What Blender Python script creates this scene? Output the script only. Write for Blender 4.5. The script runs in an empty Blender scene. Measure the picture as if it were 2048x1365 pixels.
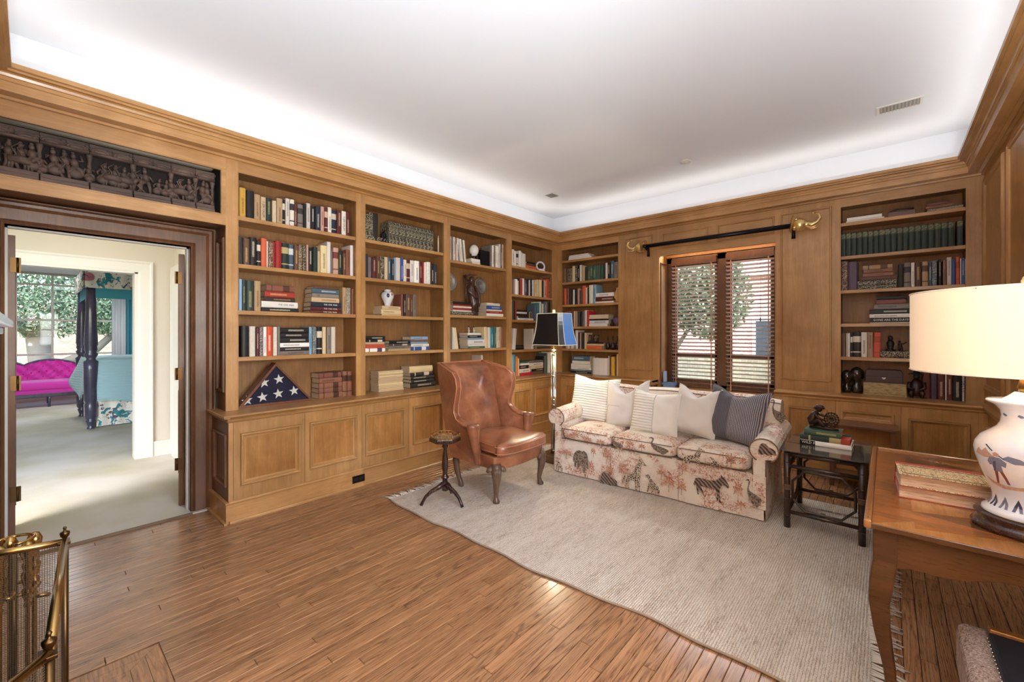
import bpy, bmesh, math, random
from mathutils import Vector, Matrix, noise
from mathutils.geometry import tessellate_polygon
PI = math.pi
random.seed(7)
SC = bpy.context.scene
COL = SC.collection

# ---------------------------------------------------------------- camera, world, lights, exposure
CF, CYAW, CHY, CH = 850.0, math.radians(41.4), 666.5, 1.45
cam_d = bpy.data.cameras.new('camera'); cam = bpy.data.objects.new('camera', cam_d); COL.objects.link(cam)
cam.location = (0, 0, CH); cam.rotation_euler = (PI/2, 0, CYAW)
cam_d.sensor_width = 36; cam_d.lens = CF/2048*36
cam_d.shift_y = -(682.5-CHY)/2048
cam_d.clip_start = 0.02; cam_d.clip_end = 200
SC.camera = cam
vs = SC.view_settings
vs.view_transform = 'Standard'; vs.look = 'None'; vs.gamma = 1.0; vs.use_curve_mapping = False
vs.exposure = 0.1

W = bpy.data.worlds.new('world'); SC.world = W; W.use_nodes = True
nt = W.node_tree; nt.nodes.clear()
sky = nt.nodes.new('ShaderNodeTexSky'); sky.sky_type = 'NISHITA'
sky.sun_disc = False; sky.sun_elevation = math.radians(42); sky.sun_rotation = math.radians(150)
bg = nt.nodes.new('ShaderNodeBackground'); bg.inputs[1].default_value = 1.7
wo = nt.nodes.new('ShaderNodeOutputWorld')
nt.links.new(sky.outputs[0], bg.inputs[0]); nt.links.new(bg.outputs[0], wo.inputs[0])

def area(name, loc, rot, sx, sy, power, col=(1, 1, 1), spread=180):
    l = bpy.data.lights.new(name, 'AREA'); l.shape = 'RECTANGLE'; l.size = sx; l.size_y = sy
    l.energy = power; l.color = col; l.spread = math.radians(spread)
    o = bpy.data.objects.new(name, l); COL.objects.link(o); o.location = loc; o.rotation_euler = rot
    return o
sun = bpy.data.lights.new('sun', 'SUN'); sun.energy = 2.6; sun.angle = math.radians(2); sun.color = (1, .95, .86)
so = bpy.data.objects.new('sun', sun); COL.objects.link(so); so.rotation_euler = (math.radians(44), 0, math.radians(-60))
WARM = (1, .94, .88); DAY = (.93, .97, 1.0)
# cove strips lying on top of the crown moulding, throwing their light on the ceiling
COVE = 1.6
area('cove_light_left', (-3.93, 2.7, 2.985), (PI, 0, 0), .06, 5.4, COVE*5.4, WARM)
area('cove_light_back', (-1.65, 5.55, 2.985), (PI, 0, 0), 4.3, .06, COVE*4.3, WARM)
area('cove_light_right', (.56, 2.7, 2.985), (PI, 0, 0), .06, 5.4, COVE*5.4, WARM)
area('cove_light_near', (-1.65, -.16, 2.985), (PI, 0, 0), 4.3, .06, COVE*4.3, WARM)
# windows: sky light comes in through the real openings, sampled by portals
def portal(name, loc, rot, sx, sy):
    o = area(name, loc, rot, sx, sy, 1); o.data.cycles.is_portal = True
portal('back_window_portal', (-1.615, 5.96, 1.6), (math.radians(-90), 0, 0), 1.34, 1.76)
portal('side_window_portal', (.74, 1.0, 1.6), (0, math.radians(90), 0), 1.5, 1.5)
portal('bedroom_window_portal', (-13.7, .1, 1.58), (0, math.radians(-90), 0), 2.3, 2.75)
area('hall_ceiling_light', (-5.4, .6, 2.72), (0, 0, 0), .8, .8, 9, (1, .95, .88))
area('bedroom_ceiling_light', (-10.4, 1.2, 2.70), (0, 0, 0), 2.0, 2.0, 90, (.95, .98, 1))
# added fill strip hidden above the blinds, washing the sofa and the rug
area('window_head_light', (-1.615, 5.72, 2.556), (math.radians(-42), 0, 0), 1.25, .06, 15, (.95, .97, 1), 110)
area('side_window_fill', (.86, 1.0, 1.65), (0, math.radians(90), 0), 1.4, 1.4, 80, (.92, .96, 1))  # added fill lamp outside the side window, boosting its daylight
# added fill lamps beside the camera: one facing the room, one bounced off the ceiling
area('room_fill', (.25, -.12, 2.2), (math.radians(66), 0, math.radians(38)), 1.0, 1.0, 28, (.97, .98, 1))
area('bounce_strobe', (.25, -.08, .95), (PI, 0, 0), .5, .3, 200, (.86, .94, 1.0))

# ---------------------------------------------------------------- colour and materials
def S(r, g, b):
    f = lambda c: (c/255/12.92) if c/255 <= .04045 else ((c/255+.055)/1.055)**2.4
    return (f(r), f(g), f(b), 1)
MC = {}
def mat(name, col=(150, 150, 150), rough=.5, metal=0, spec=.5, coat=0, sheen=0, trans=0, emit=None, es=1, alpha=1, ior=1.45):
    if name in MC: return MC[name]
    m = bpy.data.materials.new(name); m.use_nodes = True; MC[name] = m
    b = m.node_tree.nodes['Principled BSDF']
    b.inputs['Base Color'].default_value = S(*col)
    b.inputs['Roughness'].default_value = rough; b.inputs['Metallic'].default_value = metal
    b.inputs['Specular IOR Level'].default_value = spec; b.inputs['Coat Weight'].default_value = coat
    b.inputs['Coat Roughness'].default_value = .15
    b.inputs['Sheen Weight'].default_value = sheen; b.inputs['Transmission Weight'].default_value = trans
    b.inputs['IOR'].default_value = ior
    if emit: b.inputs['Emission Color'].default_value = S(*emit); b.inputs['Emission Strength'].default_value = es
    return m
class NB:
    """tiny node helper on a material"""
    def __init__(s, m): s.m = m; s.t = m.node_tree; s.b = s.t.nodes['Principled BSDF']
    def n(s, typ, **k):
        x = s.t.nodes.new(typ)
        for a, v in k.items(): setattr(x, a, v)
        return x
    def l(s, a, b): s.t.links.new(a, b)
    def coords(s, scale=(1, 1, 1), kind='Object', rot=(0, 0, 0)):
        tc = s.n('ShaderNodeTexCoord'); mp = s.n('ShaderNodeMapping')
        mp.inputs['Scale'].default_value = scale; mp.inputs['Rotation'].default_value = rot
        s.l(tc.outputs[kind], mp.inputs[0]); return mp.outputs[0]
    def noise(s, v, scale, detail=4, rough=.55, dist=0):
        x = s.n('ShaderNodeTexNoise'); s.l(v, x.inputs['Vector'])
        x.inputs['Scale'].default_value = scale; x.inputs['Detail'].default_value = detail
        x.inputs['Roughness'].default_value = rough; x.inputs['Distortion'].default_value = dist
        return x.outputs['Fac']
    def ramp(s, f, stops, interp='LINEAR'):
        x = s.n('ShaderNodeValToRGB'); x.color_ramp.interpolation = interp
        e = x.color_ramp.elements
        while len(e) < len(stops): e.new(.5)
        for i, (p, c) in enumerate(stops): e[i].position = p; e[i].color = S(*c) if len(c) == 3 else c
        s.l(f, x.inputs[0]); return x.outputs[0]
    def mix(s, f, a, b, mode='MIX'):
        x = s.n('ShaderNodeMix', data_type='RGBA', blend_type=mode)
        for sock, v in ((x.inputs[0], f), (x.inputs[6], a), (x.inputs[7], b)):
            if hasattr(v, 'is_output'): s.l(v, sock)
            elif isinstance(v, tuple): sock.default_value = v
            else: sock.default_value = v
        return x.outputs[2]
    def math(s, op, a, b=0.0):
        x = s.n('ShaderNodeMath', operation=op)
        for sock, v in ((x.inputs[0], a), (x.inputs[1], b)):
            if hasattr(v, 'is_output'): s.l(v, sock)
            else: sock.default_value = v
        return x.outputs[0]
    def bump(s, f, st=.3, dist=.01):
        x = s.n('ShaderNodeBump'); x.inputs['Strength'].default_value = st; x.inputs['Distance'].default_value = dist
        s.l(f, x.inputs['Height']); s.l(x.outputs[0], s.b.inputs['Normal'])
    def color(s, c): s.l(c, s.b.inputs['Base Color'])
    def rough(s, c): s.l(c, s.b.inputs['Roughness'])

def wood(name, dark, light, axis='z', rough=.35, grain=1.0, coat=.15, bump=.12, vary=.12, fig=1.0):
    """grained wood with the grain along one axis"""
    if name in MC: return MC[name]
    m = mat(name, light, rough, coat=coat); k = NB(m)
    st = {'x': (.6, 9, 9), 'y': (9, .6, 9), 'z': (9, 9, .6)}[axis]
    v = k.coords(tuple(a*grain for a in st))
    f1 = k.noise(v, 3.5, 6, .6, .6); 
    v2 = k.coords(tuple(a*grain*4 for a in st)); f2 = k.noise(v2, 8, 3, .7)
    v3 = k.coords((1, 1, 1)); f3 = k.noise(v3, 2.2*fig, 3, .6, .4)
    f = k.math('ADD', k.math('MULTIPLY', f1, .34), k.math('ADD', k.math('MULTIPLY', f2, .20), k.math('MULTIPLY', f3, .46)))
    mid = tuple((a+b)/2 for a, b in zip(dark, light))
    c = k.ramp(f, [(.34, dark), (.5, mid), (.64, light)])
    oi = k.n('ShaderNodeObjectInfo'); 
    hv = k.n('ShaderNodeHueSaturation'); hv.inputs['Saturation'].default_value = 1
    vv = k.math('ADD', k.math('MULTIPLY', oi.outputs['Random'], vary*2), 1-vary)
    k.l(vv, hv.inputs['Value']); k.l(c, hv.inputs['Color']); k.color(hv.outputs[0])
    k.rough(k.ramp(f2, [(.3, (0, 0, 0, 1)), (.7, (1, 1, 1, 1))]) if False else k.math('ADD', k.math('MULTIPLY', f2, .2), rough-.1))
    if bump: k.bump(f2, bump, .002)
    return m
HD, HL = (150, 108, 60), (196, 152, 100)
WZ = wood('honey_maple_vertical', HD, HL, 'z'); WY = wood('honey_maple_along_y', HD, HL, 'y'); WX = wood('honey_maple_along_x', HD, HL, 'x')
WP = wood('honey_maple_panel', (138, 92, 44), (186, 137, 79), 'z', fig=1.6)
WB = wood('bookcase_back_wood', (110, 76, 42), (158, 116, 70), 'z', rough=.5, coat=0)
DZ = wood('dark_oak_vertical', (76, 48, 28), (126, 86, 56), 'z', rough=.4, grain=1.5)
DY = wood('dark_oak_along_y', (76, 48, 28), (126, 86, 56), 'y', rough=.4, grain=1.5)
MAHOG = wood('dark_mahogany', (34, 20, 16), (66, 40, 32), 'z', rough=.25, coat=.4)
LEGW = wood('carved_walnut', (62, 44, 34), (112, 86, 66), 'z', rough=.4)
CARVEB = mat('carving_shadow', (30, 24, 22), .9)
FRUIT = wood('fruitwood', (116, 72, 36), (170, 116, 64), 'x', rough=.22, coat=.5)
FRUITD = wood('fruitwood_dark', (56, 36, 22), (96, 64, 38), 'x', rough=.3, coat=.3)
CARVE = wood('old_carved_teak', (46, 36, 33), (112, 90, 78), 'y', rough=.6, coat=0, bump=.3, vary=.04)
BRASS = mat('aged_brass', (176, 140, 84), .25, 1); DBRASS = mat('dark_brass', (92, 70, 44), .35, 1)
GOLD = mat('gilt_metal', (232, 202, 140), .3, .8)
CHROME = mat('polished_nickel', (205, 203, 200), .12, 1)
BLACKM = mat('black_metal', (24, 24, 28), .3, .6)
WHITEP = mat('white_paint', (212, 207, 198), .5)
CREAMW = mat('cream_wall_paint', (200, 190, 174), .7)
GLASS = mat('clear_glass', (255, 255, 255), .02)
k_ = GLASS.node_tree; _t = k_.nodes.new('ShaderNodeBsdfTransparent'); _g = k_.nodes.new('ShaderNodeBsdfGlossy'); _g.inputs['Roughness'].default_value = .03
_f = k_.nodes.new('ShaderNodeFresnel'); _f.inputs[0].default_value = 1.3; _m = k_.nodes.new('ShaderNodeMixShader'); _o = k_.nodes['Material Output']
k_.links.new(_f.outputs[0], _m.inputs[0]); k_.links.new(_t.outputs[0], _m.inputs[1]); k_.links.new(_g.outputs[0], _m.inputs[2]); k_.links.new(_m.outputs[0], _o.inputs[0])

# ---------------------------------------------------------------- mesh helpers
class MB:
    """collects shapes, builds ONE mesh object"""
    def __init__(s, T=None): s.v = []; s.f = []; s.m = []; s.T = T; s.mi = 0; s.sm = []
    def add(s, vs, fs, smooth=False):
        o = len(s.v)
        s.v += [tuple(s.T(*p)) if s.T else tuple(p) for p in vs]
        for f in fs: s.f.append([i+o for i in f]); s.m.append(s.mi); s.sm.append(smooth)
        return s
    def box(s, x0, x1, y0, y1, z0, z1):
        return s.add([(x, y, z) for z in (z0, z1) for y in (y0, y1) for x in (x0, x1)],
                     [(0, 2, 3, 1), (4, 5, 7, 6), (0, 1, 5, 4), (2, 6, 7, 3), (0, 4, 6, 2), (1, 3, 7, 5)])
    def obox(s, c, sx, sy, sz, rz=0, rx=0, ry=0):
        M = Matrix.Translation(c) @ Matrix.Rotation(rz, 4, 'Z') @ Matrix.Rotation(ry, 4, 'Y') @ Matrix.Rotation(rx, 4, 'X')
        vs = [M @ Vector((x*sx/2, y*sy/2, z*sz/2)) for z in (-1, 1) for y in (-1, 1) for x in (-1, 1)]
        return s.add(vs, [(0, 2, 3, 1), (4, 5, 7, 6), (0, 1, 5, 4), (2, 6, 7, 3), (0, 4, 6, 2), (1, 3, 7, 5)])
    def tube(s, pts, rads, seg=10, flat=1.0, up=None, smooth=True, cap=True):
        pts = [Vector(p) for p in pts]; n = len(pts)
        if not hasattr(rads, '__len__'): rads = [rads]*n
        vs = []; fs = []; prev = None
        for i, p in enumerate(pts):
            d = (pts[min(i+1, n-1)]-pts[max(i-1, 0)])
            d = d.normalized() if d.length > 1e-9 else Vector((0, 0, 1))
            if prev is None:
                a = Vector(up) if up else (Vector((0, 0, 1)) if abs(d.z) < .9 else Vector((1, 0, 0)))
            else: a = prev
            u = (a-d*a.dot(d)).normalized(); w = d.cross(u); prev = u
            for k in range(seg):
                t = 2*PI*k/seg; vs.append(p+(u*math.cos(t)*flat+w*math.sin(t))*rads[i])
        for i in range(n-1):
            for k in range(seg):
                a = i*seg+k; b = i*seg+(k+1) % seg; fs.append((a, b, b+seg, a+seg))
        if cap: fs.append(tuple(range(seg))[::-1]); fs.append(tuple(range((n-1)*seg, n*seg)))
        return s.add(vs, fs, smooth)
    def lathe(s, prof, c=(0, 0, 0), seg=24, smooth=True, a0=0, a1=2*PI, sx=1, sy=1):
        vs = []; fs = []; full = abs(a1-a0-2*PI) < 1e-6; m = seg if full else seg+1
        for r, z in prof:
            for k in range(m):
                t = a0+(a1-a0)*k/seg; vs.append((c[0]+r*sx*math.cos(t), c[1]+r*sy*math.sin(t), c[2]+z))
        for i in range(len(prof)-1):
            for k in range(seg):
                a = i*m+k; b = i*m+(k+1) % m; fs.append((a, b, b+m, a+m))
        if full:
            if prof[0][0] > 1e-5: fs.append(tuple(range(m))[::-1])
            if prof[-1][0] > 1e-5: fs.append(tuple(range((len(prof)-1)*m, len(prof)*m)))
        return s.add(vs, fs, smooth)
    def ball(s, c, rx, ry=None, rz=None, seg=10, rings=6, M=None):
        ry = rx if ry is None else ry; rz = rx if rz is None else rz
        vs = []; fs = []
        for i in range(rings+1):
            a = -PI/2+PI*i/rings
            for k in range(seg):
                t = 2*PI*k/seg; p = Vector((rx*math.cos(a)*math.cos(t), ry*math.cos(a)*math.sin(t), rz*math.sin(a)))
                if M: p = M @ p
                vs.append((c[0]+p[0], c[1]+p[1], c[2]+p[2]))
        for i in range(rings):
            for k in range(seg):
                a = i*seg+k; b = i*seg+(k+1) % seg; fs.append((a, b, b+seg, a+seg))
        return s.add(vs, fs, True)
    def prism(s, poly, h0, h1, axis='z', smooth=False):
        """polygon (2D) extruded along an axis; poly coords are the two other axes in order"""
        n = len(poly)
        def P(a, b, h): return {'z': (a, b, h), 'y': (a, h, b), 'x': (h, a, b)}[axis]
        vs = [P(a, b, h0) for a, b in poly]+[P(a, b, h1) for a, b in poly]
        fs = [(i, (i+1) % n, (i+1) % n+n, i+n) for i in range(n)]
        tri = tessellate_polygon([[Vector((a, b, 0)) for a, b in poly]])
        s.add(vs, fs+[tuple(t) for t in tri]+[tuple(i+n for i in t[::-1]) for t in tri], smooth)
        return s
    def grid(s, fn, nu, nv, smooth=True, wrapu=False):
        vs = [fn(i/nu, j/nv) for j in range(nv+1) for i in range(nu+(0 if wrapu else 1))]
        m = nu if wrapu else nu+1
        fs = [(j*m+i, j*m+(i+1) % m, (j+1)*m+(i+1) % m, (j+1)*m+i) for j in range(nv) for i in range(nu)]
        return s.add(vs, fs, smooth)
    def sweep(s, prof, path, closed=False, smooth=False):
        """profile [(a,b)] placed at each path frame (origin, A, B)"""
        n = len(prof); vs = []
        for o, A, B in path:
            o, A, B = Vector(o), Vector(A), Vector(B)
            vs += [o+A*a+B*b for a, b in prof]
        m = len(path); fs = []
        for i in range(m if closed else m-1):
            j = (i+1) % m
            for k in range(n-1): fs.append((i*n+k, i*n+k+1, j*n+k+1, j*n+k))
        return s.add(vs, fs, smooth)
    def mesh(s, name, mats, fix=True):
        me = bpy.data.meshes.new(name); me.from_pydata(s.v, [], s.f)
        if not isinstance(mats, (list, tuple)): mats = [mats]
        for m in mats: me.materials.append(m)
        if fix:
            bm = bmesh.new(); bm.from_mesh(me); bmesh.ops.recalc_face_normals(bm, faces=bm.faces); bm.to_mesh(me); bm.free()
        me.polygons.foreach_set('material_index', s.m); me.polygons.foreach_set('use_smooth', s.sm)
        me.update(); return me
    def build(s, name, mats, parent=None, loc=None, bev=0, seg=2, sub=0, rot=None, fix=True):
        o = bpy.data.objects.new(name, s.mesh(name, mats, fix)); COL.objects.link(o)
        if loc: o.location = loc
        if rot: o.rotation_euler = rot
        if parent: o.parent = parent
        if bev:
            b = o.modifiers.new('bevel', 'BEVEL'); b.width = bev; b.segments = seg; b.limit_method = 'ANGLE'; b.angle_limit = math.radians(35)
        if sub:
            u = o.modifiers.new('subsurf', 'SUBSURF'); u.levels = sub; u.render_levels = sub
        return o
def tag(o, label, cat, group=None):
    o['label'] = label; o['category'] = cat
    if group: o['group'] = group
    return o
def thing(name, label, cat, loc=(0, 0, 0), rz=0, group=None):
    o = bpy.data.objects.new(name, None); COL.objects.link(o); o.empty_display_size = .05
    o.location = loc; o.rotation_euler = (0, 0, rz)
    return tag(o, label, cat, group)
def struct(o): o['kind'] = 'structure'; return o
def sroot(name):
    o = bpy.data.objects.new(name, None); COL.objects.link(o); o['kind'] = 'structure'; return o

# wall planes: u along the wall, d out of the wall into the room, z up
XF, YF, XR, YN = -3.95, 5.57, .647, -.25
XL, YL = -3.755, 5.375
def TL(X): return lambda u, d, z: (X+d, u, z)
def TB(Y): return lambda u, d, z: (u, Y-d, z)
def TR(X): return lambda u, d, z: (X-d, u, z)
def TN(Y): return lambda u, d, z: (u, Y+d, z)
# points of the room seen along a line of sight, for placing small things on a known plane
_F = (-math.sin(CYAW), math.cos(CYAW)); _R = (math.cos(CYAW), math.sin(CYAW))
def ray(px): k = (px-1024)/CF; return (_F[0]+k*_R[0], _F[1]+k*_R[1])
def onX(px, X, py=CHY): d = ray(px); t = X/d[0]; return t*d[1], CH-(py-CHY)/CF*t
def onY(px, Y, py=CHY): d = ray(px); t = Y/d[1]; return t*d[0], CH-(py-CHY)/CF*t

RING = [(0, -.005), (.002, -.005), (.003, .009), (.008, .015), (.015, .015), (.021, .008), (.023, -.002), (.028, -.002), (.030, -.008), (.037, -.011), (.042, -.011)]
def ring(mb, u0, u1, z0, z1, d0=0, prof=RING):
    """picture-frame moulding around a rectangle of a wall plane, plus the panel inside it"""
    R = [[(u0+a, d0+b, z0+a), (u1-a, d0+b, z0+a), (u1-a, d0+b, z1-a), (u0+a, d0+b, z1-a)] for a, b in prof]
    vs = [p for r in R for p in r]; fs = []
    for i in range(len(R)-1):
        for k in range(4): fs.append((i*4+k, i*4+(k+1) % 4, (i+1)*4+(k+1) % 4, (i+1)*4+k))
    n0 = len(mb.m); mb.add(vs, fs)
    for j in range(len(fs)): mb.m[n0+j] = j % 2
    return R[-1]
def panel_part(T, u0, u1, z0, z1, parent, d0=0, nm='panel', prof=RING, m_ring=None, m_pan=None):
    mb = MB(T); r = ring(mb, u0, u1, z0, z1, d0, prof)
    o = mb.build('moulding', [m_ring, m_ring] if m_ring and m_ring is not WX else [WX if T(0, 0, 0)[1] > 5 else WY, WZ], parent, fix=True)
    q = MB(T); q.add(r, [(0, 1, 2, 3)])
    return q.build(nm, m_pan or WP, parent)
def frame_with_holes(mb, u0, u1, z0, z1, holes, d0, d1):
    """solid slab of a wall plane between depth d0 and d1 with rectangular holes (in a row along u)"""
    holes = sorted(holes); cur = u0
    for a, b, c, e in holes:
        if a > cur: mb.box(cur, a, d0, d1, z0, z1)
        if c > z0: mb.box(a, b, d0, d1, z0, c)
        if e < z1: mb.box(a, b, d0, d1, e, z1)
        cur = b
    if u1 > cur: mb.box(cur, u1, d0, d1, z0, z1)
def text(s, size, m, M, parent, name='lettering', ext=.0003, sx=1.0, align='CENTER'):
    c = bpy.data.curves.new('t', 'FONT'); c.body = s; c.size = size; c.extrude = ext; c.align_x = align; c.align_y = 'CENTER'; c.resolution_u = 1
    o = bpy.data.objects.new('t', c); COL.objects.link(o)
    dg = bpy.context.evaluated_depsgraph_get(); me = bpy.data.meshes.new_from_object(o.evaluated_get(dg))
    bpy.data.objects.remove(o); me.transform(Matrix.Scale(sx, 4, (1, 0, 0))); me.materials.clear(); me.materials.append(m)
    t = bpy.data.objects.new(name, me); COL.objects.link(t); t.matrix_world = M
    if parent: t.parent = parent
    return t
# ================================================================ ROOM SHELL
plaster = mat('ceiling_plaster', (226, 231, 238), .9)
wall_w = WP
# ---- floor: strip oak, every strip a piece
oak = mat('strip_oak', (150, 100, 60), .28, coat=.25)
k = NB(oak)
geo = k.n('ShaderNodeNewGeometry'); oi = k.n('ShaderNodeObjectInfo')
rnd = k.math('FRACT', k.math('ADD', geo.outputs['Random Per Island'], k.math('MULTIPLY', oi.outputs['Random'], 7.13)))
comb = k.n('ShaderNodeCombineXYZ'); k.l(k.math('MULTIPLY', rnd, 37.0), comb.inputs[0]); k.l(k.math('MULTIPLY', rnd, 11.0), comb.inputs[1])
def shifted(sc):
    va = k.n('ShaderNodeVectorMath', operation='ADD'); k.l(k.coords(sc), va.inputs[0]); k.l(comb.outputs[0], va.inputs[1]); return va.outputs[0]
f0 = k.noise(shifted((13, .62, 1)), 1.0, 1.2, .4, .15)            # cathedral figure: contour lines of a smooth field
cont = k.ramp(k.math('MULTIPLY', k.math('ADD', k.math('SINE', k.math('MULTIPLY', f0, 130.0)), 1.0), .5), [(.45, (0, 0, 0, 1)), (.95, (1, 1, 1, 1))])
f1 = k.noise(shifted((60, 1.4, 1)), 1.6, 3, .6); f2 = k.noise(shifted((300, 9, 1)), 1.3, 2, .7)
pores = k.ramp(f2, [(.40, (1, 1, 1, 1)), (.56, (0, 0, 0, 1))])
fig = k.math('MULTIPLY', k.math('ADD', k.math('MULTIPLY', cont, .75), .15), k.math('ADD', k.math('MULTIPLY', pores, .6), .4))
base_ = k.ramp(f1, [(.3, (146, 102, 66)), (.7, (184, 140, 100))])
c = k.mix(fig, base_, S(92, 56, 32))
hv = k.n('ShaderNodeHueSaturation'); k.l(c, hv.inputs['Color']); k.l(k.math('ADD', k.math('MULTIPLY', rnd, .30), .84), hv.inputs['Value']); k.color(hv.outputs[0])
k.rough(k.math('ADD', k.math('MULTIPLY', f2, .14), .22)); k.bump(fig, .05, .002)
floor = struct(MB().box(-4.17, XR, YN, 5.5, -.05, -.012).build('floor', mat('floor_gap', (40, 24, 14), .8)))
def plank(mb, x0, x1, y0, y1):
    b = .0018; z = 0.0
    vs = [(x0, y0, -.012), (x1, y0, -.012), (x1, y1, -.012), (x0, y1, -.012), (x0, y0, z-b), (x1, y0, z-b), (x1, y1, z-b), (x0, y1, z-b),
          (x0+b, y0+b, z), (x1-b, y0+b, z), (x1-b, y1-b, z), (x0+b, y1-b, z)]
    fs = [(0, 1, 5, 4), (1, 2, 6, 5), (2, 3, 7, 6), (3, 0, 4, 7), (4, 5, 9, 8), (5, 6, 10, 9), (6, 7, 11, 10), (7, 4, 8, 11), (8, 9, 10, 11)]
    return mb.add(vs, fs)
HB = (-2.55, -.55, .398)            # hearth border: x range and outer edge
rs = random.Random(11); rest = MB(); npl = 0; PWD = .057; x = -3.80-6*PWD-.02
while x < XR:
    x1 = min(x+PWD, XR); y = YN+rs.uniform(-1.1, 0)
    segs = []
    while y < 5.5:
        L = rs.uniform(.75, 2.1); segs.append([max(y, YN), min(y+L, 5.5)]); y += L
    out = []
    for a, b in segs:
        if x+PWD/2 > HB[0] and x+PWD/2 < HB[1]:
            if b <= HB[2]: continue
            a = max(a, HB[2])
        if x < -3.79: b = min(b, 1.0)
        out.append((a, b))
    for a, b in out:
        if b-a < .03: continue
        seen = (a < 1.9 and x < .0) or (x < -3.3 and a < 4)
        if seen and npl < 285:
            plank(MB(), x+.0006, x1-.0006, a+.0005, b-.0005).build('plank', oak, floor, fix=False) if False else None
            mb = MB(); plank(mb, x+.0011, x1-.0011, a+.0011, b-.0011); mb.build('plank', oak, floor, fix=False); npl += 1
        else: plank(rest, x+.0011, x1-.0011, a+.0011, b-.0011)
    x += PWD
ro = rest.build('floor_strips', oak, floor, fix=False); ro['kind'] = 'stuff'
# mitred boards framing the hearth
hb = MB(); z = 0.0005
def bd(pts, nm='border_board'):
    mb = MB(); n = len(pts); mb.add([(a, b, -.012) for a, b in pts]+[(a, b, .0005) for a, b in pts], [tuple(range(n, 2*n))]+[(i, (i+1) % n, (i+1) % n+n, i+n) for i in range(n)])
    return mb.build(nm, oak2, floor)
oak2 = mat('border_oak', (160, 112, 72), .3, coat=.2)
k = NB(oak2); v = k.coords((3, 30, 9)); f = k.noise(v, 2.5, 5, .6, .8); k.color(k.ramp(f, [(.3, (104, 66, 38)), (.65, (170, 122, 80))]))
g = .0008
for i in range(4):
    o_, n_ = .057*i, .057*(i+1)
    bd([(HB[0]+o_+g, HB[2]-o_-g), (HB[1]-o_-g, HB[2]-o_-g), (HB[1]-n_, HB[2]-n_+g), (HB[0]+n_, HB[2]-n_+g)])
    bd([(HB[0]+o_+g, HB[2]-o_-2*g), (HB[0]+n_-g, HB[2]-n_-g), (HB[0]+n_-g, YN), (HB[0]+o_+g, YN)])
stone = mat('hearth_stone', (120, 112, 104), .5)
struct(MB().box(HB[0]+.229, HB[1]-.06, YN, HB[2]-.229, -.012, .003).build('trim_6', stone))

# ---- walls
wl = struct(MB().box(-4.36, -4.235, YN-.3, -.11, 0, 3.6).box(-4.36, -4.235, .872, 6.1, 0, 3.6).box(-4.36, -4.235, -.11, .872, 2.149, 3.6).build('wall_left', mat('inner_wall', (190, 176, 156), .8)))
m = MB(); frame_with_holes(m, -4.3, .8, 0, 3.6, [(-2.285, -.945, .72, 2.475)], 0, .17)
m.T = None; m.v = [(u, 5.86+d, z) for u, d, z in m.v]
wb = struct(m.build('wall_back', mat('inner_wall', (190, 176, 156), .8)))
# right wall with a tall window beside the desk (behind the camera's field of view)
m = MB(); frame_with_holes(m, YN-.1, 5.9, 0, 3.6, [(.25, 1.75, .85, 2.35)], 0, .14); m.v = [(XR+d, u, z) for u, d, z in m.v]
wr = struct(m.build('wall_right', WP))
m = MB(); frame_with_holes(m, -4.36, .8, 0, 3.6, [], 0, .14); m.v = [(u, YN-d, z) for u, d, z in m.v]
wn = struct(m.build('wall_near', WP))
ZC = 3.38
ceil = struct(MB().box(-4.4, .85, YN-.3, 6.0, ZC, ZC+.1).build('ceiling', plaster))
# side window joinery
w3 = sroot('window_3')
m = MB()
for a, b, c, e in ((.25, .31, .85, 2.35), (1.69, 1.75, .85, 2.35), (.97, 1.03, .85, 2.35)): m.box(XR+.03, XR+.09, a, b, c, e)
for z0 in (.85, 1.57, 2.29): m.box(XR+.03, XR+.09, .25, 1.75, z0, z0+.06)
m.build('sash', WZ, w3); MB().box(XR+.055, XR+.06, .25, 1.75, .85, 2.35).build('pane', GLASS, w3)
MB().box(XR-.03, XR+.03, .2, 1.8, .82, .85).build('sill', WY, w3)

struct(MB().box(-4.236, -4.22, YN, 5.87, 2.96, ZC).box(-4.3, .65, 5.845, 5.861, 2.96, ZC).box(XR-.012, XR+.002, YN, 5.87, 2.962, ZC).box(-4.3, .65, YN-.002, YN+.012, 2.962, ZC).build('trim_14', plaster))
# ---- crown moulding with its light cove, one run per wall, mitred
CR = [(0, 2.845), (.02, 2.847), (.022, 2.862), (.045, 2.868), (.05, 2.861), (.11, 2.861), (.112, 2.914), (.119, 2.918), (.119, 2.938), (.128, 2.941), (.134, 2.955), (.146, 2.968), (.166, 2.975), (.18, 2.978), (.181, 3.005), (.166, 3.005), (.164, 2.962), (0, 2.962)]
def crown(nm, P0, P1, n):
    """P0,P1 wall corners, n inward normal; mitre by moving ends with the depth"""
    P0, P1, n = Vector(P0), Vector(P1), Vector(n); t = (P1-P0).normalized(); vs = []; fs = []
    for P, s in ((P0, 1), (P1, -1)):
        for d, z in CR: q = P+n*d+t*d*s; vs.append((q.x, q.y, z))
    N = len(CR)
    for i in range(N-1): fs.append((i, i+1, N+i+1, N+i))
    return struct(MB().add(vs, fs).build(nm, WY if abs(t.y) > .5 else WX))
crown('trim_1', (XF, YN, 0), (XF, YF, 0), (1, 0, 0)); crown('trim_2', (XF, YF, 0), (XR, YF, 0), (0, -1, 0))
crown('trim_3', (XR, YF, 0), (XR, YN, 0), (-1, 0, 0)); crown('trim_4', (XR, YN, 0), (XF, YN, 0), (0, 1, 0))
# cover behind the crown up to the ceiling
struct(MB().box(-4.3, XF, YN, 5.9, 2.94, 2.96).box(-4.3, .7, YF, 5.9, 2.94, 2.96).build('trim_5', WY))

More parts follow.
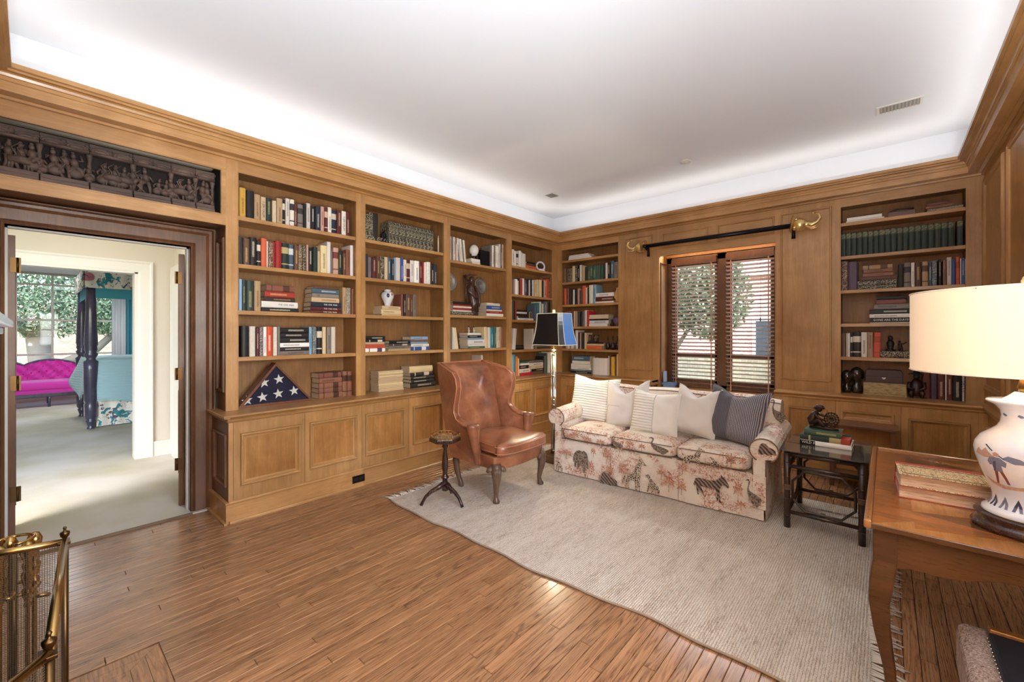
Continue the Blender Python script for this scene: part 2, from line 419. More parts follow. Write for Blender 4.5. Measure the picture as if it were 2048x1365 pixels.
# ---- ceiling fittings
_S = (ZC-CH)/1.8
def vent(cx, cy, lx, ly, label):
    t = thing('ceiling_vent', label, 'vent', (cx*_S, cy*_S, ZC), 0, None)
    m = MB(); 
    for x0, x1, y0, y1 in ((-lx/2-.02, lx/2+.02, -ly/2-.02, -ly/2), (-lx/2-.02, lx/2+.02, ly/2, ly/2+.02), (-lx/2-.02, -lx/2, -ly/2, ly/2), (lx/2, lx/2+.02, -ly/2, ly/2)): m.box(x0, x1, y0, y1, -.006, 0)
    m.build('frame', mat('vent_white', (226, 224, 218), .5), t)
    n = int(max(lx, ly)/.022)
    for i in range(n):
        mm = MB()
        if lx > ly: xx = -lx/2+lx*(i+.5)/n; mm.obox((xx, 0, -.004), .016, ly, .0015, ry=.6)
        else: yy = -ly/2+ly*(i+.5)/n; mm.obox((0, yy, -.004), lx, .016, .0015, rx=.6)
        mm.build('slat', mat('vent_grey', (196, 194, 188), .5), t)
    MB().box(-lx/2, lx/2, -ly/2, ly/2, -.001, 0).build('backing', mat('vent_dark', (150, 148, 142), .7), t)
vent(.075, 4.55, .255, .13, 'long white slotted vent in the ceiling above the desk lamp')
vent(-3.28, 4.51, .13, .16, 'small square white vent in the ceiling above the corner shelves')
t = thing('smoke_detector', 'small round white smoke detector on the ceiling', 'detector', (-1.58*_S, 4.53*_S, ZC))
MB().lathe([(.06, 0), (.06, -.012), (.052, -.02), (.05, -.02)], seg=20).lathe([(.05, -.02), (.03, -.026), (.0, -.027)], seg=20).build('body', WHITEP, t)
MB().lathe([(.012, -.026), (.01, -.03), (0, -.031)], seg=10).build('button', mat('vent_grey', (196, 194, 188), .5), t)

# ---- bookcases -------------------------------------------------
SZ = {0: [2.405, 2.015, 1.635, 1.253], 1: [2.405, 2.015, 1.635, 1.253], 2: [2.338, 1.673, 1.25], 3: [2.405, 2.0, 1.638, 1.208], 4: [2.59, 2.245, 1.893, 1.548, 1.205], 5: [2.59, 2.245, 1.893, 1.548, 1.205]}
TOPZ = 2.758; CZ = .825
def bookcase(label, T, u0, u1, b0, b1, shelves, wall, depth=.265, end=None):
    """u0..u1 opening, b0..b1 whole unit"""
    WA = WY if wall == 'l' else WX
    t = thing('bookcase', label, 'bookcase', T((u0+u1)/2, 0, CZ), 0, 'built-in bookcases')
    inv = Matrix.Translation(-Vector(t.location)); off = [0]
    def B(nm, mb, m, bev=0):
        mb.v = [tuple(Vector(p)-Vector(t.location)) for p in mb.v]; return mb.build(nm, m, t, bev=bev)
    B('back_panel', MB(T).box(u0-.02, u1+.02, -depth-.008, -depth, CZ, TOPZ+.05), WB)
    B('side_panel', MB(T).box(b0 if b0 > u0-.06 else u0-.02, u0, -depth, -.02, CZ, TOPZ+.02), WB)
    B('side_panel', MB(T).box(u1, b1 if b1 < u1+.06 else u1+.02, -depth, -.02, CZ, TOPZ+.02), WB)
    B('top_panel', MB(T).box(u0, u1, -depth, -.02, TOPZ+.02, TOPZ+.04), WB)
    B('stile', MB(T).box(b0, u0, -.02, 0, CZ, 2.85), WZ)
    B('stile', MB(T).box(u1, b1, -.02, 0, CZ, 2.85), WZ)
    B('rail', MB(T).box(u0, u1, -.02, 0, TOPZ, 2.85), WA)
    # bead around the opening
    m = MB(T)
    for w in ((u0-.004, u0+.003), (u1-.003, u1+.004)): m.box(w[0], w[1], -.018, .003, CZ, TOPZ+.003)
    m.box(u0, u1, -.018, .003, TOPZ-.003, TOPZ+.004); B('bead', m, WZ)
    for z in shelves:
        B('shelf', MB(T).box(u0+.003, u1-.003, -depth+.003, -.006, z-.034, z), WA, bev=.003)
    if end: end(B)
    return t
names = ['beside the doorway', 'second from the doorway', 'behind the leather armchair', 'in the left wall corner', 'on the window wall corner', 'at the right of the window']
LB_ = [(1.117, 2.142, 1.032, 2.19), (2.237, 3.257, 2.19, 3.304), (3.35, 4.37, 3.304, 4.42), (4.47, 5.455, 4.42, 5.574)]
BB_ = [(-3.862, -2.88, -3.95, -2.845), (-.36, .537, -.405, .647)]
def end0(B):
    m = MB(lambda u, d, z: (u, 1.032+d, z)); frame_with_holes(m, -4.232, XF-.02, CZ, 2.31, [(-4.189, XF-.036, .971, 2.219)], 0, .018); B('end_panel', m, DZ)
    Te = lambda u, d, z: (u, 1.032-d, z)
    m = MB(Te); r = ring(m, -4.19, XF-.035, .97, 2.22); m.add(r, [(0, 1, 2, 3)]); B('end_moulding', m, [DZ, DZ])
labs = ['honey maple bookcase with folded flag on its lowest level, nearest the doorway',
        'honey maple bookcase with a porcelain jar, second from the doorway',
        'honey maple bookcase with carved statue and pewter plates above the armchair',
        'narrow looking maple bookcase at the corner end of the left wall',
        'maple bookcase between the room corner and the window, behind the floor lamp',
        'maple bookcase right of the window with a row of dark green volumes']
for i, (a, b, c, e) in enumerate(LB_): bookcase(labs[i], TL(XF), a, b, c, e, SZ[i], 'l', end=end0 if i == 0 else None)
for i, (a, b, c, e) in enumerate(BB_): bookcase(labs[4+i], TB(YF), a, b, c, e, SZ[4+i], 'b')

# ---- counters
CP = [(-.245, .765), (0, .765), (.008, .768), (.012, .777), (.006, .781), (.006, .786), (.014, .795), (.022, .802), (.034, .806), (.04, .812), (.04, .820), (.036, .825), (-.44, .825)]
m = MB(); P = [(a, b) for a, b in CP]
def cpath(mb, pts):
    vs = []
    for (x, y, nx, ny) in pts:
        for d, z in P: vs.append((x+nx*d, y+ny*d, z))
    N = len(P); fs = []
    for j in range(len(pts)-1):
        for i in range(N-1): fs.append((j*N+i, j*N+i+1, (j+1)*N+i+1, (j+1)*N+i))
    return mb.add(vs, fs)
c1 = thing('worktop', 'long maple ledge with moulded edge below the left wall bookcases', 'worktop', (XL, 3.2, .8))
m = MB(); cpath(m, [(XL, 1.0, 1, 0), (XL, YL, 1, -1)])
m.box(-4.2, XL, 1.0, YL, .79, .824)
# moulded return on the doorway end
vs = [(XL+(d if True else 0), 1.0, z) for d, z in P]
Pe = [(d, z) for d, z in P if d >= 0]
m.add([(XL+d, 1.0-0*d, z) for d, z in Pe]+[(XL+d, .998-d, z) for d, z in Pe]+[(-4.235, .998-d, z) for d, z in Pe],
      [(i, i+1, len(Pe)+i+1, len(Pe)+i) for i in range(len(Pe)-1)]+[(len(Pe)+i, len(Pe)+i+1, 2*len(Pe)+i+1, 2*len(Pe)+i) for i in range(len(Pe)-1)])
m.box(-4.2, XL+.036, .962, 1.0, .80, .8245)
m.v = [(a-XL, b-3.2, c_-.8) for a, b, c_ in m.v]; m.build('ledge', WY, c1)
def ledge_back(u0, u1, label):
    t = thing('worktop', label, 'worktop', ((u0+u1)/2, YL, .8))
    m = MB(); cpath(m, [(u0, YL, 1 if u0 < -3 else 0, -1), (u1, YL, 0, -1)]); m.box(u0 if u0 > -3 else -4.0, u1, YL, 5.84, .80, .8245)
    # cap the ends
    for u in (u0, u1): m.add([(u, YL-d, z) for d, z in P], [tuple(range(len(P)))])
    m.v = [(a-(u0+u1)/2, b-YL, c_-.8) for a, b, c_ in m.v]; m.build('ledge', WX, t)
ledge_back(XL, -2.30, 'maple ledge with moulded edge left of the window behind the sofa')
ledge_back(-.92, XR, 'maple ledge with moulded edge right of the window behind the glass table')

# ---- base cabinets
def cabinet(label, T, b0, b1, rings, joints, wall, ztop=.672, zbot=.262, extra=None, org=None):
    WA = WY if wall == 'l' else WX
    t = thing('base_cabinet', label, 'cabinet', org or T((b0+b1)/2, 0, 0), 0, 'panelled base cabinets')
    def B(nm, mb, m, par=None, bev=0):
        mb.v = [tuple(Vector(p)-Vector(t.location)) for p in mb.v]; return mb.build(nm, m, par or t, bev=bev)
    B('carcass', MB(T).box(b0+.014, b1-.001, -.40, -.012, .0, .764), WB)
    js = [b0]+list(joints)+[b1]
    for i, (a, b) in enumerate(rings):
        lo = max([j for j in js if j <= a]); hi = min([j for j in js if j >= b])
        g = .0015
        m = MB(T); frame_with_holes(m, lo+g, hi-g, .165, .764, [(a+.001, b-.001, zbot, ztop)] , -.012, 0)
        d = B('door', m, WZ)
        m = MB(T); r = ring(m, a, b, zbot, ztop); B('door_moulding', m, [WA, WZ], d)
        m = MB(T); m.add(r, [(0, 1, 2, 3)]); B('door_panel', m, WP, d)
    # gaps not covered by a door are stiles
    cov = []
    for a, b in rings: cov.append((max([j for j in js if j <= a]), min([j for j in js if j >= b])))
    for i in range(len(js)-1):
        if (js[i], js[i+1]) not in cov: B('stile', MB(T).box(js[i]+.001, js[i+1]-.001, -.012, 0, .165, .764), WZ)
    PL = [(0, .165), (.012, .163), (.02, .155), (.02, .148), (.015, .144), (.016, .02), (.03, .018), (.036, .010), (.036, 0)]
    m = MB(T); m.add([(u, d, z) for u in (b0, b1) for d, z in PL], [(i, i+1, len(PL)+i+1, len(PL)+i) for i in range(len(PL)-1)]); B('plinth', m, WA)
    if extra: extra(B, t)
    return t
def ex0(B, t):
    m = MB(lambda u, d, z: (u, .998+d, z)); frame_with_holes(m, -4.232, XL-.012, .165, .764, [(-4.129, XL-.041, .263, .671)], 0, .012); B('end_panel', m, DZ)
    Te = lambda u, d, z: (u, .998-d, z)
    m = MB(Te); r = ring(m, -4.13, XL-.04, .262, .672); m.add(r, [(0, 1, 2, 3)]); B('end_moulding', m, [DZ, DZ])
    m = MB(); m.box(-4.232, XL+.016, .978, .998, 0, .144).box(-4.232, XL+.02, .974, .998, .148, .16).box(-4.232, XL+.036, .960, .98, 0, .015); B('end_plinth', m, WY)
TLL, TBL = TL(XL), TB(YL)
cabinet('two door maple base cabinet nearest the doorway', TLL, .998, 2.095, [(1.077, 1.531), (1.603, 2.049)], [1.031, 1.565], 'l', extra=ex0)
cabinet('two door maple base cabinet just left of the leather armchair', TLL, 2.095, 3.16, [(2.129, 2.578), (2.674, 3.082)], [2.627], 'l')
cabinet('maple base cabinet hidden mostly behind the leather armchair', TLL, 3.16, 4.25, [(3.24, 3.62), (3.73, 4.164)], [3.68], 'l')
cabinet('maple base cabinet in the corner end of the left wall', TLL, 4.25, YL, [(4.28, 4.66), (4.743, 5.132)], [4.70, 5.20], 'l')
cabinet('maple base cabinet on the window wall behind the floor lamp', TBL, XL, -2.32, [(-3.68, -3.12), (-3.05, -2.45)], [-3.085, -2.38], 'b')
cabinet('maple base cabinet between sofa and window wall drawer front', TBL, -.92, -.385, [(-.80, -.45)], [], 'b')
def exr(B, t):
    m = MB(TBL); m.box(-.36, .065, 0, .012, .60, .764) if False else None
cabinet('maple base cabinet with long drawer panel behind the glass table', TBL, -.385, .10, [(-.344, .057)], [], 'b', ztop=.681, zbot=.58)
cabinet('maple base cabinet with one large door in the right corner', TBL, .10, XR, [(.148, .546)], [.59], 'b', ztop=.662)
# black outlet in the plinth
t = thing('wall_outlet', 'black double socket plate in the plinth below the cabinets', 'socket', (XL+.017, 2.05, .075))
MB().box(0, .006, -.062, .062, -.034, .034).build('plate', mat('black_plastic', (18, 17, 17), .35), t, bev=.002)
for s in (-1, 1):
    q = MB().box(.006, .008, s*.028-.016, s*.028+.016, -.014, .014).build('socket', mat('black_plastic2', (40, 38, 38), .3), t)

# ---- window wall panels
pw = struct(MB(TB(YF)).box(-2.845, -2.31, -.02, 0, CZ, 2.85).box(-.92, -.405, -.02, 0, CZ, 2.85).build('trim_7', WZ))
for a, b in ((-2.795, -2.372), (-.897, -.429)): panel_part(TB(YF), a, b, .93, 2.785, pw)
m = MB(TB(YF)); m.box(-2.31, -2.285, -.29, .0, .72, 2.85).box(-.945, -.92, -.29, .0, .72, 2.85); w = struct(m.build('trim_8', WZ))
ph = struct(MB(TB(YF)).box(-2.285, -.945, -.02, 0, 2.478, 2.85).box(-2.285, -.945, -.29, -.02, 2.585, 2.61).box(-2.285, -.945, -.29, -.24, 2.478, 2.6).build('trim_9', WX))  # upper boards form a pocket added to hide the fill strip
for a, b in ((-2.246, -1.66), (-1.56, -.952)): panel_part(TB(YF), a, b, 2.572, 2.775, ph, m_ring=WX)
# reveal panel, head moulding, wainscot under the window
rv = lambda u, d, z: (-2.285+d, u, z)
panel_part(rv, 5.60, 5.81, .80, 2.40, w, m_ring=DZ, m_pan=DZ)
rv2 = lambda u, d, z: (-.945-d, u, z)
panel_part(rv2, 5.60, 5.81, .80, 2.40, w, m_ring=DZ, m_pan=DZ)
MB(TB(YF)).box(-2.285, -.945, -.045, -.02, 2.478, 2.50).build('head_moulding', WX, ph)
um = struct(MB(TB(YF)).box(-2.32, -.92, -.02, 0, 0, .70).build('trim_10', WX))
for a, b in ((-2.2, -1.65), (-1.58, -1.0)): panel_part(TB(YF), a, b, .2, .6, um)
struct(MB(TB(YF)).box(-2.285, -.945, -.30, .02, .70, .722).build('trim_11', WX, bev=.004))

# ---- window 1: dark wood casement pair with a blind in front of each
w1 = sroot('window_1')
m = MB()
for a, b in ((-2.285, -2.215), (-1.635, -1.52), (-1.005, -.945)): m.box(a, b, 5.845, 5.90, .72, 2.475)
m.box(-2.285, -.945, 5.845, 5.90, .72, .78).box(-2.285, -.945, 5.845, 5.90, 2.40, 2.475)
m.build('casing', DZ, w1, bev=.003)
for a, b in ((-2.215, -1.635), (-1.52, -1.005)):
    mb = MB()
    for c, e in ((a, a+.045), (b-.045, b)): mb.box(c, e, 5.90, 5.94, .78, 2.40)
    for z0 in (.78, 1.12, 2.35): mb.box(a, b, 5.90, 5.94, z0, z0+.045)
    sa = mb.build('sash', DZ, w1); MB().box(a+.04, b-.04, 5.915, 5.919, .8, 2.38).build('pane', GLASS, sa)
SLAT = mat('blind_slat', (240, 208, 190), .45)
def blind(x0, x1, label):
    t = thing('window_blind', label, 'blind', ((x0+x1)/2, 5.815, 2.44)); w = (x1-x0)/2
    MB().box(-w, w, -.03, .02, -.075, .005).build('head_rail', DZ, t, bev=.003)
    n = 34; me = MB().grid(lambda u, v: (-w+2*w*u, -.024+.048*v, .003*math.sin(PI*v)+(.0015)), 1, 4).grid(lambda u, v: (-w+2*w*u, -.024+.048*v, .003*math.sin(PI*v)-.0012), 1, 4).mesh('slat', SLAT)
    for i in range(n):
        o = bpy.data.objects.new('slat', me); COL.objects.link(o); o.parent = t; o.location = (0, 0, -.105-.0482*i); o.rotation_euler = (math.radians(-20), 0, 0)
    for sx in (-w+.06, w-.06):
        for y in (-.024, .024): MB().tube([(sx, y, -.07), (sx, y, -.105-.0482*n)], .0012, 5).build('ladder_cord', mat('cord', (150, 96, 70), .8), t)
        MB().box(sx-.006, sx+.006, -.026, -.0245, -.105-.0482*n, -.07).build('ladder_tape', mat('tape', (196, 150, 128), .8), t)
    MB().box(-w, w, -.022, .022, -.13-.0482*n, -.11-.0482*n).build('bottom_rail', SLAT, t, bev=.003)
    return t
blind(-2.205, -1.632, 'left wooden slatted blind, half of the window pair')
b2 = blind(-1.522, -.992, 'right wooden slatted blind with a hanging pull cord')
MB().tube([(.12, -.03, -.07), (.12, -.032, -.8)], .0012, 5).tube([(.135, -.03, -.07), (.125, -.032, -.8)], .0012, 5).build('pull_cord', mat('cord', (60, 40, 34), .8), b2)
MB().lathe([(.003, .02), (.008, .0), (.006, -.03)], (.122, -.032, -.82), 8).build('cord_tassel', MAHOG, b2)

# ---- curtain rod with gilt animal head finials
rod = thing('curtain_rod', 'black curtain rod with gilt animal head ends above the window', 'curtain rod', (-1.6, 5.45, 2.61))
MB().tube([(-.86, 0, 0), (.86, 0, 0)], .026, 16).build('pole', BLACKM, rod)
for s in (-1, 1):
    x = s*.83
    MB().tube([(x, 0, .0), (x, .06, -.03), (x, .118, -.05)], [.02, .014, .016], 8).tube([(x, .11, .03), (x, .112, -.06), (x, .112, -.12)], [.012, .018, .02], 10).lathe([(.034, -.02), (.036, 0), (.034, .02)], (x, 0, 0), 14).build('bracket', BLACKM, rod)
    m = MB(); X = lambda d: s*(.87+d)
    m.ball((X(.03), 0, .0), .068, .062, .066, 12, 8)                       # head
    m.ball((X(.085), 0, -.005), .045, .035, .035, 10, 6)                  # brow
    for q in (-1, 1):
        m.grid(lambda u, v: (X(-.01-.03*u), q*(.04+.095*v), .075-.15*u+.02*math.sin(PI*v)+.012*math.sin(6*u+q)), 5, 5)   # ears
        m.grid(lambda u, v: (X(-.014-.03*u), q*(.04+.095*v), .071-.15*u+.02*math.sin(PI*v)+.012*math.sin(6*u+q)), 5, 5)
        m.tube([(X(.09), q*.022, -.03), (X(.13), q*.03, -.05), (X(.17), q*.035, -.045), (X(.195), q*.03, -.025)], [.009, .008, .006, .002], 7)  # tusks
    m.tube([(X(.09), 0, 0), (X(.14), 0, -.015), (X(.185), 0, .005), (X(.21), 0, .045), (X(.20), 0, .085), (X(.17), 0, .095)], [.032, .024, .018, .014, .011, .008], 10)  # trunk
    m.ball((X(.15), 0, .105), .014); m.ball((X(-.0), 0, .06), .02, .03, .018)
    for j in range(6): m.ball((X(-.01), .05*math.cos(j), .05*math.sin(j*1.3)), .018)
    m.build('elephant_head_finial', GOLD, rod)

# ---- right wall wainscot
m = MB(TR(XR)); P2 = [(0, .765), (.01, .768), (.014, .779), (.022, .80), (.034, .806), (.038, .825), (0, .835)]
m.add([(u, d, z) for u in (2.0, YF) for d, z in P2], [(i, i+1, len(P2)+i+1, len(P2)+i) for i in range(len(P2)-1)])
rt = struct(m.build('trim_12', WY))
PR2 = [(0, 0), (.006, .014), (.018, .018), (.026, .010), (.040, .008), (.048, .014), (.056, .004)]
for a, b in ((4.72, 5.50), (3.7, 4.55), (2.7, 3.6)):
    panel_part(TR(XR), a, b, .955, 2.78, rt, prof=PR2); panel_part(TR(XR), a, b, .2, .66, rt, prof=PR2)
struct(MB(TR(XR)).box(2.0, YF, 0, .02, 0, .14).build('baseboard_right', WY))

# ---- near wall: mantel shelf end and chimney breast, hearth side
mt = thing('mantel_shelf', 'end of a white mantel shelf tinted daylight blue at the left edge', 'mantel', (-1.6, YN, 1.45))
mw = mat('mantel_daylight_tint', (216, 228, 240), .22, coat=.5)  # white mantel with the blue of reflected daylight put into its colour
m = MB(); m.box(-.71, .8, 0, .212, .020, .043).box(-.67, .8, 0, .19, -.004, .018).build('shelf', mw, mt, bev=.004)
MB().box(-.60, .8, 0, .12, -.10, -.004).build('frieze', mw, mt)
MB().box(-.60, -.42, 0, .08, -1.447, -.10).build('jamb', mw, mt)
MB().box(-.42, .7, 0, .01, -1.447, -.18).build('firebox', mat('soot', (26, 24, 24), .9), mt)

# ---- header box over the doorway with the carved frieze
hd = sroot('trim_13')
m = MB(TL(XF)); frame_with_holes(m, YN, 1.032, 2.31, 2.85, [(-.19, 1.0, 2.394, 2.742)], -.02, 0); m.build('face', WY, hd)
m = MB(TL(XF))
for a, b, c, e in ((-.196, -.188, 2.388, 2.748), (.998, 1.006, 2.388, 2.748), (-.19, 1.0, 2.388, 2.396), (-.19, 1.0, 2.740, 2.748)): m.box(a, b, -.018, .004, c, e)
m.box(-.19, .99, -.12, -.02, 2.392, 2.404).build('bead', WY, hd)
MB().box(-4.235, XF-.02, YN, 1.032, 2.31, 2.33).build('soffit', DY, hd)
MB().box(-4.235, -4.12, YN, 1.032, 2.385, 2.76).build('recess_back', mat('soot', (26, 24, 24), .9), hd)  # both recess linings are plain near-black
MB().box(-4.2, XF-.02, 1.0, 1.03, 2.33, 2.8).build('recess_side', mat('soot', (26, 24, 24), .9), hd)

# ---- door casing
dc = struct(sroot('door_1'))
CPR = [(0, 0), (0, .022), (.014, .03), (.022, .022), (.03, .03), (.10, .034), (.108, .042), (.118, .05), (.136, .055), (.142, .085), (.150, .088), (.156, .07)]
def casing(T, u0, u1, z1, prof, mb):
    R = []
    for a, b in prof: R.append([(u0-a, b, 0), (u0-a, b, z1+a), (u1+a, b, z1+a), (u1+a, b, 0)])
    vs = [p for r in R for p in r]; fs = []
    for i in range(len(R)-1):
        for k_ in range(3): fs.append((i*4+k_, i*4+k_+1, (i+1)*4+k_+1, (i+1)*4+k_))
    mb.T = T; return mb.add(vs, fs)
DOORO = (-.108, .858, 2.149)
m = MB(); casing(TL(-4.235), DOORO[0], DOORO[1], DOORO[2], CPR, m).build('casing', DZ, dc)
MB().box(-4.40, -4.213, DOORO[1], DOORO[1]+.03, 0, 2.16).box(-4.40, -4.213, DOORO[0]-.03, DOORO[0], 0, 2.16).box(-4.40, -4.213, DOORO[0], DOORO[1], 2.149, 2.17).build('jamb', DZ, dc)
MB().box(-4.33, -4.29, DOORO[1]-.012, DOORO[1], 0, 2.15).box(-4.33, -4.29, DOORO[0], DOORO[0]+.012, 0, 2.15).box(-4.33, -4.29, DOORO[0], DOORO[1], 2.137, 2.15).build('stop', WHITEP, dc)
def leaf(y, sgn, ang, label):
    t = thing('door_leaf', label, 'door', (-4.42, y, .01), ang, 'double doors opened into the hall')
    L = .46
    MB().box(-L, 0, -.02, .02, 0, 2.10).build('panel', DZ, t, bev=.002)
    for a, b in ((.25, .95), (1.1, 1.95)):
        for d in (-.0215, .0215):
            MB(lambda u, dd, z: (u, d+(dd if d > 0 else -dd), z)).box(-L+.09, -.09, -.002, .004, a, b).build('field', DZ, t)
    for z0 in (.30, 1.05, 1.85):
        MB().box(.001, .012, -.045 if sgn > 0 else -.004, .004 if sgn > 0 else .045, z0, z0+.10).tube([(.014, -sgn*.03, z0), (.014, -sgn*.03, z0+.1)], .006, 8).build('hinge', DBRASS, t)
leaf(.838, 1, math.radians(-12), 'open dark wooden door leaf at the right side of the doorway')
leaf(-.085, -1, math.radians(2), 'open dark wooden door leaf at the left side of the doorway')
# ================================================================ BOOKS
PAL = dict(k=(34, 31, 31), n=(42, 46, 62), g=(40, 54, 48), G=(66, 92, 76), w=(222, 213, 200), c=(212, 188, 146), t=(172, 140, 106), y=(196, 150, 62),
           r=(158, 52, 38), R=(196, 46, 40), o=(206, 100, 64), b=(100, 70, 52), B=(52, 84, 150), l=(130, 166, 190), m=(92, 42, 40), e=(126, 116, 108),
           E=(76, 70, 66), p=(192, 152, 136), T=(38, 128, 142), s=(78, 96, 112), v=(84, 70, 88), W=(236, 232, 224), a=(138, 90, 70), d=(58, 44, 38))
NM = dict(k='black', n='navy', g='dark green', G='green', w='white', c='cream', t='tan', y='mustard yellow', r='dark red', R='bright red', o='orange', b='brown', B='blue',
          l='pale blue', m='maroon', e='grey', E='charcoal grey', p='dusty pink', T='teal', s='slate blue', v='purple grey', W='bright white', a='pinkish brown', d='dark brown')
PRT = dict(k=(214, 204, 184), n=(200, 190, 170), g=(176, 160, 110), G=(196, 180, 130), w=(60, 50, 60), c=(110, 80, 56), t=(96, 70, 48), y=(120, 84, 34), r=(220, 180, 130), R=(236, 220, 210), o=(170, 70, 40), b=(196, 170, 120), B=(220, 224, 232),
           l=(40, 70, 110), m=(210, 180, 150), e=(60, 54, 52), E=(190, 180, 160), p=(120, 60, 50), T=(200, 224, 220), s=(206, 210, 212), v=(206, 200, 200), W=(90, 80, 110), a=(80, 50, 40), d=(170, 140, 90))
PAGES = mat('book_pages', (206, 188, 158), .8)
def cover(c, pr, ori):
    nm = 'cover_%s_%s_%s' % (NM[c].replace(' ', '_'), pr, ori)
    if nm in MC: return MC[nm]
    m = mat(nm, PAL[c], .45, spec=.4); k = NB(m)
    oi = k.n('ShaderNodeObjectInfo'); tc = k.n('ShaderNodeTexCoord'); sp = k.n('ShaderNodeSeparateXYZ'); k.l(tc.outputs['Generated'], sp.inputs[0])
    hv = k.n('ShaderNodeHueSaturation'); hv.inputs['Color'].default_value = S(*PAL[c])
    k.l(k.math('ADD', k.math('MULTIPLY', oi.outputs['Random'], .36), .82), hv.inputs['Value'])
    k.l(k.math('ADD', k.math('MULTIPLY', oi.outputs['Random'], .03), .485), hv.inputs['Hue'])
    base = hv.outputs[0]
    if pr == 1:       # small title lettering, too small to read
        A, L = (sp.outputs[0], sp.outputs[2]) if ori == 'v' else (sp.outputs[2], sp.outputs[0])
        band = k.math('LESS_THAN', k.math('ABSOLUTE', k.math('SUBTRACT', A, .5)), .16)
        r = k.math('MULTIPLY', oi.outputs['Random'], 6.28)
        off = k.math('ADD', .5, k.math('MULTIPLY', k.math('SINE', r), .12))
        ln = k.math('LESS_THAN', k.math('ABSOLUTE', k.math('SUBTRACT', L, off)), .27)
        mp = k.n('ShaderNodeMapping'); mp.inputs['Scale'].default_value = (150, 150, 150); k.l(tc.outputs['Object'], mp.inputs[0])
        nz = k.noise(mp.outputs[0], 3.2, 2, .8); th = k.math('GREATER_THAN', nz, .47)
        f = k.math('MULTIPLY', k.math('MULTIPLY', band, ln), th)
        base = k.mix(k.math('MULTIPLY', f, .75), base, S(*PRT[c]))
    elif pr == 2:     # bands and a label block
        L = sp.outputs[2] if ori == 'v' else sp.outputs[0]
        b1 = k.math('LESS_THAN', k.math('ABSOLUTE', k.math('SUBTRACT', L, .72)), .12)
        b2 = k.math('LESS_THAN', k.math('ABSOLUTE', k.math('SUBTRACT', L, .2)), .02)
        base = k.mix(k.math('MAXIMUM', b1, b2), base, S(*PRT[c]))
    elif pr == 3:     # gilt ornament all over the spine
        mp = k.n('ShaderNodeMapping'); mp.inputs['Scale'].default_value = (100, 100, 100); k.l(tc.outputs['Object'], mp.inputs[0])
        nz = k.noise(mp.outputs[0], 1.2, 2, .8); th = k.math('GREATER_THAN', nz, .53)
        base = k.mix(k.math('MULTIPLY', th, .6), base, S(206, 196, 160))
    elif pr == 4:     # ornament only on the top quarter
        mp = k.n('ShaderNodeMapping'); mp.inputs['Scale'].default_value = (100, 100, 100); k.l(tc.outputs['Object'], mp.inputs[0])
        nz = k.noise(mp.outputs[0], 1.6, 2, .8); th = k.math('GREATER_THAN', nz, .5)
        top = k.math('MULTIPLY', k.math('GREATER_THAN', sp.outputs[2], .76), k.math('LESS_THAN', sp.outputs[2], .97))
        base = k.mix(k.math('MULTIPLY', top, k.math('ADD', k.math('MULTIPLY', th, .7), .1)), base, S(150, 150, 112))
    k.color(base); return m
BASE_N = 0
def book_mesh(w, h, D, kind, c, pr):
    """local: x across, y depth (spine at 0), z up. upright: w thickness; flat: w length"""
    m = MB(); t = min(.0025, (w if kind == 'v' else h)*.15)
    if kind == 'v':
        m.box(-w/2, -w/2+t, .001, D, 0, h); m.box(w/2-t, w/2, .001, D, 0, h)
        r = w*.12 # rounded spine
        sp = [(-w/2, .002), (-w/2+w*.15, -r*.7), (0, -r), (w/2-w*.15, -r*.7), (w/2, .002), (w/2-t, .004), (-w/2+t, .004)]
        m.prism(sp, 0, h); m.mi = 1; m.box(-w/2+t, w/2-t, .004, D-.005, .004, h-.004)
    else:
        m.box(-w/2, w/2, .001, D, 0, t); m.box(-w/2, w/2, .001, D, h-t, h)
        r = h*.1
        sp = [(.002, 0), (-r*.7, h*.15), (-r, h/2), (-r*.7, h*.85), (.002, h), (.004, h-t), (.004, t)]
        m.prism(sp, -w/2, w/2, 'x'); m.mi = 1; m.box(-w/2+.004, w/2-.004, .004, D-.005, t, h-t)
    return m.mesh('book', [cover(c, pr, kind), PAGES])
ORD = ['first', 'second', 'third', 'fourth', 'fifth', 'sixth', 'seventh', 'eighth', 'ninth', 'tenth', 'eleventh', 'twelfth', 'thirteenth', 'fourteenth', 'fifteenth', 'sixteenth', 'seventeenth', 'eighteenth', 'nineteenth', 'twentieth', 'twenty-first', 'twenty-second', 'twenty-third', 'twenty-fourth', 'twenty-fifth', 'twenty-sixth', 'twenty-seventh', 'twenty-eighth', 'twenty-ninth', 'thirtieth']
BOOKS = {}
def book(wall, dF, u0, u1, z0, z1, c, pr, kind, label, group, depth=None, lean=0, rz=0, cat='book', key=None, bottom_u=None):
    w = u1-u0; h = z1-z0
    w = max(w, .006)
    me = book_mesh(w-(.0012 if kind == 'v' else 0), h-(0 if kind == 'v' else .0008), depth or (.15+.05*random.random()), kind, c, pr)
    o = bpy.data.objects.new(cat.replace(' ', '_'), me); COL.objects.link(o)
    u = (u0+u1)/2
    if wall == 'l': o.location = (XF-dF, u, z0); o.rotation_euler = (0, 0, PI/2+rz)
    else: o.location = (u, YF+dF, z0); o.rotation_euler = (0, 0, rz)
    if lean:
        o.rotation_mode = 'QUATERNION'
        q = (Matrix.Rotation(PI/2 if wall == 'l' else 0, 4, 'Z') @ Matrix.Rotation(lean, 4, 'Y')).to_quaternion(); o.rotation_quaternion = q
        o.location.z += abs(math.sin(lean))*w/2
    tag(o, label, cat, group)
    if key: BOOKS[key] = o
    return o
LIM = {}
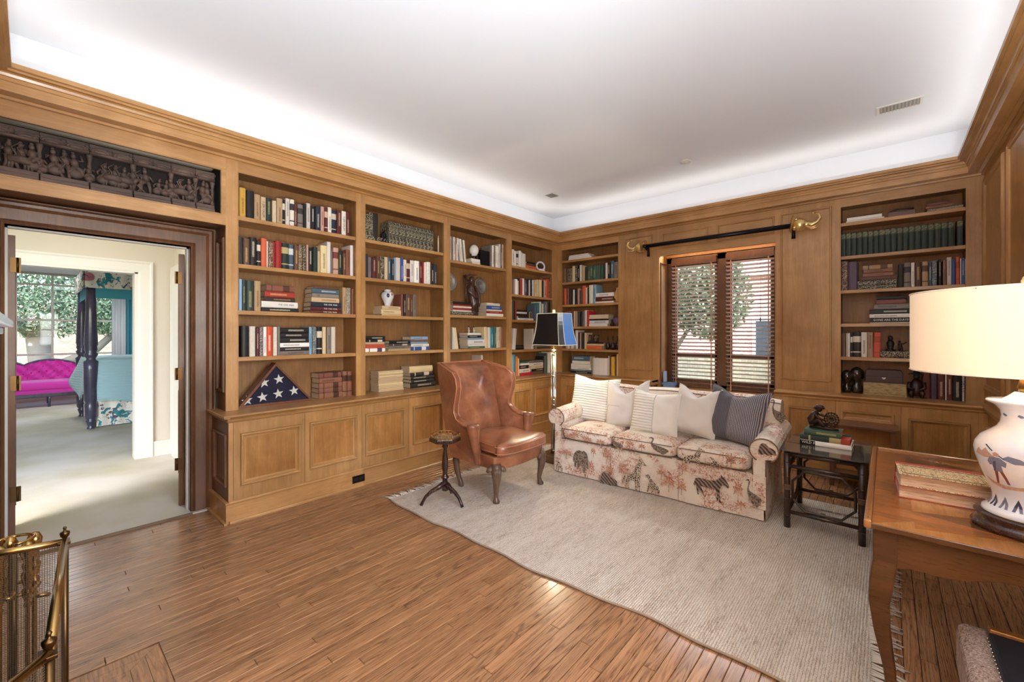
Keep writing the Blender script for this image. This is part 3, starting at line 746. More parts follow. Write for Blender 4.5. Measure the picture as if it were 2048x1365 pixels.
def shelf_books(wall, crop, z, place, bay, ups='', stacks=(), dF=.05, top=None, cat='book', scat='book'):
    """ups: 'x0 x1 ytop colour[print]' in a zoomed crop (origin x, origin y, scale); stacks: (name, [x0 x1 ytop ybot colour])"""
    ox, oy, s = crop
    f = (lambda px, py: onX(px, XF-dF, py)) if wall == 'l' else (lambda px, py: onY(px, YF+dF, py))
    grp = 'upright books, %s, %s' % (place, bay); i = 0; cur = -99
    rows = [r.split() for r in ups.split('|') if r.strip()]
    for r in rows:
        x0, x1, yt, c = float(r[0]), float(r[1]), float(r[2]), r[3]; lean = float(r[4]) if len(r) > 4 else 0
        key = r[5] if len(r) > 5 else None
        a, _ = f(x0/s+ox, 0); b, _ = f(x1/s+ox, 0); _, zt = f((x0+x1)/2/s+ox, yt/s+oy)
        lo, hi = LIM.get(bay, (-99, 99)); a = max(a, cur, lo+.004); b = min(b, hi-.004); pr = int(c[1]) if len(c) > 1 else (1 if random.random() < .6 else 0)
        if top: zt = min(zt, top)
        if b-a < .005: b = a+.006
        cur = b if not lean else b
        lab = '%s %s book, %s of the upright books, %s, %s' % (NM[c[0]], 'thick' if b-a > .045 else ('thin' if b-a < .022 else 'upright'), ORD[i], place, bay)
        book(wall, dF+random.uniform(-.006, .01), a, b, z, zt, c[0], pr, 'v', lab.replace(' book,', ' '+cat+',').replace(' upright books', ' upright '+cat+'s') if cat != 'book' else lab, grp, lean=math.radians(lean), key=key, cat=cat); i += 1
    for nm, rws, *dd in stacks:
        rws = [r.split() for r in rws.split('|') if r.strip()]; rws = sorted(rws, key=lambda r: -float(r[3])); zc = z
        d2 = dd[0] if dd else dF
        g = (lambda px, py: onX(px, XF-d2, py)) if wall == 'l' else (lambda px, py: onY(px, YF+d2, py))
        for j, r in enumerate(rws):
            x0, x1, yt, yb, c = float(r[0]), float(r[1]), float(r[2]), float(r[3]), r[4]; key = r[5] if len(r) > 5 else None
            a, zt = g(x0/s+ox, yt/s+oy); a = max(a, LIM.get(bay, (-99, 99))[0]+.004); b, _ = g(x1/s+ox, 0); _, zb = g(x0/s+ox, yb/s+oy); th = max(zt-zb, .008)
            pr = int(c[1]) if len(c) > 1 else (1 if random.random() < .5 else 0)
            pos = 'bottom' if j == 0 else ('top' if j == len(rws)-1 else ORD[j]+' from bottom')
            lab = '%s book lying flat, %s of %s, %s, %s' % (NM[c[0]], pos, nm, place, bay)
            book(wall, d2+random.uniform(-.004, .008), a, b, zc, zc+th, c[0], pr, 'h', lab.replace(' book ', ' '+scat+' '), '%s, %s, %s' % (nm, place, bay), depth=.17, rz=random.uniform(-.02, .02), key=key, cat=scat); zc += th+.0004
    return zc if stacks else None
C4, C5, C7, C8, D1, D2, D4, D5 = (450, 340, 4.551), (450, 540, 4.551), (870, 430, 5.054), (870, 620, 6.823), (1090, 430, 5.054), (1090, 600, 6.825), (1660, 360, 5.25), (1660, 560, 4.875)
BD, B2, B3, BC = 'doorway bookcase', 'second bookcase', 'statue bookcase', 'left corner bookcase'
BA, BW = 'lamp-side bookcase', 'right-hand bookcase'
for _n, _q in ((BD, 0), (B2, 1), (B3, 2), (BC, 3)): LIM[_n] = LB_[_q][:2]
LIM[BA] = BB_[0][:2]; LIM[BW] = BB_[1][:2]
shelf_books('l', C4, 2.405, 'top shelf', BD, '130 188 165 y1|190 265 190 k0 0 house|268 322 225 t1|324 370 250 c0 0 ojer|372 426 258 g|428 450 282 c0|452 468 280 w0|470 522 262 t1|525 550 268 k2|552 588 262 w1|590 628 272 w2|630 655 310 m1|658 708 318 e2|711 740 310 k|742 778 305 w1|780 820 330 k1|822 868 335 n1|872 905 335 p1|907 935 345 m2|937 970 343 w1|972 1015 365 n2|1017 1060 368 m1|1062 1102 378 w0 0 ojer2|1104 1140 385 m1')
shelf_books('l', C4, 2.015, 'second shelf', BD, '126 142 600 E|144 165 612 k0|167 223 625 b1|225 289 615 k1|291 326 645 k2|328 378 625 o0|380 392 650 W0|394 440 655 m3|442 457 655 r0|459 515 648 r0|517 582 668 g2|584 628 680 s2|630 668 688 b1|670 705 680 b3|707 737 690 k3|739 758 685 p0|760 800 708 k1|802 842 705 g0|846 868 740 c0|870 930 690 c1|932 965 655 W0|967 983 730 e0|985 1032 710 p2|1034 1070 740 g1|1072 1098 760 b1|1100 1138 728 a1|1140 1168 688 W0')
zl = shelf_books('l', C5, 1.635, 'third shelf', BD, '126 155 85 l0|157 190 92 g1|192 266 100 g1|268 326 102 t1',
    [('left stack', '330 672 347 385 k1|328 660 287 345 W0 civil1|352 640 248 287 d1|362 638 192 246 r1|375 625 132 190 a2'), ('middle stack', '775 1056 368 396 m0 civil4|778 1056 336 368 m0 civil3|780 1056 292 335 n0 civil2|785 1035 248 290 c1|792 1032 210 247 e0 lee|790 1035 165 209 s1|812 1025 142 164 b0')])
shelf_books('l', C5, 1.635, 'third shelf right end', BD, '1068 1100 162 t1|1102 1143 165 e3|1150 1192 175 a1')
shelf_books('l', C5, 1.253, 'fourth shelf', BD, '150 220 512 k0|222 277 515 w3|281 311 530 m1|313 345 525 v3|347 377 520 W1|379 435 518 R1|438 473 520 w3|475 499 515 e0',
    [('bookshelf stack', '500 768 738 776 e1|505 765 702 736 k1|500 765 660 700 W1|500 762 610 659 k1|500 762 568 609 k1|502 762 518 567 k1')])
shelf_books('l', C5, 1.253, 'fourth shelf right half', BD, '768 795 520 l1|798 836 520 s3|839 885 520 k2|888 920 520 c0|924 961 522 e1|966 1004 520 w3')
shelf_books('l', C5, CZ, 'lowest level', BD, '1070 1112 925 a2|1114 1155 925 a2', [('brown volume stack', '858 1072 1120 1172 a2|856 1062 1078 1120 a2|856 1062 1030 1078 a2|858 1062 985 1030 a1|856 1062 938 985 a2')], dF=.06)
shelf_books('l', C4, 2.405, 'top shelf', B2, '1276 1312 400 k3|1314 1352 390 d3|1354 1394 395 k0', [('patterned single', '1306 1480 590 640 k3')], dF=.06)
shelf_books('l', C4, 2.405, 'top shelf', B2, '|'.join('%d %d %d k3' % (1492+i*31.5, 1492+(i+1)*31.5-1, 470+i*7.2) for i in range(13)), [], dF=.06, cat='volume')
shelf_books('l', C4, 2.015, 'second shelf', B2, '1276 1305 765 n0|1307 1336 795 e1|1338 1376 800 m1|1378 1413 790 b1|1415 1451 790 k3|1453 1481 795 c3|1483 1513 800 s1|1515 1541 815 n1|1543 1557 800 l0|1560 1600 800 w0|1602 1622 800 B1|1624 1649 820 w1|1651 1683 820 m2|1686 1722 825 W1|1725 1768 830 W1|1770 1796 840 m1|1798 1813 840 r1|1815 1836 842 W0|1838 1871 840 W3|1874 1901 860 k1|1903 1930 865 n1')
zj = shelf_books('l', C5, 1.635, 'third shelf', B2, '1606 1624 225 a1|1626 1646 225 k1|1649 1690 222 b1|1692 1711 230 b1|1713 1742 228 e1', [('porcelain jar stack', '1428 1606 395 412 c0|1422 1604 352 394 c1|1428 1596 318 351 c1')], dF=.10)
shelf_books('l', C5, 1.253, 'fourth shelf', B2, '', [('left stack', '1278 1460 710 745 W2|1280 1452 674 709 o1|1280 1450 652 673 c0|1280 1458 630 651 k2|1280 1460 596 629 k1'), ('middle stack', '1490 1690 718 740 t0|1490 1690 690 717 e1|1490 1690 672 689 E2|1500 1688 642 671 k1'), ('right stack', '1690 1858 703 736 B2|1692 1858 676 702 w1|1694 1846 656 675 l1|1690 1846 636 655 a1|1690 1844 606 635 l1')])
shelf_books('l', C5, CZ, 'lowest level', B2, '', [('cream stack', '|'.join('1398 %d %d %d c0' % (1620+(6 if i == 12 else 0), 935+i*14.2, 935+(i+1)*14.2) for i in range(13)))], dF=.07, scat='booklet')
shelf_books('l', C5, CZ, 'lowest level', B2, '', [('black volume stack', '1690 1915 1036 1082 k1 k1|1695 1900 1006 1035 k1|1695 1898 974 1005 k1|1692 1890 940 973 k2|1680 1888 878 937 c0')], dF=.07)
# third bookcase
shelf_books('l', C7, 2.338, 'top shelf', B3, '|'.join('%d %d %d %s1 %d' % (152+i*16.5, 152+(i+1)*16.5, 215+i*5, 'wewpwewwew'[i], 0 if i < 5 else -7) for i in range(10)) + '|' + '|'.join('%d %d %d %s1' % (556+i*17.5, 556+(i+1)*17.5, (308, 310, 315, 315, 318, 298, 295, 300)[i], 'ewewwwvc'[i]) for i in range(8)), dF=.045, cat='magazine')
shelf_books('l', C7, 2.338, 'top shelf', B3, '', [('egg stand stack', '374 534 484 512 w0|370 532 452 483 W0')], dF=.045)
zA = shelf_books('l', C7, 1.673, 'second shelf', B3, '', [('left stack', '160 374 978 1014 k3|180 370 958 977 w0|184 366 938 957 r0|184 366 918 937 w0|184 366 900 917 r0|184 364 884 899 k0|184 362 872 883 k0'), ('right stack', '524 690 988 1020 W0|522 686 964 987 r1|524 676 946 963 w0|524 674 908 945 B1|526 660 878 907 w0')], dF=.05)
zM = shelf_books('l', C8, 1.25, 'third shelf', B3, '218 240 245 e1|242 263 240 w1|266 292 245 w0 -8|294 322 245 c0 -9', [('bird figurine stack', '458 680 490 520 G1|455 676 465 489 W0|445 670 395 464 W1|442 660 370 394 l1|446 630 335 369 k1|444 625 300 334 W1')])
shelf_books('l', C8, 1.25, 'third shelf right half', B3, '682 722 235 c0 -3|727 757 240 w0|760 805 245 T1|808 836 240 G1|838 860 240 w1|863 897 235 c1|900 937 235 a0')
shelf_books('l', C8, CZ, 'lowest level', B3, '636 655 622 w0', [('stack behind the armchair', '400 632 700 730 b0|404 632 670 699 k0|410 630 620 669 k1')], dF=.07)
# corner bookcase of the left wall
shelf_books('l', C7, 2.405, 'top shelf', BC, '782 806 350 w1|808 824 365 W1|826 846 370 w2|848 868 365 W0|870 884 380 w1|886 902 390 W1|904 918 395 w0', [('small red stack', '922 1022 500 538 o1|922 1022 480 499 b1|930 1010 462 479 k1')])
shelf_books('l', (1010, 540, 6.4), 2.0, 'second shelf', BC, '82 98 105 e0|99 112 120 e1|113 130 125 p1|132 158 120 W0|160 174 140 w0|176 194 108 k1|196 224 118 r0|226 250 112 W0|252 280 130 v1|282 302 128 k1|303 318 130 w1|320 346 118 n0|348 362 132 w0|364 378 140 t0|380 406 140 c1|408 440 128 c3|442 472 130 c0|474 492 140 k1|494 530 138 p1|532 568 120 R0|570 602 100 k3')
shelf_books('l', (1010, 540, 6.4), 1.638, 'third shelf', BC, '82 98 380 c0|100 120 395 g0|122 136 395 k0|138 152 400 r0', [('white based stack', '160 366 612 640 W1|170 300 585 611 d1|150 285 556 584 k1|150 280 530 555 w0|150 278 505 529 k0')])
shelf_books('l', (1010, 540, 6.4), 1.638, 'third shelf right half', BC, '378 392 450 s0|394 414 440 s1|416 440 425 T0|442 462 410 w0|464 476 440 e0|478 498 435 w1|500 522 405 s1|524 546 410 e0|548 600 412 k0')
shelf_books('l', C8, 1.208, 'fourth shelf', BC, '1052 1098 258 W0 6', [('dark stack', '1100 1214 500 526 k1|1100 1212 482 499 E0|1100 1205 462 481 k1')])
shelf_books('l', C8, 1.208, 'fourth shelf right half', BC, '1328 1352 260 w0|1354 1376 265 e0', [('brown stack', '1390 1585 495 518 b0|1395 1580 478 494 e1')])
shelf_books('l', (1010, 690, 11.2), CZ, 'lowest level', BC, '152 208 220 l0|210 246 220 T0|252 298 265 o0|300 322 310 c0', [('red based stack', '330 605 600 660 R0|320 560 500 590 w1|320 530 420 498 k1|340 540 372 418 W0|320 520 330 370 G0'), ('second stack', '612 900 590 650 b0|600 880 530 588 k1|570 870 460 528 c1|545 850 390 458 w1|540 845 335 388 e1')], dF=.06)
shelf_books('l', (1010, 690, 11.2), CZ, 'lowest level right end', BC, '862 882 255 k0|884 920 250 e0|922 948 190 G0|950 990 180 w3|992 1030 160 W0')
# bookcase on the window wall, behind the lamp
shelf_books('b', D1, 2.59, 'top shelf', BA, '', [('paper pile', '238 470 425 445 w0|240 455 408 424 W0|245 440 392 407 w0')])
shelf_books('b', D1, 2.245, 'second shelf', BA, '188 208 545 b3|210 232 540 b1|234 252 538 d3|254 274 540 g3|277 302 518 c0|304 326 512 k3|328 350 512 k1|352 370 508 w0|372 402 522 t0|405 428 528 g1|430 456 520 G1|458 483 516 G1|485 510 514 G1|512 536 512 G1|538 560 510 G1|562 584 505 G1|586 610 500 g1|612 632 486 w0|634 660 482 k1|662 694 466 s1|697 740 475 e1')
shelf_books('b', D1, 1.893, 'third shelf', BA, '190 212 745 o0|214 240 745 a1|242 262 750 d0|264 280 760 k1|282 300 758 w0|302 324 750 k0|326 348 745 p0|350 374 765 E1|376 410 716 o0|413 428 735 w0|430 442 738 g0|444 482 710 w3|484 516 706 l1', [('white topped stack', '512 694 872 892 W0|514 712 826 870 m1|516 696 786 825 W1')])
shelf_books('b', D1, 1.548, 'fourth shelf', BA, '205 232 975 r0|234 262 975 e1|264 286 980 b0|288 304 975 w0|306 328 975 t1|330 350 978 E0|352 372 985 k2|374 402 970 e1|404 424 965 w0|426 448 970 R0', [('cream stack', '432 632 1098 1124 W0|428 640 1062 1096 W1|448 640 1045 1060 k0|444 640 1020 1044 c0|450 640 1002 1019 w1')])
shelf_books('b', D2, 1.205, 'fifth shelf', BA, '275 302 600 p0|304 330 600 w0|332 356 600 p0|358 384 600 w0|414 448 415 w0|450 466 445 k0|468 494 450 p1|496 520 455 g1|522 538 440 g0|540 566 450 c0', [('orange stack', '548 780 630 678 o1|570 805 602 629 c1|575 800 584 601 k0')])
shelf_books('b', D2, CZ, 'lowest level', BA, '862 880 768 w0|882 898 762 b0|900 952 778 y0|955 972 770 b0|975 1005 745 c0', [('magazine stack', '350 630 975 1002 k1|345 640 950 973 s1|356 630 918 948 W1|358 625 872 917 w0|372 610 828 870 W0|372 612 760 826 s1')], dF=.07)
t = book('b', .07, *[onY(1090+q/6.825, YF+.07)[0] for q in (648, 856)], CZ, onY(1200, YF+.07, 600+795/6.825)[1], 'W', 0, 'v', 'white slipcased set of magazines on lowest level beside the yellow book', 'slipcases', depth=.17, cat='slipcase')
# right hand bookcase
shelf_books('b', D4, 2.59, 'top shelf', BW, '', [('white papers', '172 570 416 438 W0|178 545 382 415 W0'), ('right stack', '1020 1400 268 306 e3|1005 1295 238 266 a1|1020 1260 205 236 b0')])
shelf_books('b', D4, 2.245, 'second shelf', BW, '|'.join('%d %d %d g4' % (a+1, b-1, y) for a, b, y in zip([116, 167, 224, 281, 340, 397, 455, 514, 576, 638, 699, 764, 826, 890, 957, 1026, 1098, 1168, 1238], [167, 224, 281, 340, 397, 455, 514, 576, 638, 699, 764, 826, 890, 957, 1026, 1098, 1168, 1238, 1305], [565, 560, 553, 547, 540, 535, 528, 520, 513, 505, 499, 492, 484, 477, 469, 461, 452, 444, 436])) + '|1335 1398 420 g4', cat='volume')
shelf_books('b', D4, 1.893, 'third shelf', BW, '118 187 858 m3|192 290 862 v0', [('dark stack', '295 700 1095 1135 k3|292 704 1042 1094 k3|325 708 1000 1040 b0|345 662 962 998 a1|352 655 926 961 a1|345 655 882 925 t2')])
shelf_books('b', D4, 1.893, 'third shelf right half', BW, '715 772 885 k0|776 850 872 e2|852 888 870 W1|892 960 868 b1|966 1032 858 t2|1034 1070 858 s1|1072 1124 850 s3|1140 1170 835 k1|1185 1220 843 a1|1226 1278 812 w1|1281 1318 832 B0|1322 1362 810 o2|1366 1380 825 w0|1382 1415 820 B1|1417 1434 830 w0')
shelf_books('b', D5, 1.548, 'fourth shelf', BW, '', [('days stack', '390 797 402 412 w0|392 797 360 401 k0 days|385 800 322 359 w1|385 800 275 320 k1|430 770 225 273 e1|455 740 180 223 a0|455 752 145 178 k0')])
shelf_books('b', D5, 1.548, 'fourth shelf right half', BW, '792 838 190 g0|840 892 160 e1 4|910 970 160 n0|976 1030 180 m0|1032 1074 200 e0')
shelf_books('b', D5, 1.205, 'fifth shelf', BW, '110 155 520 b0|158 172 522 w0|174 196 520 W0|198 222 520 k2|224 300 512 k2|303 362 512 w1|366 418 512 t1|420 490 515 o2 2')
shelf_books('b', D5, 1.205, 'fifth shelf right half', BW, '790 900 518 k2|903 980 525 t1|983 1026 520 w1|1030 1090 512 E0|1092 1150 525 t0|1152 1200 520 b0')
shelf_books('b', D5, CZ, 'lowest level', BW, '905 978 895 m0|984 1042 892 v0|1050 1120 905 m1|1124 1138 905 W0|1140 1195 900 m1|1200 1284 905 k1|1290 1336 905 W0 0 decoy', dF=.07)
# readable spines
def spine_text(key, s, size, col, vert=False, off=0, lift=0, sx=.9):
    o = BOOKS.get(key)
    if not o: return
    bb = o.data.vertices; zs = [v.co.z for v in bb]; ys = [v.co.y for v in bb]
    zc = (min(zs)+max(zs))/2+lift; y = min(ys)-.0006
    m = mat('print_%s' % (NM.get(col, col)).replace(' ', '_'), PAL[col], .5)
    M = Matrix.Translation((off, y, zc)) @ Matrix.Rotation(PI/2, 4, 'X')
    if vert: M = Matrix.Translation((0, y, zc)) @ Matrix.Rotation(PI/2, 4, 'X') @ Matrix.Rotation(-PI/2, 4, 'Z')
    t = text(s, size, m, Matrix.Identity(4), None, sx=sx); t.parent = o; t.matrix_local = M
for kx, col in (('civil1', 'k'), ('civil2', 'W'), ('civil3', 'w'), ('civil4', 'w')): spine_text(kx, 'THE CIVIL WAR', .021, col, off=.05 if kx == 'civil1' else .04)
spine_text('lee', 'LEE', .024, 'k', off=-.07); spine_text('days', 'GONE ARE THE DAYS', .03, 'W')
spine_text('ojer', 'O JERUSALEM', .026, 'k', True); spine_text('ojer2', 'O JERUSALEM', .026, 'k', True); spine_text('decoy', 'DECOY', .036, 'k', True)

# past three hundred books: the smallest in view become one joined object
allb = [o for o in COL.objects if o.name.split('.')[0] == 'book']
def seen_area(o):
    c = o.matrix_world @ Vector((0, 0, 0)); bb = [Vector(v) for v in o.bound_box]; w = max(b.x for b in bb)-min(b.x for b in bb); h = max(b.z for b in bb)-min(b.z for b in bb)
    t = o.location.x*_F[0]+o.location.y*_F[1]; cosv = abs(_F[0]) if abs(o.location.x-XF) < .3 else abs(_F[1]); return w*h/t/t*cosv
bpy.context.view_layer.update()
keep = set(v for v in BOOKS.values())
rest_ = sorted([o for o in allb if o not in keep], key=seen_area)
nd = max(0, len(allb)-290)
jb = MB(); jm = []; 
for o in rest_[:nd]:
    me = o.data; idx = []
    for m_ in me.materials:
        nm = m_.name; parts_ = nm.rsplit('_', 2)
        if m_ not in jm: jm.append(m_)
        idx.append(jm.index(m_))
    of = len(jb.v); M_ = o.matrix_world; jb.v += [tuple(M_ @ v.co) for v in me.vertices]
    for p in me.polygons: jb.f.append([of+q for q in p.vertices]); jb.m.append(idx[p.material_index]); jb.sm.append(False)
    bpy.data.objects.remove(o)
if nd:
    o = jb.build('small_books', jm, None); o['kind'] = 'stuff'; o['label'] = 'the many smaller books filling the shelves among the larger ones'; o['category'] = 'books'
# ================================================================ RUG
rugm = mat('woven_rug', (196, 184, 166), .95, spec=.1)
k = NB(rugm); v = k.coords((1, 1, 1))
wv = k.n('ShaderNodeTexWave', bands_direction='X'); k.l(v, wv.inputs[0]); wv.inputs['Scale'].default_value = 26; wv.inputs['Distortion'].default_value = 3.2; wv.inputs['Detail'].default_value = 2; wv.inputs['Detail Scale'].default_value = 4
vs_ = k.coords((60, 5, 5)); n1 = k.noise(vs_, 3, 5, .75); n2 = k.noise(k.coords((40, 160, 40)), 3, 2, .6); n3 = k.noise(k.coords((6, 1.2, 1)), 2, 3, .6)
f = k.math('ADD', k.math('MULTIPLY', n1, .5), k.math('ADD', k.math('MULTIPLY', n2, .3), k.math('MULTIPLY', n3, .2)))
c = k.ramp(f, [(.33, (112, 90, 72)), (.42, (184, 168, 150)), (.50, (214, 204, 190)), (.68, (232, 226, 216))])
wf = k.ramp(wv.outputs['Fac'], [(.0, (190, 176, 158)), (.3, (255, 255, 255)), (1, (255, 255, 255))])
k.color(k.mix(.8, c, wf, 'MULTIPLY')); k.bump(k.math('ADD', wv.outputs['Fac'], n2), .6, .006)
RX0, RX1, RY0, RY1 = -3.23, -.06, 2.05, 4.46
rug = thing('woven_rug', 'pale natural woven rug with fringed ends under the sofa', 'rug', ((RX0+RX1)/2, (RY0+RY1)/2, 0))
def rug_pt(u, v):
    x = RX0+(RX1-RX0)*u; y = RY0+(RY1-RY0)*v
    y += (.012*math.sin(x*5)+.008*math.sin(x*13+1)+.02*math.sin(x*1.7+2))*(1-v)
    x += .012*math.sin(y*6)*(1 if u > .5 else .6)*abs(2*u-1)
    return (x-(RX0+RX1)/2, y-(RY0+RY1)/2)
m = MB(); NU, NV = 100, 50
m.grid(lambda u, v: (*rug_pt(u, v), .011), NU, NV)
edge = [(i/NU, 0) for i in range(NU+1)]+[(1, j/NV) for j in range(1, NV+1)]+[(1-i/NU, 1) for i in range(1, NU+1)]+[(0, 1-j/NV) for j in range(1, NV+1)]
vs2 = []; 
for u, v in edge:
    a, b = rug_pt(u, v); vs2 += [(a, b, .011), (a, b, .001)]
m.add(vs2, [(2*i, 2*i+1, 2*i+3, 2*i+2) for i in range(len(edge)-1)])
m.build('weave', rugm, rug)
fr = random.Random(3); m = MB()
for sx, u in ((-1, 0), (1, 1)):
    n = 150
    for i in range(n):
        a, b = rug_pt(u, (i+.5)/n); L = fr.uniform(.08, .13); q = fr.uniform(-.04, .04)
        for s in (0, 1):
            m.tube([(a, b+s*.004, .008), (a+sx*L*.4, b+q*.4+s*.004, .010), (a+sx*L, b+q+s*fr.uniform(-.01, .012), .004)], [.0036, .0034, .0024], 4)
o = m.build('fringe', mat('fringe_yarn', (214, 206, 194), .9), rug); o['kind'] = 'stuff'
m = MB()
m.tube([Vector((*rug_pt(i/NU, 0), .007)) for i in range(NU+1)], .007, 6).build('edge_binding', mat('rug_binding', (150, 132, 112), .9), rug)

# ================================================================ TOILE SOFA
toile = mat('toile_fabric', (228, 216, 196), .85, spec=.2)
k = NB(toile); v = k.coords((1, 1, 1))
n1 = k.noise(v, 5.5, 2, .5, .3); n2 = k.noise(v, 46, 5, .8, 1.2); n3 = k.noise(k.coords((6, 6, 60)), 5, 4, .7)
mask = k.ramp(n1, [(.44, (0, 0, 0)), (.56, (255, 255, 255))]); fine = k.ramp(n2, [(.48, (0, 0, 0)), (.56, (255, 255, 255))])
fine2 = k.ramp(n3, [(.50, (0, 0, 0)), (.57, (200, 200, 200))]); m3 = k.ramp(k.noise(v, 3.2, 2, .5), [(.47, (0, 0, 0)), (.56, (255, 255, 255))])
f = k.math('MULTIPLY', mask, fine); f2 = k.math('MULTIPLY', k.math('MULTIPLY', m3, fine2), .6)
c = k.mix(k.math('MAXIMUM', f, f2), S(228, 218, 203), S(168, 102, 78)); k.color(c)
pipe = mat('sofa_welt', (120, 96, 80), .8)
SW, SA = 1.90, math.radians(2.0)
sofa = thing('sofa', 'three seat sofa in cream toile with safari animals, below the window', 'sofa', (-2.60, 3.63, 0), SA)
# local: x 0..1.9 width, y 0 front to .86 back
MB().box(.02, SW-.02, .02, .84, .08, .36).build('base', toile, sofa)
m = MB()
def skirt(p0, p1, n0, wob=.008):
    p0, p1 = Vector(p0), Vector(p1); d = p1-p0; L = d.length; n = Vector(n0)
    def fn(u, v):
        q = p0+d*u+n*(wob*math.sin(u*L*9)*(1-v)+.012*(1-v)); return (q.x, q.y, .02+.34*v)
    m.grid(fn, max(6, int(L*20)), 4)
for a, b in ((0, .632), (.636, 1.262), (1.266, SW)): skirt((a, 0, 0), (b, 0, 0), (0, -1, 0))
skirt((0, .85, 0), (0, 0, 0), (-1, 0, 0)); skirt((SW, 0, 0), (SW, .85, 0), (1, 0, 0)); skirt((SW, .85, 0), (0, .85, 0), (0, 1, 0))
m.build('skirt', toile, sofa)
def cushion_mesh(mb, x0, x1, y0, y1, z0, z1, pu=.02, n=10):
    cx, cy, cz = (x0+x1)/2, (y0+y1)/2, (z0+z1)/2; a, b, c = (x1-x0)/2, (y1-y0)/2, (z1-z0)/2
    def sup(t, e): return math.copysign(abs(t)**e, t)
    def fn(u, v):
        th = 2*PI*u; ph = -PI/2+PI*v; e1, e2 = .22, .42
        X = sup(math.cos(th), e1)*sup(math.cos(ph), e2); Y = sup(math.sin(th), e1)*sup(math.cos(ph), e2); Z = sup(math.sin(ph), e2)
        bulge = pu*(1-X*X)*(1-Y*Y)
        return (cx+a*X, cy+b*Y, cz+c*Z+(bulge if Z > 0 else -bulge*.3))
    return mb.grid(fn, 48, 20, wrapu=True)
for a, b in ((.085, .632), (.634, 1.235), (1.237, 1.805)):
    o = cushion_mesh(MB(), a, b, -.03, .62, .362, .485, .02).build('seat_cushion', toile, sofa)
    MB().tube([(a+.02, -.028, .472), ((a+b)/2, -.032, .475), (b-.02, -.028, .472)], .004, 6).tube([(a+.02, -.028, .374), ((a+b)/2, -.032, .372), (b-.02, -.028, .374)], .004, 6).build('welt', pipe, o)
# back
def backf(u, v):
    x = .0+SW*u+.03; e = min(1, 8*min(u, 1-u)); y0, y1 = .60, .84; z0, z1 = .38, .885-.02*(1-e)-.006*math.cos(u*PI*6)
    pr = [(y0-.02, z0), (y0-.03, z0+.15), (y0, z1-.10), (y0+.03, z1-.03), (y0+.09, z1), (y0+.17, z1-.01), (y1, z1-.06), (y1, z0)]
    t = v*(len(pr)-1); i = min(int(t), len(pr)-2); q = t-i; a, b = pr[i], pr[i+1]
    return (x, a[0]+(b[0]-a[0])*q, a[1]+(b[1]-a[1])*q)
m = MB().grid(backf, 30, 14); 
for u in (0, 1): m.add([backf(u, i/7) for i in range(8)], [tuple(range(8))])
m.build('back', toile, sofa, sub=1)
MB().tube([backf(u/24, .44) for u in range(25)], .005, 6).build('welt', pipe, sofa)
# rolled arms
for s, cx, zz in ((-1, .02, .575), (1, 1.90, .555)):
    ins = .05; prof = []
    for i in range(15):
        t = math.radians(-50)+math.radians(280)*i/14; prof.append((cx+s*(-math.cos(t))*-.10*1 if False else cx+.095*math.cos(t), zz+.088*math.sin(t)))
    cxp = cx+(-s)*.03
    poly = [(cxp-.045, .10), (cxp+.045, .10), (cxp+.045, zz-.07)]+[(cx+.095*math.cos(math.radians(a)), zz+.088*math.sin(math.radians(a))) for a in range(-50, 231, 20)]+[(cxp-.045, zz-.07)]
    m = MB(); m.prism(poly, -.012, .80, 'y'); 
    m.v = [(x, y, z+.05*max(0, y-.0)*1.0*(1 if z > .3 else 0)) for x, y, z in m.v]
    m.build('arm', toile, sofa, bev=.012, seg=3)
    MB().tube([(cx+.097*math.cos(math.radians(a)), -.014, zz+.09*math.sin(math.radians(a))) for a in range(-60, 241, 15)], .005, 6).tube([(cxp-.044, -.014, .36), (cxp-.044, -.014, zz-.07)], .004, 6).tube([(cxp+.044, -.014, .36), (cxp+.044, -.014, zz-.07)], .004, 6).build('welt', pipe, sofa)
# printed animals (flat print lying on the cloth)
INK = mat('print_charcoal', (74, 62, 56), .85); k = NB(INK); nn = k.noise(k.coords((1, 1, 1)), 90, 3, .8); k.color(k.ramp(nn, [(.42, (52, 44, 42)), (.56, (150, 132, 116))]))
STR = mat('print_striped', (74, 62, 56), .85); k = NB(STR); w_ = k.n('ShaderNodeTexWave', bands_direction='DIAGONAL'); k.l(k.coords((1, 1, 1)), w_.inputs[0]); w_.inputs['Scale'].default_value = 17; w_.inputs['Distortion'].default_value = 3; k.color(k.ramp(w_.outputs['Fac'], [(.35, (58, 48, 46)), (.6, (140, 122, 108))]))
SPT = mat('print_spotted', (120, 100, 84), .85); k = NB(SPT); vo = k.n('ShaderNodeTexVoronoi', feature='DISTANCE_TO_EDGE'); k.l(k.coords((1, 1, 1)), vo.inputs[0]); vo.inputs['Scale'].default_value = 62; k.color(k.ramp(vo.outputs['Distance'], [(.08, (206, 188, 164)), (.14, (70, 56, 48))]))
RUST = mat('print_rust', (176, 104, 78), .85); k = NB(RUST); nn = k.noise(k.coords((1, 1, 1)), 120, 3, .8); k.color(k.ramp(nn, [(.47, (160, 92, 68)), (.55, (214, 184, 162))]))
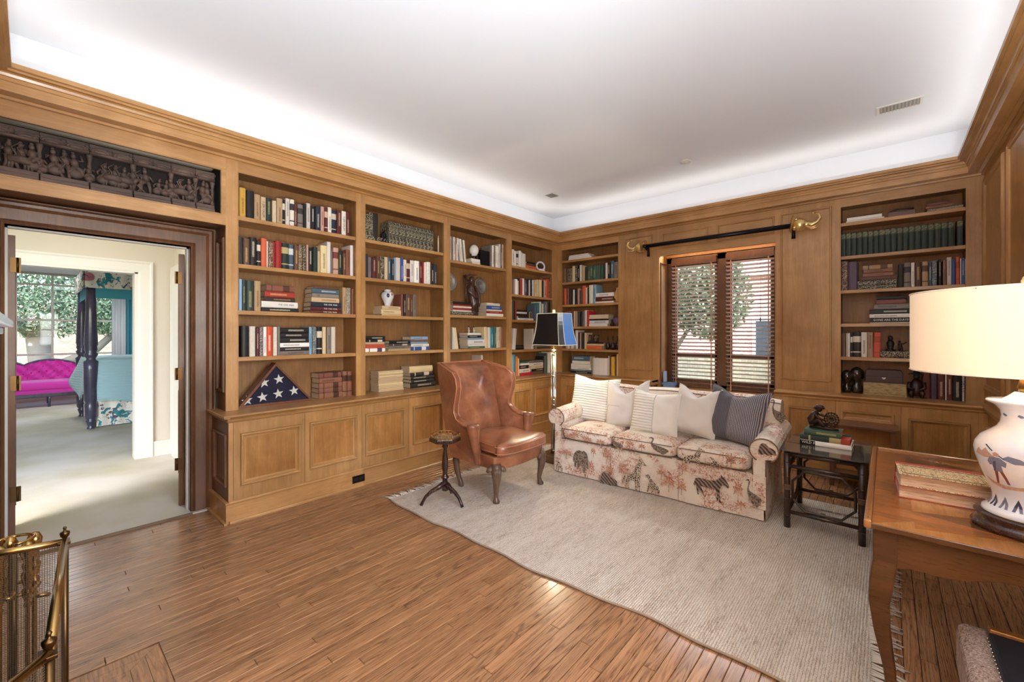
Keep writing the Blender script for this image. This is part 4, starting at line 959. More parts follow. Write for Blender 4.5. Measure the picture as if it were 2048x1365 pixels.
ANI = {
 'zebra': (STR, [[(.0, .58), (.03, .70), (.12, .74), (.45, .72), (.62, .76), (.74, .88), (.78, 1.0), (.82, .92), (.86, .98), (.87, .9), (.98, .70), (1.0, .62), (.96, .58), (.88, .66), (.80, .66), (.74, .50), (.73, .30), (.77, .04), (.80, .0), (.72, .0), (.70, .26), (.69, .05), (.65, .02), (.66, .30), (.62, .46), (.30, .44), (.18, .46), (.26, .28), (.30, .12), (.35, .08), (.30, .08), (.22, .22), (.14, .36), (.12, .30), (.14, .12), (.10, .12), (.06, .34), (.05, .48), (.0, .42), (-.03, .48)]]),
 'giraffe': (SPT, [[(.06, .34), (.12, .42), (.34, .50), (.46, .58), (.56, .80), (.60, .92), (.62, 1.0), (.66, .94), (.70, .97), (.72, .92), (.88, .80), (.86, .76), (.74, .80), (.70, .78), (.68, .60), (.66, .42), (.64, .28), (.66, .0), (.60, .0), (.57, .26), (.54, .02), (.50, .02), (.50, .28), (.30, .28), (.26, .20), (.28, .02), (.23, .02), (.20, .18), (.14, .02), (.09, .02), (.13, .22), (.08, .26), (.02, .06), (-.02, .05), (.02, .26)]]),
 'elephant': (INK, [[(.0, .55), (.06, .78), (.20, .92), (.40, .98), (.55, .94), (.68, 1.0), (.84, .94), (.94, .80), (.98, .60), (.97, .40), (1.0, .22), (.93, .20), (.90, .38), (.84, .46), (.82, .20), (.80, .0), (.66, .0), (.64, .24), (.60, .30), (.40, .30), (.38, .10), (.26, .10), (.28, .34), (.22, .38), (.18, .16), (.08, .18), (.10, .40), (.03, .40)]]),
 'ostrich': (INK, [[(.02, .93), (.12, .98), (.22, .98), (.27, .90), (.24, .78), (.20, .66), (.26, .56), (.42, .52), (.70, .46), (.95, .36), (1.0, .28), (.86, .12), (.70, .0), (.62, .06), (.40, .14), (.24, .28), (.13, .46), (.10, .62), (.17, .78), (.20, .88), (.14, .92), (.02, .90)]]),
 'tiger': (STR, [[(.0, .0), (.02, .4), (.1, .8), (.24, 1.0), (.42, .95), (.6, .7), (.8, .62), (.97, .45), (1.0, .1), (.8, .12), (.6, .0), (.4, .08), (.2, .0)]]),
 'calf': (SPT, [[(.1, .0), (.18, .34), (.3, .6), (.22, .8), (.05, .86), (.02, .93), (.2, 1.0), (.3, .98), (.42, .78), (.6, .62), (.9, .42), (1., .2), (.98, .0), (.9, .0), (.85, .2), (.6, .28), (.5, .0), (.42, .0), (.42, .26), (.28, .22), (.2, .0)]]),
 'palm': (RUST, [[(.46, .0), (.54, .0), (.52, .5), (.7, .42), (.95, .30), (.8, .52), (1.0, .6), (.74, .66), (.9, .86), (.6, .74), (.5, 1.0), (.42, .74), (.12, .9), (.28, .66), (.0, .62), (.22, .52), (.04, .32), (.32, .44), (.48, .5)]])}
def decal(kind, x, z, w, h, y=-.016, flip=False, fn=None):
    mt_, polys = ANI[kind]; m = MB()
    for poly in polys:
        P_ = [((1-a if flip else a)*w+x, b*h+z) for a, b in poly]
        tri = tessellate_polygon([[Vector((a, b, 0)) for a, b in P_]])
        g = fn or (lambda a, b: (a, y, b))
        m.add([g(a, b) for a, b in P_], [tuple(t) for t in tri])
    return m.build('printed_'+kind, mt_, sofa, fix=False)
ysk = lambda a, b: (a, -.0225-.0+.012*0-.013*(1-(b-.02)/.34), b)
def SX(px, py, off=-.02):   # place a print from where it is seen
    o = Vector((-2.60, 3.63)); d = Vector((math.cos(SA), math.sin(SA))); n = Vector((-d.y, d.x)); r = Vector(ray(px)); t = ((o+n*off).dot(n))/r.dot(n); p = r*t
    return (p-o).dot(d), CH-(py-CHY)/CF*t
def dpx(kind, x0, x1, yt, yb, flip=False, off=-.025, fn=None):
    cx = (x0+x1)/2; a, _ = SX(x0, 0, off); b, _ = SX(x1, 0, off); _, z1 = SX(cx, yt, off); _, z0 = SX(cx, yb, off)
    return decal(kind, a, z0, b-a, z1-z0, flip=flip, fn=fn or ysk)
dpx('elephant', 1147, 1177, 901, 944); dpx('giraffe', 1245, 1300, 914, 981); dpx('calf', 1291, 1320, 951, 986); dpx('zebra', 1389, 1459, 947, 1002)
dpx('ostrich', 1491, 1524, 960, 1015); dpx('tiger', 1201, 1236, 946, 970); dpx('calf', 1111, 1126, 915, 942)
for a in ((1120, 1148, 898, 918), (1182, 1192, 893, 915), (1205, 1222, 895, 928), (1212, 1230, 930, 958), (1236, 1258, 922, 962), (1312, 1334, 936, 960), (1325, 1352, 945, 985), (1352, 1378, 925, 950), (1465, 1488, 955, 1010), (1352, 1375, 960, 990), (1470, 1495, 1000, 1022), (1176, 1190, 920, 950)): dpx('palm', *a)
cf = lambda a, b: (a, -.0335, b)
dpx('giraffe', 1366, 1418, 894, 931, fn=cf, off=-.034); dpx('calf', 1418, 1442, 916, 935, fn=cf, off=-.034); dpx('ostrich', 1297, 1338, 877, 909, fn=cf, off=-.034)
dpx('palm', 1450, 1475, 905, 940, fn=cf, off=-.034); dpx('palm', 1250, 1270, 880, 900, fn=cf, off=-.034); dpx('palm', 1140, 1160, 862, 882, fn=cf, off=-.034)
for a in ((1130, 1150, 866, 882), (1165, 1186, 872, 890), (1190, 1212, 878, 894), (1232, 1246, 890, 906), (1340, 1349, 900, 914), (1452, 1470, 912, 934), (1476, 1496, 912, 940), (1275, 1292, 886, 905)): dpx('palm', *a, fn=cf, off=-.034)
dpx('ostrich', 1224, 1246, 874, 898, fn=cf, off=-.034)
bf = lambda a, b: (a, .572+(b-.53)*.11-.012, b)
dpx('ostrich', 1540, 1572, 800, 848, off=.57, fn=bf)
dpx('tiger', 1516, 1552, 888, 912, off=-.02, fn=lambda a, b: (a, -.0155, b))

# ================================================================ CUSHIONS ON THE SOFA
def fabric(name, col, kind='plain', col2=None, half=False):
    m = mat(name, col, .9, spec=.15, sheen=.2); k = NB(m); v = k.coords((1, 1, 1), 'Object'); n1 = k.noise(v, 160, 2, .6)
    if kind == 'pleat':
        w_ = k.n('ShaderNodeTexWave', bands_direction='Z'); k.l(v, w_.inputs[0]); w_.inputs['Scale'].default_value = 12; w_.inputs['Distortion'].default_value = 1.2; w_.inputs['Detail Scale'].default_value = 1.5
        ff = w_.outputs['Fac']
        if half: sp = k.n('ShaderNodeSeparateXYZ'); k.l(v, sp.inputs[0]); ff = k.math('MULTIPLY', ff, k.math('LESS_THAN', sp.outputs[0], .005))
        k.bump(ff, .7, .01)
    elif kind == 'stripe':
        w_ = k.n('ShaderNodeTexWave', bands_direction='X'); k.l(v, w_.inputs[0]); w_.inputs['Scale'].default_value = 24; w_.inputs['Distortion'].default_value = .5
        w2 = k.n('ShaderNodeTexWave', bands_direction='Z'); k.l(v, w2.inputs[0]); w2.inputs['Scale'].default_value = 50; w2.inputs['Distortion'].default_value = .5
        sp = k.n('ShaderNodeSeparateXYZ'); k.l(v, sp.inputs[0]); side = k.ramp(sp.outputs[0], [(.0, (60, 60, 60)), (.6, (255, 255, 255))]) if False else 1.0
        f = k.math('MULTIPLY', k.math('GREATER_THAN', w_.outputs['Fac'], .72), k.math('GREATER_THAN', w2.outputs['Fac'], .3))
        xx = k.math('MULTIPLY', k.math('GREATER_THAN', sp.outputs[0], -.02), .85)
        k.color(k.mix(k.math('MULTIPLY', f, k.math('ADD', xx, .12)), S(*col), S(*col2))); k.bump(w_.outputs['Fac'], .3, .004)
    else: k.bump(n1, .25, .003)
    return m
def pillow(label, M_, w, h, t, m, group=None, chop=0, seams=(), pinch=.10):
    o = thing('throw_pillow', label, 'pillow', (0, 0, 0)); o.matrix_world = M_
    def fn(u, v, sgn):
        X = 2*u-1; Y = 2*v-1
        ex = 1-pinch*(1-abs(Y)**2)*abs(X)**3*.6; ey = 1-pinch*(1-abs(X)**2)*abs(Y)**3*.6
        th = ((1-X**4)*(1-Y**4))**.62*(1-.0*X)
        nz_ = noise.noise(Vector((X*2.2+w*7, Y*2.2, sgn*3+h*5)))*.012*th+.006*math.sin(9*X*Y+3*Y)*th
        z = Y*h/2*ey; x = X*w/2*ex
        if chop: dz = chop*math.exp(-(X*1.9)**2)*max(0, Y)**2.0; z -= dz
        return (x, sgn*(th*t/2+nz_), z)
    m1 = MB(); m1.grid(lambda u, v: fn(u, v, -1), 26, 26); m1.grid(lambda u, v: fn(u, v, 1), 26, 26); m1.build('cover', m, o)
    n = 26; bd_ = [fn(i/n, 0, 1) for i in range(n+1)]+[fn(1, i/n, 1) for i in range(1, n+1)]+[fn(1-i/n, 1, 1) for i in range(1, n+1)]+[fn(0, 1-i/n, 1) for i in range(1, n+1)]
    MB().tube([(x, 0, z) for x, y, z in bd_], .0035, 5).build('edge_seam', m, o)
    for (u0, v0, u1, v1, zig) in seams:
        pts = []; N = 60 if zig else 16
        for i in range(N+1):
            q = i/N; u = u0+(u1-u0)*q+(.008*(-1)**i if zig else 0); v = v0+(v1-v0)*q; p = fn(u, v, -1); pts.append((p[0], p[1]-.0015, p[2]))
        MB().tube(pts, .0016, 4).build('stitching', mat('stitch_thread', (150, 146, 142), .8), o)
    return o
def PM(x, y, z, rz, rx, ry): # pillow pose: centre, yaw, lean back, roll in its own plane
    return Matrix.Translation((x, y, z)) @ Matrix.Rotation(math.radians(rz), 4, 'Z') @ Matrix.Rotation(math.radians(-rx), 4, 'X') @ Matrix.Rotation(math.radians(ry), 4, 'Y')
cr_ = fabric('cream_pleated_linen', (234, 231, 222), 'pleat'); gy_ = fabric('pale_grey_linen', (216, 211, 206)); wh_ = fabric('white_textured_linen', (232, 228, 220), 'pleat', half=True)
wg_ = fabric('soft_white_linen', (222, 219, 213)); dk_ = fabric('slate_striped_linen', (88, 86, 96), 'stripe', (206, 206, 210))
pillow('cream pleated pillow at the left end of the sofa', PM(-2.43, 4.13, .72, 8, 16, 3), .54, .50, .16, cr_, chop=.03)
pillow('pale grey pillow with a flap seam, behind and left of the stitched white pillow', PM(-2.02, 4.10, .715, 2, 15, -4), .46, .50, .20, gy_, chop=.17, seams=((.1, .45, .42, .42, 0), (.1, .45, .05, .02, 0)))
pillow('white pillow with one zigzag stitched line, centre of the sofa', PM(-1.67, 3.97, .68, 2, 12, 2), .46, .42, .16, wh_, chop=.02, seams=((.52, .02, .52, .98, 1),))
pillow('plain soft white pillow with dented top beside the dark pillow', PM(-1.315, 4.06, .735, -6, 14, 4), .40, .46, .18, wg_, chop=.11)
pillow('dark slate striped pillow at the right end of the sofa', PM(-.985, 4.07, .735, -8, 14, 5), .50, .49, .20, dk_, chop=.07, pinch=.16)

# ================================================================ LEATHER WING CHAIR
leather = mat('tan_leather', (158, 92, 62), .34, coat=.5); k = NB(leather); v = k.coords((1, 1, 1)); n1 = k.noise(v, 5, 4, .6); n2 = k.noise(v, 240, 2, .6)
k.color(k.ramp(n1, [(.3, (108, 64, 42)), (.55, (148, 92, 62)), (.75, (178, 122, 90))])); k.bump(n2, .12, .001); k.rough(k.math('ADD', k.math('MULTIPLY', n1, .22), .24))
weltm = mat('leather_welt', (176, 114, 84), .4)
CX, CY_ = -2.78, 2.91
ch = thing('wing_armchair', 'tan leather wing armchair with carved cabriole legs on the rug', 'armchair', (CX, CY_, 0))
HWF, HWB = .335, .285            # half widths front/back
def seatpoly(g=0, bow=.05):
    pts = []
    for i in range(9): t = -1+2*i/8; pts.append((.31+bow*(1-t*t)+g, t*(HWF+g)))
    return pts+[(-.27-g, HWB+g), (-.27-g, -HWB-g)]
m = MB().prism(seatpoly(), .29, .40); m.build('seat_rail', leather, ch, bev=.012, seg=3)
def cush(u, v):
    th = 2*PI*u; ph = -PI/2+PI*v
    def sup(t, e): return math.copysign(abs(t)**e, t)
    X = sup(math.cos(th), .35)*sup(math.cos(ph), .4); Y = sup(math.sin(th), .35)*sup(math.cos(ph), .4); Z = sup(math.sin(ph), .45)
    hw = .275+.045*(X+1)/2 + (.035 if X > .75 else 0)
    x = .09+.30*X+.035*(1-Y*Y)*(X > 0)*X
    return (x, Y*hw, .455+.062*Z+.030*(1-X*X)*(1-Y*Y)*(Z > 0)+.012*math.sin(X*6+Y*4)*(Z > .5)*(1-X*X))
c_ = MB().grid(cush, 56, 22, wrapu=True).build('seat_cushion', leather, ch)
for zz in (.432, .49):
    pts = []
    for i in range(41):
        th = -PI*.5+PI*i/40; X = math.copysign(abs(math.cos(th))**.35, math.cos(th)); Y = math.copysign(abs(math.sin(th))**.35, math.sin(th)); hw = .275+.045*(X+1)/2+(.035 if X > .75 else 0)
        pts.append((.09+.298*X+.035*(1-Y*Y)*X, Y*hw, zz))
    MB().tube(pts, .004, 6).build('welt', weltm, c_)
# inner back pad and outer back
def bk(u, v, f):
    Y = 2*u-1; z = .40+.76*v; hw = .27+.035*v
    xb = -.27-.19*v**1.15
    if f: x = xb+.11-.02*v+.045*math.sin(PI*min(1, v*1.15))*(1-Y*Y)-(.10*max(0, (v-.86)/.14)**2)
    else: x = xb-.015
    if v > .86: z -= .012*((v-.86)/.14)**2*(1 if f else 0)
    return (x, Y*hw, z)
m = MB(); m.grid(lambda u, v: bk(u, v, 1), 14, 20); m.grid(lambda u, v: bk(u, v, 0), 14, 20)
m.grid(lambda u, v: tuple(a+(b-a)*v for a, b in zip(bk(u, 1, 1), bk(u, 1, 0))), 14, 2)
for u in (0, 1): m.grid(lambda a, v: tuple(p+(q-p)*a for p, q in zip(bk(u, v, 1), bk(u, v, 0))), 2, 20)
m.build('back', leather, ch)
MB().tube([bk(i/14, 1, 0) for i in range(15)], .005, 6).build('welt', weltm, ch)
WPOLY = [(-.26, .30), (.13, .30), (.125, .48), (.12, .63), (.04, .64), (-.04, .65), (-.10, .68), (-.14, .73), (-.135, .80), (-.105, .88), (-.09, .96), (-.11, 1.04), (-.17, 1.09), (-.26, 1.11), (-.36, 1.135), (-.46, 1.16), (-.44, 1.0), (-.36, .70), (-.29, .45)]
for s in (-1, 1):
    def yy(x, z): # outward position of the side: wings lean out slightly, arms flare
        return s*(.30+.075*min(1, max(0, (x+.42)/.32))*min(1, max(0, (z-.3)/.3)))
    m = MB(); n = len(WPOLY); o_ = []; i_ = []
    for x, z in WPOLY: y = yy(x, z); o_.append((x, y+s*.028, z)); i_.append((x, y-s*.028, z))
    tri = tessellate_polygon([[Vector((a, b, 0)) for a, b in WPOLY]])
    m.add(o_+i_, [tuple(t) for t in tri]+[tuple(i+n for i in t[::-1]) for t in tri]+[(i, (i+1) % n, (i+1) % n+n, i+n) for i in range(n)])
    m.build('side_wing', leather, ch, bev=.014, seg=3)
    MB().tube([(x, yy(x, z)-s*.026, z) for x, z in WPOLY[3:16]], .0055, 6).tube([(x, yy(x, z)+s*.026, z) for x, z in WPOLY[3:16]], .0055, 6).build('welt', weltm, ch)
    # arm: rolled top pad ending in a cone shaped post
    m = MB(); m.lathe([(.030, .30), (.038, .42), (.050, .55), (.062, .64), (.060, .657), (.0, .662)], (.10, 0, 0), 20, sx=.85); m.v = [(a, b+s*(.315+.065*min(1, max(0, (c-.3)/.3))), c) for a, b, c in m.v]
    m.build('arm_post', leather, ch)
    m = MB(); m.tube([(.10, s*.378, .635), (.01, s*.376, .64), (-.08, s*.366, .665), (-.13, s*.36, .70)], [.050, .044, .034, .02], 14, flat=.5, up=(0, 0, 1)); m.build('arm_pad', leather, ch)
# legs
def cab(x, y, a, front):
    m = MB(); d = Vector((math.cos(a), math.sin(a), 0))
    P_ = [(.0, .33), (.012, .28), (.022, .235), (.016, .18), (.004, .12), (-.004, .07), (.0, .035), (.008, .014), (.008, .002)] if front else [(.0, .33), (-.0, .24), (-.012, .16), (-.03, .09), (-.05, .045), (-.055, .02), (-.055, .002)]
    R_ = [.042, .046, .042, .032, .025, .02, .021, .031, .027] if front else [.034, .032, .028, .022, .02, .026, .024]
    m.tube([Vector((x, y, 0))+d*p+Vector((0, 0, z)) for p, z in P_], R_, 12, up=d)
    o = m.build('leg', LEGW, ch, loc=(0, 0, .011))
    if front:
        m = MB(); c = Vector((x, y, .255))+d*.03
        m.ball(c, .03, .03, .052, 12, 8, Matrix.Rotation(a, 3, 'Z') @ Matrix.Diagonal((.8, 1.2, 1)).to_3x3())
        for i in range(7): t = (i-3)*.3; q = d.cross(Vector((0, 0, 1))); m.tube([c+d*.02+Vector((0, 0, -.045)), c+d*.026+q*math.sin(t)*.035+Vector((0, 0, .045*math.cos(t)))], [.004, .006], 6)
        for q in (-1, 1): e = d.cross(Vector((0, 0, 1)))*q; m.tube([Vector((x, y, .29))+e*.03, Vector((x, y, .28))+e*.065, Vector((x, y, .262))+e*.078], [.03, .024, .014], 8)
        m.build('carved_knee', LEGW, o)
cab(.30, -.30, math.radians(-35), 1); cab(.30, .30, math.radians(35), 1); cab(-.27, -.25, math.radians(200), 0); cab(-.27, .25, math.radians(160), 0)

# ================================================================ TRIPOD STAND
tr = thing('tripod_table', 'small dark tripod candle stand with hexagonal brass galleried top', 'table', (-2.82, 2.337, .011))
m = MB(); m.lathe([(.020, .13), (.024, .16), (.022, .20), (.032, .205), (.034, .215), (.024, .225), (.018, .24), (.028, .30), (.026, .36), (.018, .43), (.014, .455), (.022, .465), (.027, .475), (.022, .485), (.026, .50), (.034, .52)], seg=20)
m.lathe([(.0, .098), (.026, .10), (.03, .13), (.024, .17)], seg=16); m.build('column', MAHOG, tr)
a0 = math.atan2(2.153-2.337, -2.908+2.82)
for i in range(3):
    a = a0+i*2*PI/3; d = Vector((math.cos(a), math.sin(a), 0))
    MB().tube([d*.015+Vector((0, 0, .155)), d*.06+Vector((0, 0, .13)), d*.12+Vector((0, 0, .105)), d*.165+Vector((0, 0, .07)), d*.19+Vector((0, 0, .03)), d*.203+Vector((0, 0, .004))], [.024, .020, .016, .014, .0125, .014], 10, up=(0, 0, 1)).build('leg', MAHOG, tr)
hexp = lambda r, n=6: [(r*math.cos(PI/6+2*PI*i/n+.35), r*math.sin(PI/6+2*PI*i/n+.35)) for i in range(n)]
MB().prism(hexp(.134), .52, .548).build('top', MAHOG, tr, bev=.003)
MB().prism(hexp(.118), .548, .551).build('inset', mat('worn_mirror', (170, 160, 140), .3, .6), tr)
m = MB(); hp = hexp(.122)
for z, r in ((.556, .003), (.584, .0028)): m.tube([(a, b, z) for a, b in hp+[hp[0]]], r, 6, smooth=False)
m.build('gallery_rail', BRASS, tr)
for i in range(6):
    a, b = hp[i], hp[(i+1) % 6]
    for j in range(4):
        q = j/4; x, y = a[0]+(b[0]-a[0])*q, a[1]+(b[1]-a[1])*q
        MB().lathe([(.0022, .55), (.0022, .56), (.004, .566), (.0022, .572), (.0022, .584)], (x, y, 0), 6).build('gallery_post', BRASS, tr)

# ================================================================ FLOOR LAMP
fl = thing('floor_lamp', 'tall nickel floor lamp with black bell shade in the corner', 'lamp', (-2.845, 3.95, .011))
MB().box(-.12, .12, -.16, .14, 0, .075).build('base', LEGW, fl, bev=.004)
m = MB(); m.tube([(0, 0, .075), (0, 0, 1.25)], .016, 14)
for z in (.10, .62, .68, .95, 1.2, 1.24): m.lathe([(.017, z-.012), (.028, z-.004), (.03, z), (.028, z+.004), (.017, z+.012)], seg=14)
m.build('pole', CHROME, fl)
MB().tube([(.028, -.01, .075), (.028, -.01, 1.22)], .006, 10).tube([(-.028, -.01, .075), (-.028, -.01, 1.22)], .006, 10).build('side_rod', CHROME, fl)
SHB = mat('black_shade', (22, 22, 24), .25, coat=.4); SHL = mat('blue_shade_panel', (38, 108, 190), .3, coat=.5); TRM = mat('pale_trim', (226, 224, 200), .5); INN = mat('shade_lining', (250, 240, 215), .8, emit=(255, 236, 200), es=1.2)  # blue panel: window reflection painted onto the black shade
def shade_ring(z): # rectangle with cut corners, bell curve
    t = (z-1.305)/.353; k_ = 1-.235*t-.055*math.sin(PI*t) ; wx, wy, c = .235*k_, .165*k_, .05*k_
    return [(wx, -wy+c), (wx, wy-c), (wx-c, wy), (-wx+c, wy), (-wx, wy-c), (-wx, -wy+c), (-wx+c, -wy), (wx-c, -wy)]
ROT = math.radians(-4)
zs_ = [1.305+.353*i/8 for i in range(9)]; rg = [shade_ring(z) for z in zs_]
sh = MB()
fl_s = None
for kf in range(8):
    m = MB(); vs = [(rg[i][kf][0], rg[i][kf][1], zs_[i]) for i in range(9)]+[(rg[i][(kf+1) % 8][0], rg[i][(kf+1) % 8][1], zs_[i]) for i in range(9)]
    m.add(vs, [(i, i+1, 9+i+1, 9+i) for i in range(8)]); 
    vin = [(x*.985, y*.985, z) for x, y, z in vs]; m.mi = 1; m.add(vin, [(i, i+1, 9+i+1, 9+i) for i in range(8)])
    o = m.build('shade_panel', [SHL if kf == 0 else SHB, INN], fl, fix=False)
    MB().tube([(rg[i][kf][0], rg[i][kf][1], zs_[i]) for i in range(9)], .0032, 6).build('shade_trim', TRM, fl)
for i in (0, 8): MB().tube([(x, y, zs_[i]) for x, y in rg[i]+[rg[i][0]]], .004, 6, smooth=False).build('shade_hoop', TRM, fl)
MB().tube([(0, 0, 1.25), (0, 0, 1.67)], .004, 8).tube([(-.17, 0, 1.65), (.17, 0, 1.65)], .003, 6).tube([(0, -.12, 1.65), (0, .12, 1.65)], .003, 6).build('harp', BRASS, fl)
MB().box(-.012, .012, -.012, .012, 1.665, 1.705).build('finial', TRM, fl, bev=.003)
MB().ball((0, 0, 1.40), .028, .028, .045).build('bulb', mat('bulb', (255, 240, 210), .5, emit=(255, 232, 190), es=14), fl)
pl = bpy.data.lights.new('floor_lamp_bulb', 'POINT'); pl.energy = 22; pl.color = (1, .84, .62); pl.shadow_soft_size = .04
po = bpy.data.objects.new('floor_lamp_bulb', pl); COL.objects.link(po); po.location = (-2.845, 3.95, 1.345)

# ================================================================ RATTAN TABLE
RAT = wood('dark_rattan', (28, 20, 18), (70, 50, 40), 'z', rough=.35, coat=.3, grain=2)
rt_ = thing('rattan_side_table', 'dark rattan side table with glass top beside the sofa', 'table', (-.34, 4.02, .011))
def cane(nm, pts, r, par=rt_):
    m = MB(); m.tube(pts, r, 10)
    for a, b in zip(pts[:-1], pts[1:]):
        a, b = Vector(a), Vector(b); L = (b-a).length
        if L > .25:
            for q in (.3, .72): p = a+(b-a)*q; dd = (b-a).normalized(); m.tube([p-dd*.004, p, p+dd*.004], [r, r*1.14, r], 10)
    return m.build(nm, RAT, par)
LX, LY = .215, .30
for sx in (-1, 1):
    for sy in (-1, 1): cane('leg', [(sx*LX, sy*LY, 0), (sx*LX, sy*LY, .30), (sx*LX, sy*LY, .555)], .021)
def side(p0, p1):
    p0, p1 = Vector(p0), Vector(p1); d = p1-p0
    P = lambda t, z: tuple(p0+d*t+Vector((0, 0, z)))
    cane('top_rail', [P(0, .545), P(1, .545)], .019); cane('upper_stretcher', [P(0, .455), P(1, .455)], .014); cane('lower_stretcher', [P(0, .115), P(1, .115)], .014)
    cane('octagon_brace', [P(.08, .19), P(.08, .35), P(.25, .43), P(.75, .43), P(.92, .35), P(.92, .22), P(.75, .14), P(.25, .14), P(.08, .22)], .009)
    for t, z0, z1, r in ((.5, .43, .455, .021), (.5, .115, .14, .021)):
        m = MB()
        for j in range(4): m.tube([Vector(P(t+.012*(j-1.5), z0-.016)), Vector(P(t+.012*(j-1.5), z1+.016))], .006, 6)
        o = m.build('binding', mat('binding_cane', (104, 84, 66), .6), rt_)
side((-LX, -LY, 0), (LX, -LY, 0)); side((LX, -LY, 0), (LX, LY, 0)); side((LX, LY, 0), (-LX, LY, 0)); side((-LX, LY, 0), (-LX, -LY, 0))
for sx in (-1, 1):
    m = MB()
    for j in range(4): m.lathe([(.023, .28+j*.01), (.026, .284+j*.01), (.023, .288+j*.01)], (sx*LX, -LY, 0), 10)
    m.build('binding', mat('binding_cane', (104, 84, 66), .6), rt_)
rr = .05; gp = []
for cx, cy, a in ((.255-rr, .345-rr, 0), (-.255+rr, .345-rr, 90), (-.255+rr, -.345+rr, 180), (.255-rr, -.345+rr, 270)):
    for j in range(6): t = math.radians(a+j*18); gp.append((cx+rr*math.cos(t), cy+rr*math.sin(t)))
SMG = mat('smoked_glass', (120, 120, 116), .03, trans=.75, spec=.8, coat=.6)
MB().prism(gp, .567, .577).build('glass_top', SMG, rt_, bev=.002)
# three books and a figurine on it
def tbook(w, d, h, z, x, y, rz, c, pr, label, key=None):
    me = book_mesh(w, h, d, 'h', c, pr); o = bpy.data.objects.new('book', me); COL.objects.link(o); o.location = (x, y, z); o.rotation_euler = (0, 0, rz)
    tag(o, label, 'book', 'books on the glass side table'); BOOKS[key] = o; return o
gz = .589
def bpos(px0, px1, py0, zz):
    a = ray(px0); b = ray(px1); return a, b
tbook(.315, .24, .034, gz, -.35, 3.97, math.radians(-1), 'W', 0, 'white and black book, bottom of three on the glass side table', 'wild')
tbook(.305, .22, .038, gz+.0345, -.355, 3.975, math.radians(-1), 'g', 2, 'dark green book with red end, middle of three on the glass side table', 'mid')
tbook(.225, .18, .044, gz+.073, -.37, 3.985, math.radians(-3), 'G', 1, 'green cloth book under the crouching figurine on the glass side table', 'gtop')
o = BOOKS['wild']; MB().box(-.1575, -.06, -.0045, -.0035, .001, .033).build('black_spine_end', BLACKM, o, fix=True)
t = text('WILD FI', .026, mat('print_bright_white', PAL['W'], .5), Matrix.Identity(4), None, sx=1); t.parent = o; t.matrix_local = Matrix.Translation((-.10, -.0052, .017)) @ Matrix.Rotation(PI/2, 4, 'X')
o = BOOKS['mid']; MB().box(.10, .1535, -.006, .12, .002, .0385).build('red_spine_end', mat('red_cloth', (170, 66, 52), .6), o)
BRZ = mat('dark_bronze', (58, 42, 34), .35, .4)
fg = thing('figurine', 'dark bronze crouching figure holding a pierced round fan on green book', 'figurine', (-.372, 4.06, gz+.1175), math.radians(-5))
m = MB()
m.tube([(-.085, 0, .008), (-.03, .01, .012), (.04, -.01, .010), (.10, 0, .008)], [.016, .024, .022, .010], 8, flat=.6, up=(0, 0, 1)); m.build('ground', BRZ, fg)
m = MB(); m.tube([(-.06, 0, .03), (-.07, 0, .07), (-.055, 0, .105), (-.035, 0, .13)], [.03, .032, .026, .014], 10)       # bent torso
m.tube([(-.062, -.015, .04), (-.02, -.02, .07), (.01, -.02, .035), (.005, -.02, .02)], [.02, .018, .014, .011], 8)      # near leg
m.tube([(-.062, .018, .03), (-.01, .02, .03), (.03, .02, .022)], [.02, .016, .010], 8)
m.tube([(-.045, -.022, .115), (-.02, -.03, .085), (.015, -.02, .07)], [.011, .009, .007], 7)
m.tube([(-.04, .02, .115), (-.0, .02, .10), (.03, .01, .10)], [.011, .009, .007], 7); m.build('body', BRZ, fg)
m = MB(); m.ball((-.022, 0, .150), .02, .017, .022); m.tube([(-.05, 0, .150), (-.03, 0, .168), (0, 0, .165), (.012, 0, .155)], [.010, .02, .016, .006], 8); m.tube([(-.06, 0, .152), (-.045, 0, .166)], [.003, .009], 6); m.build('head', BRZ, fg)
m = MB(); cc = Vector((.055, 0, .083))
for r in (.012, .028, .044): m.tube([(cc.x+r*math.cos(i*PI/10), 0, cc.z+r*1.1*math.sin(i*PI/10)) for i in range(21)], .004, 6)
for i in range(12): a = i*PI/6; m.tube([(cc.x, 0, cc.z), (cc.x+.047*math.cos(a), 0, cc.z+.052*math.sin(a))], .003, 5)
for i in range(16): a = i*PI/8; m.ball((cc.x+.044*math.cos(a), 0, cc.z+.049*math.sin(a)), .008, .01, .008, 6, 4)
m.build('pierced_fan', BRZ, fg)

# low wooden stand behind the table
ls = thing('low_wooden_stand', 'low dark wooden stand against the cabinets behind the glass table', 'stand', (-.17, 5.19, 0))
MB().box(-.28, .255, -.17, .12, .575, .597).build('top', DY, ls, bev=.004)
for x in (-.24, .195): MB().box(x, x+.035, -.14, -.105, 0, .575).build('leg', DZ, ls); MB().box(x, x+.035, .07, .105, 0, .575).build('leg', DZ, ls)
MB().box(-.24, .21, .08, .10, .12, .575).build('back_board', WP, ls); MB().box(-.22, .20, -.13, .09, .10, .12).build('shelf', DY, ls)
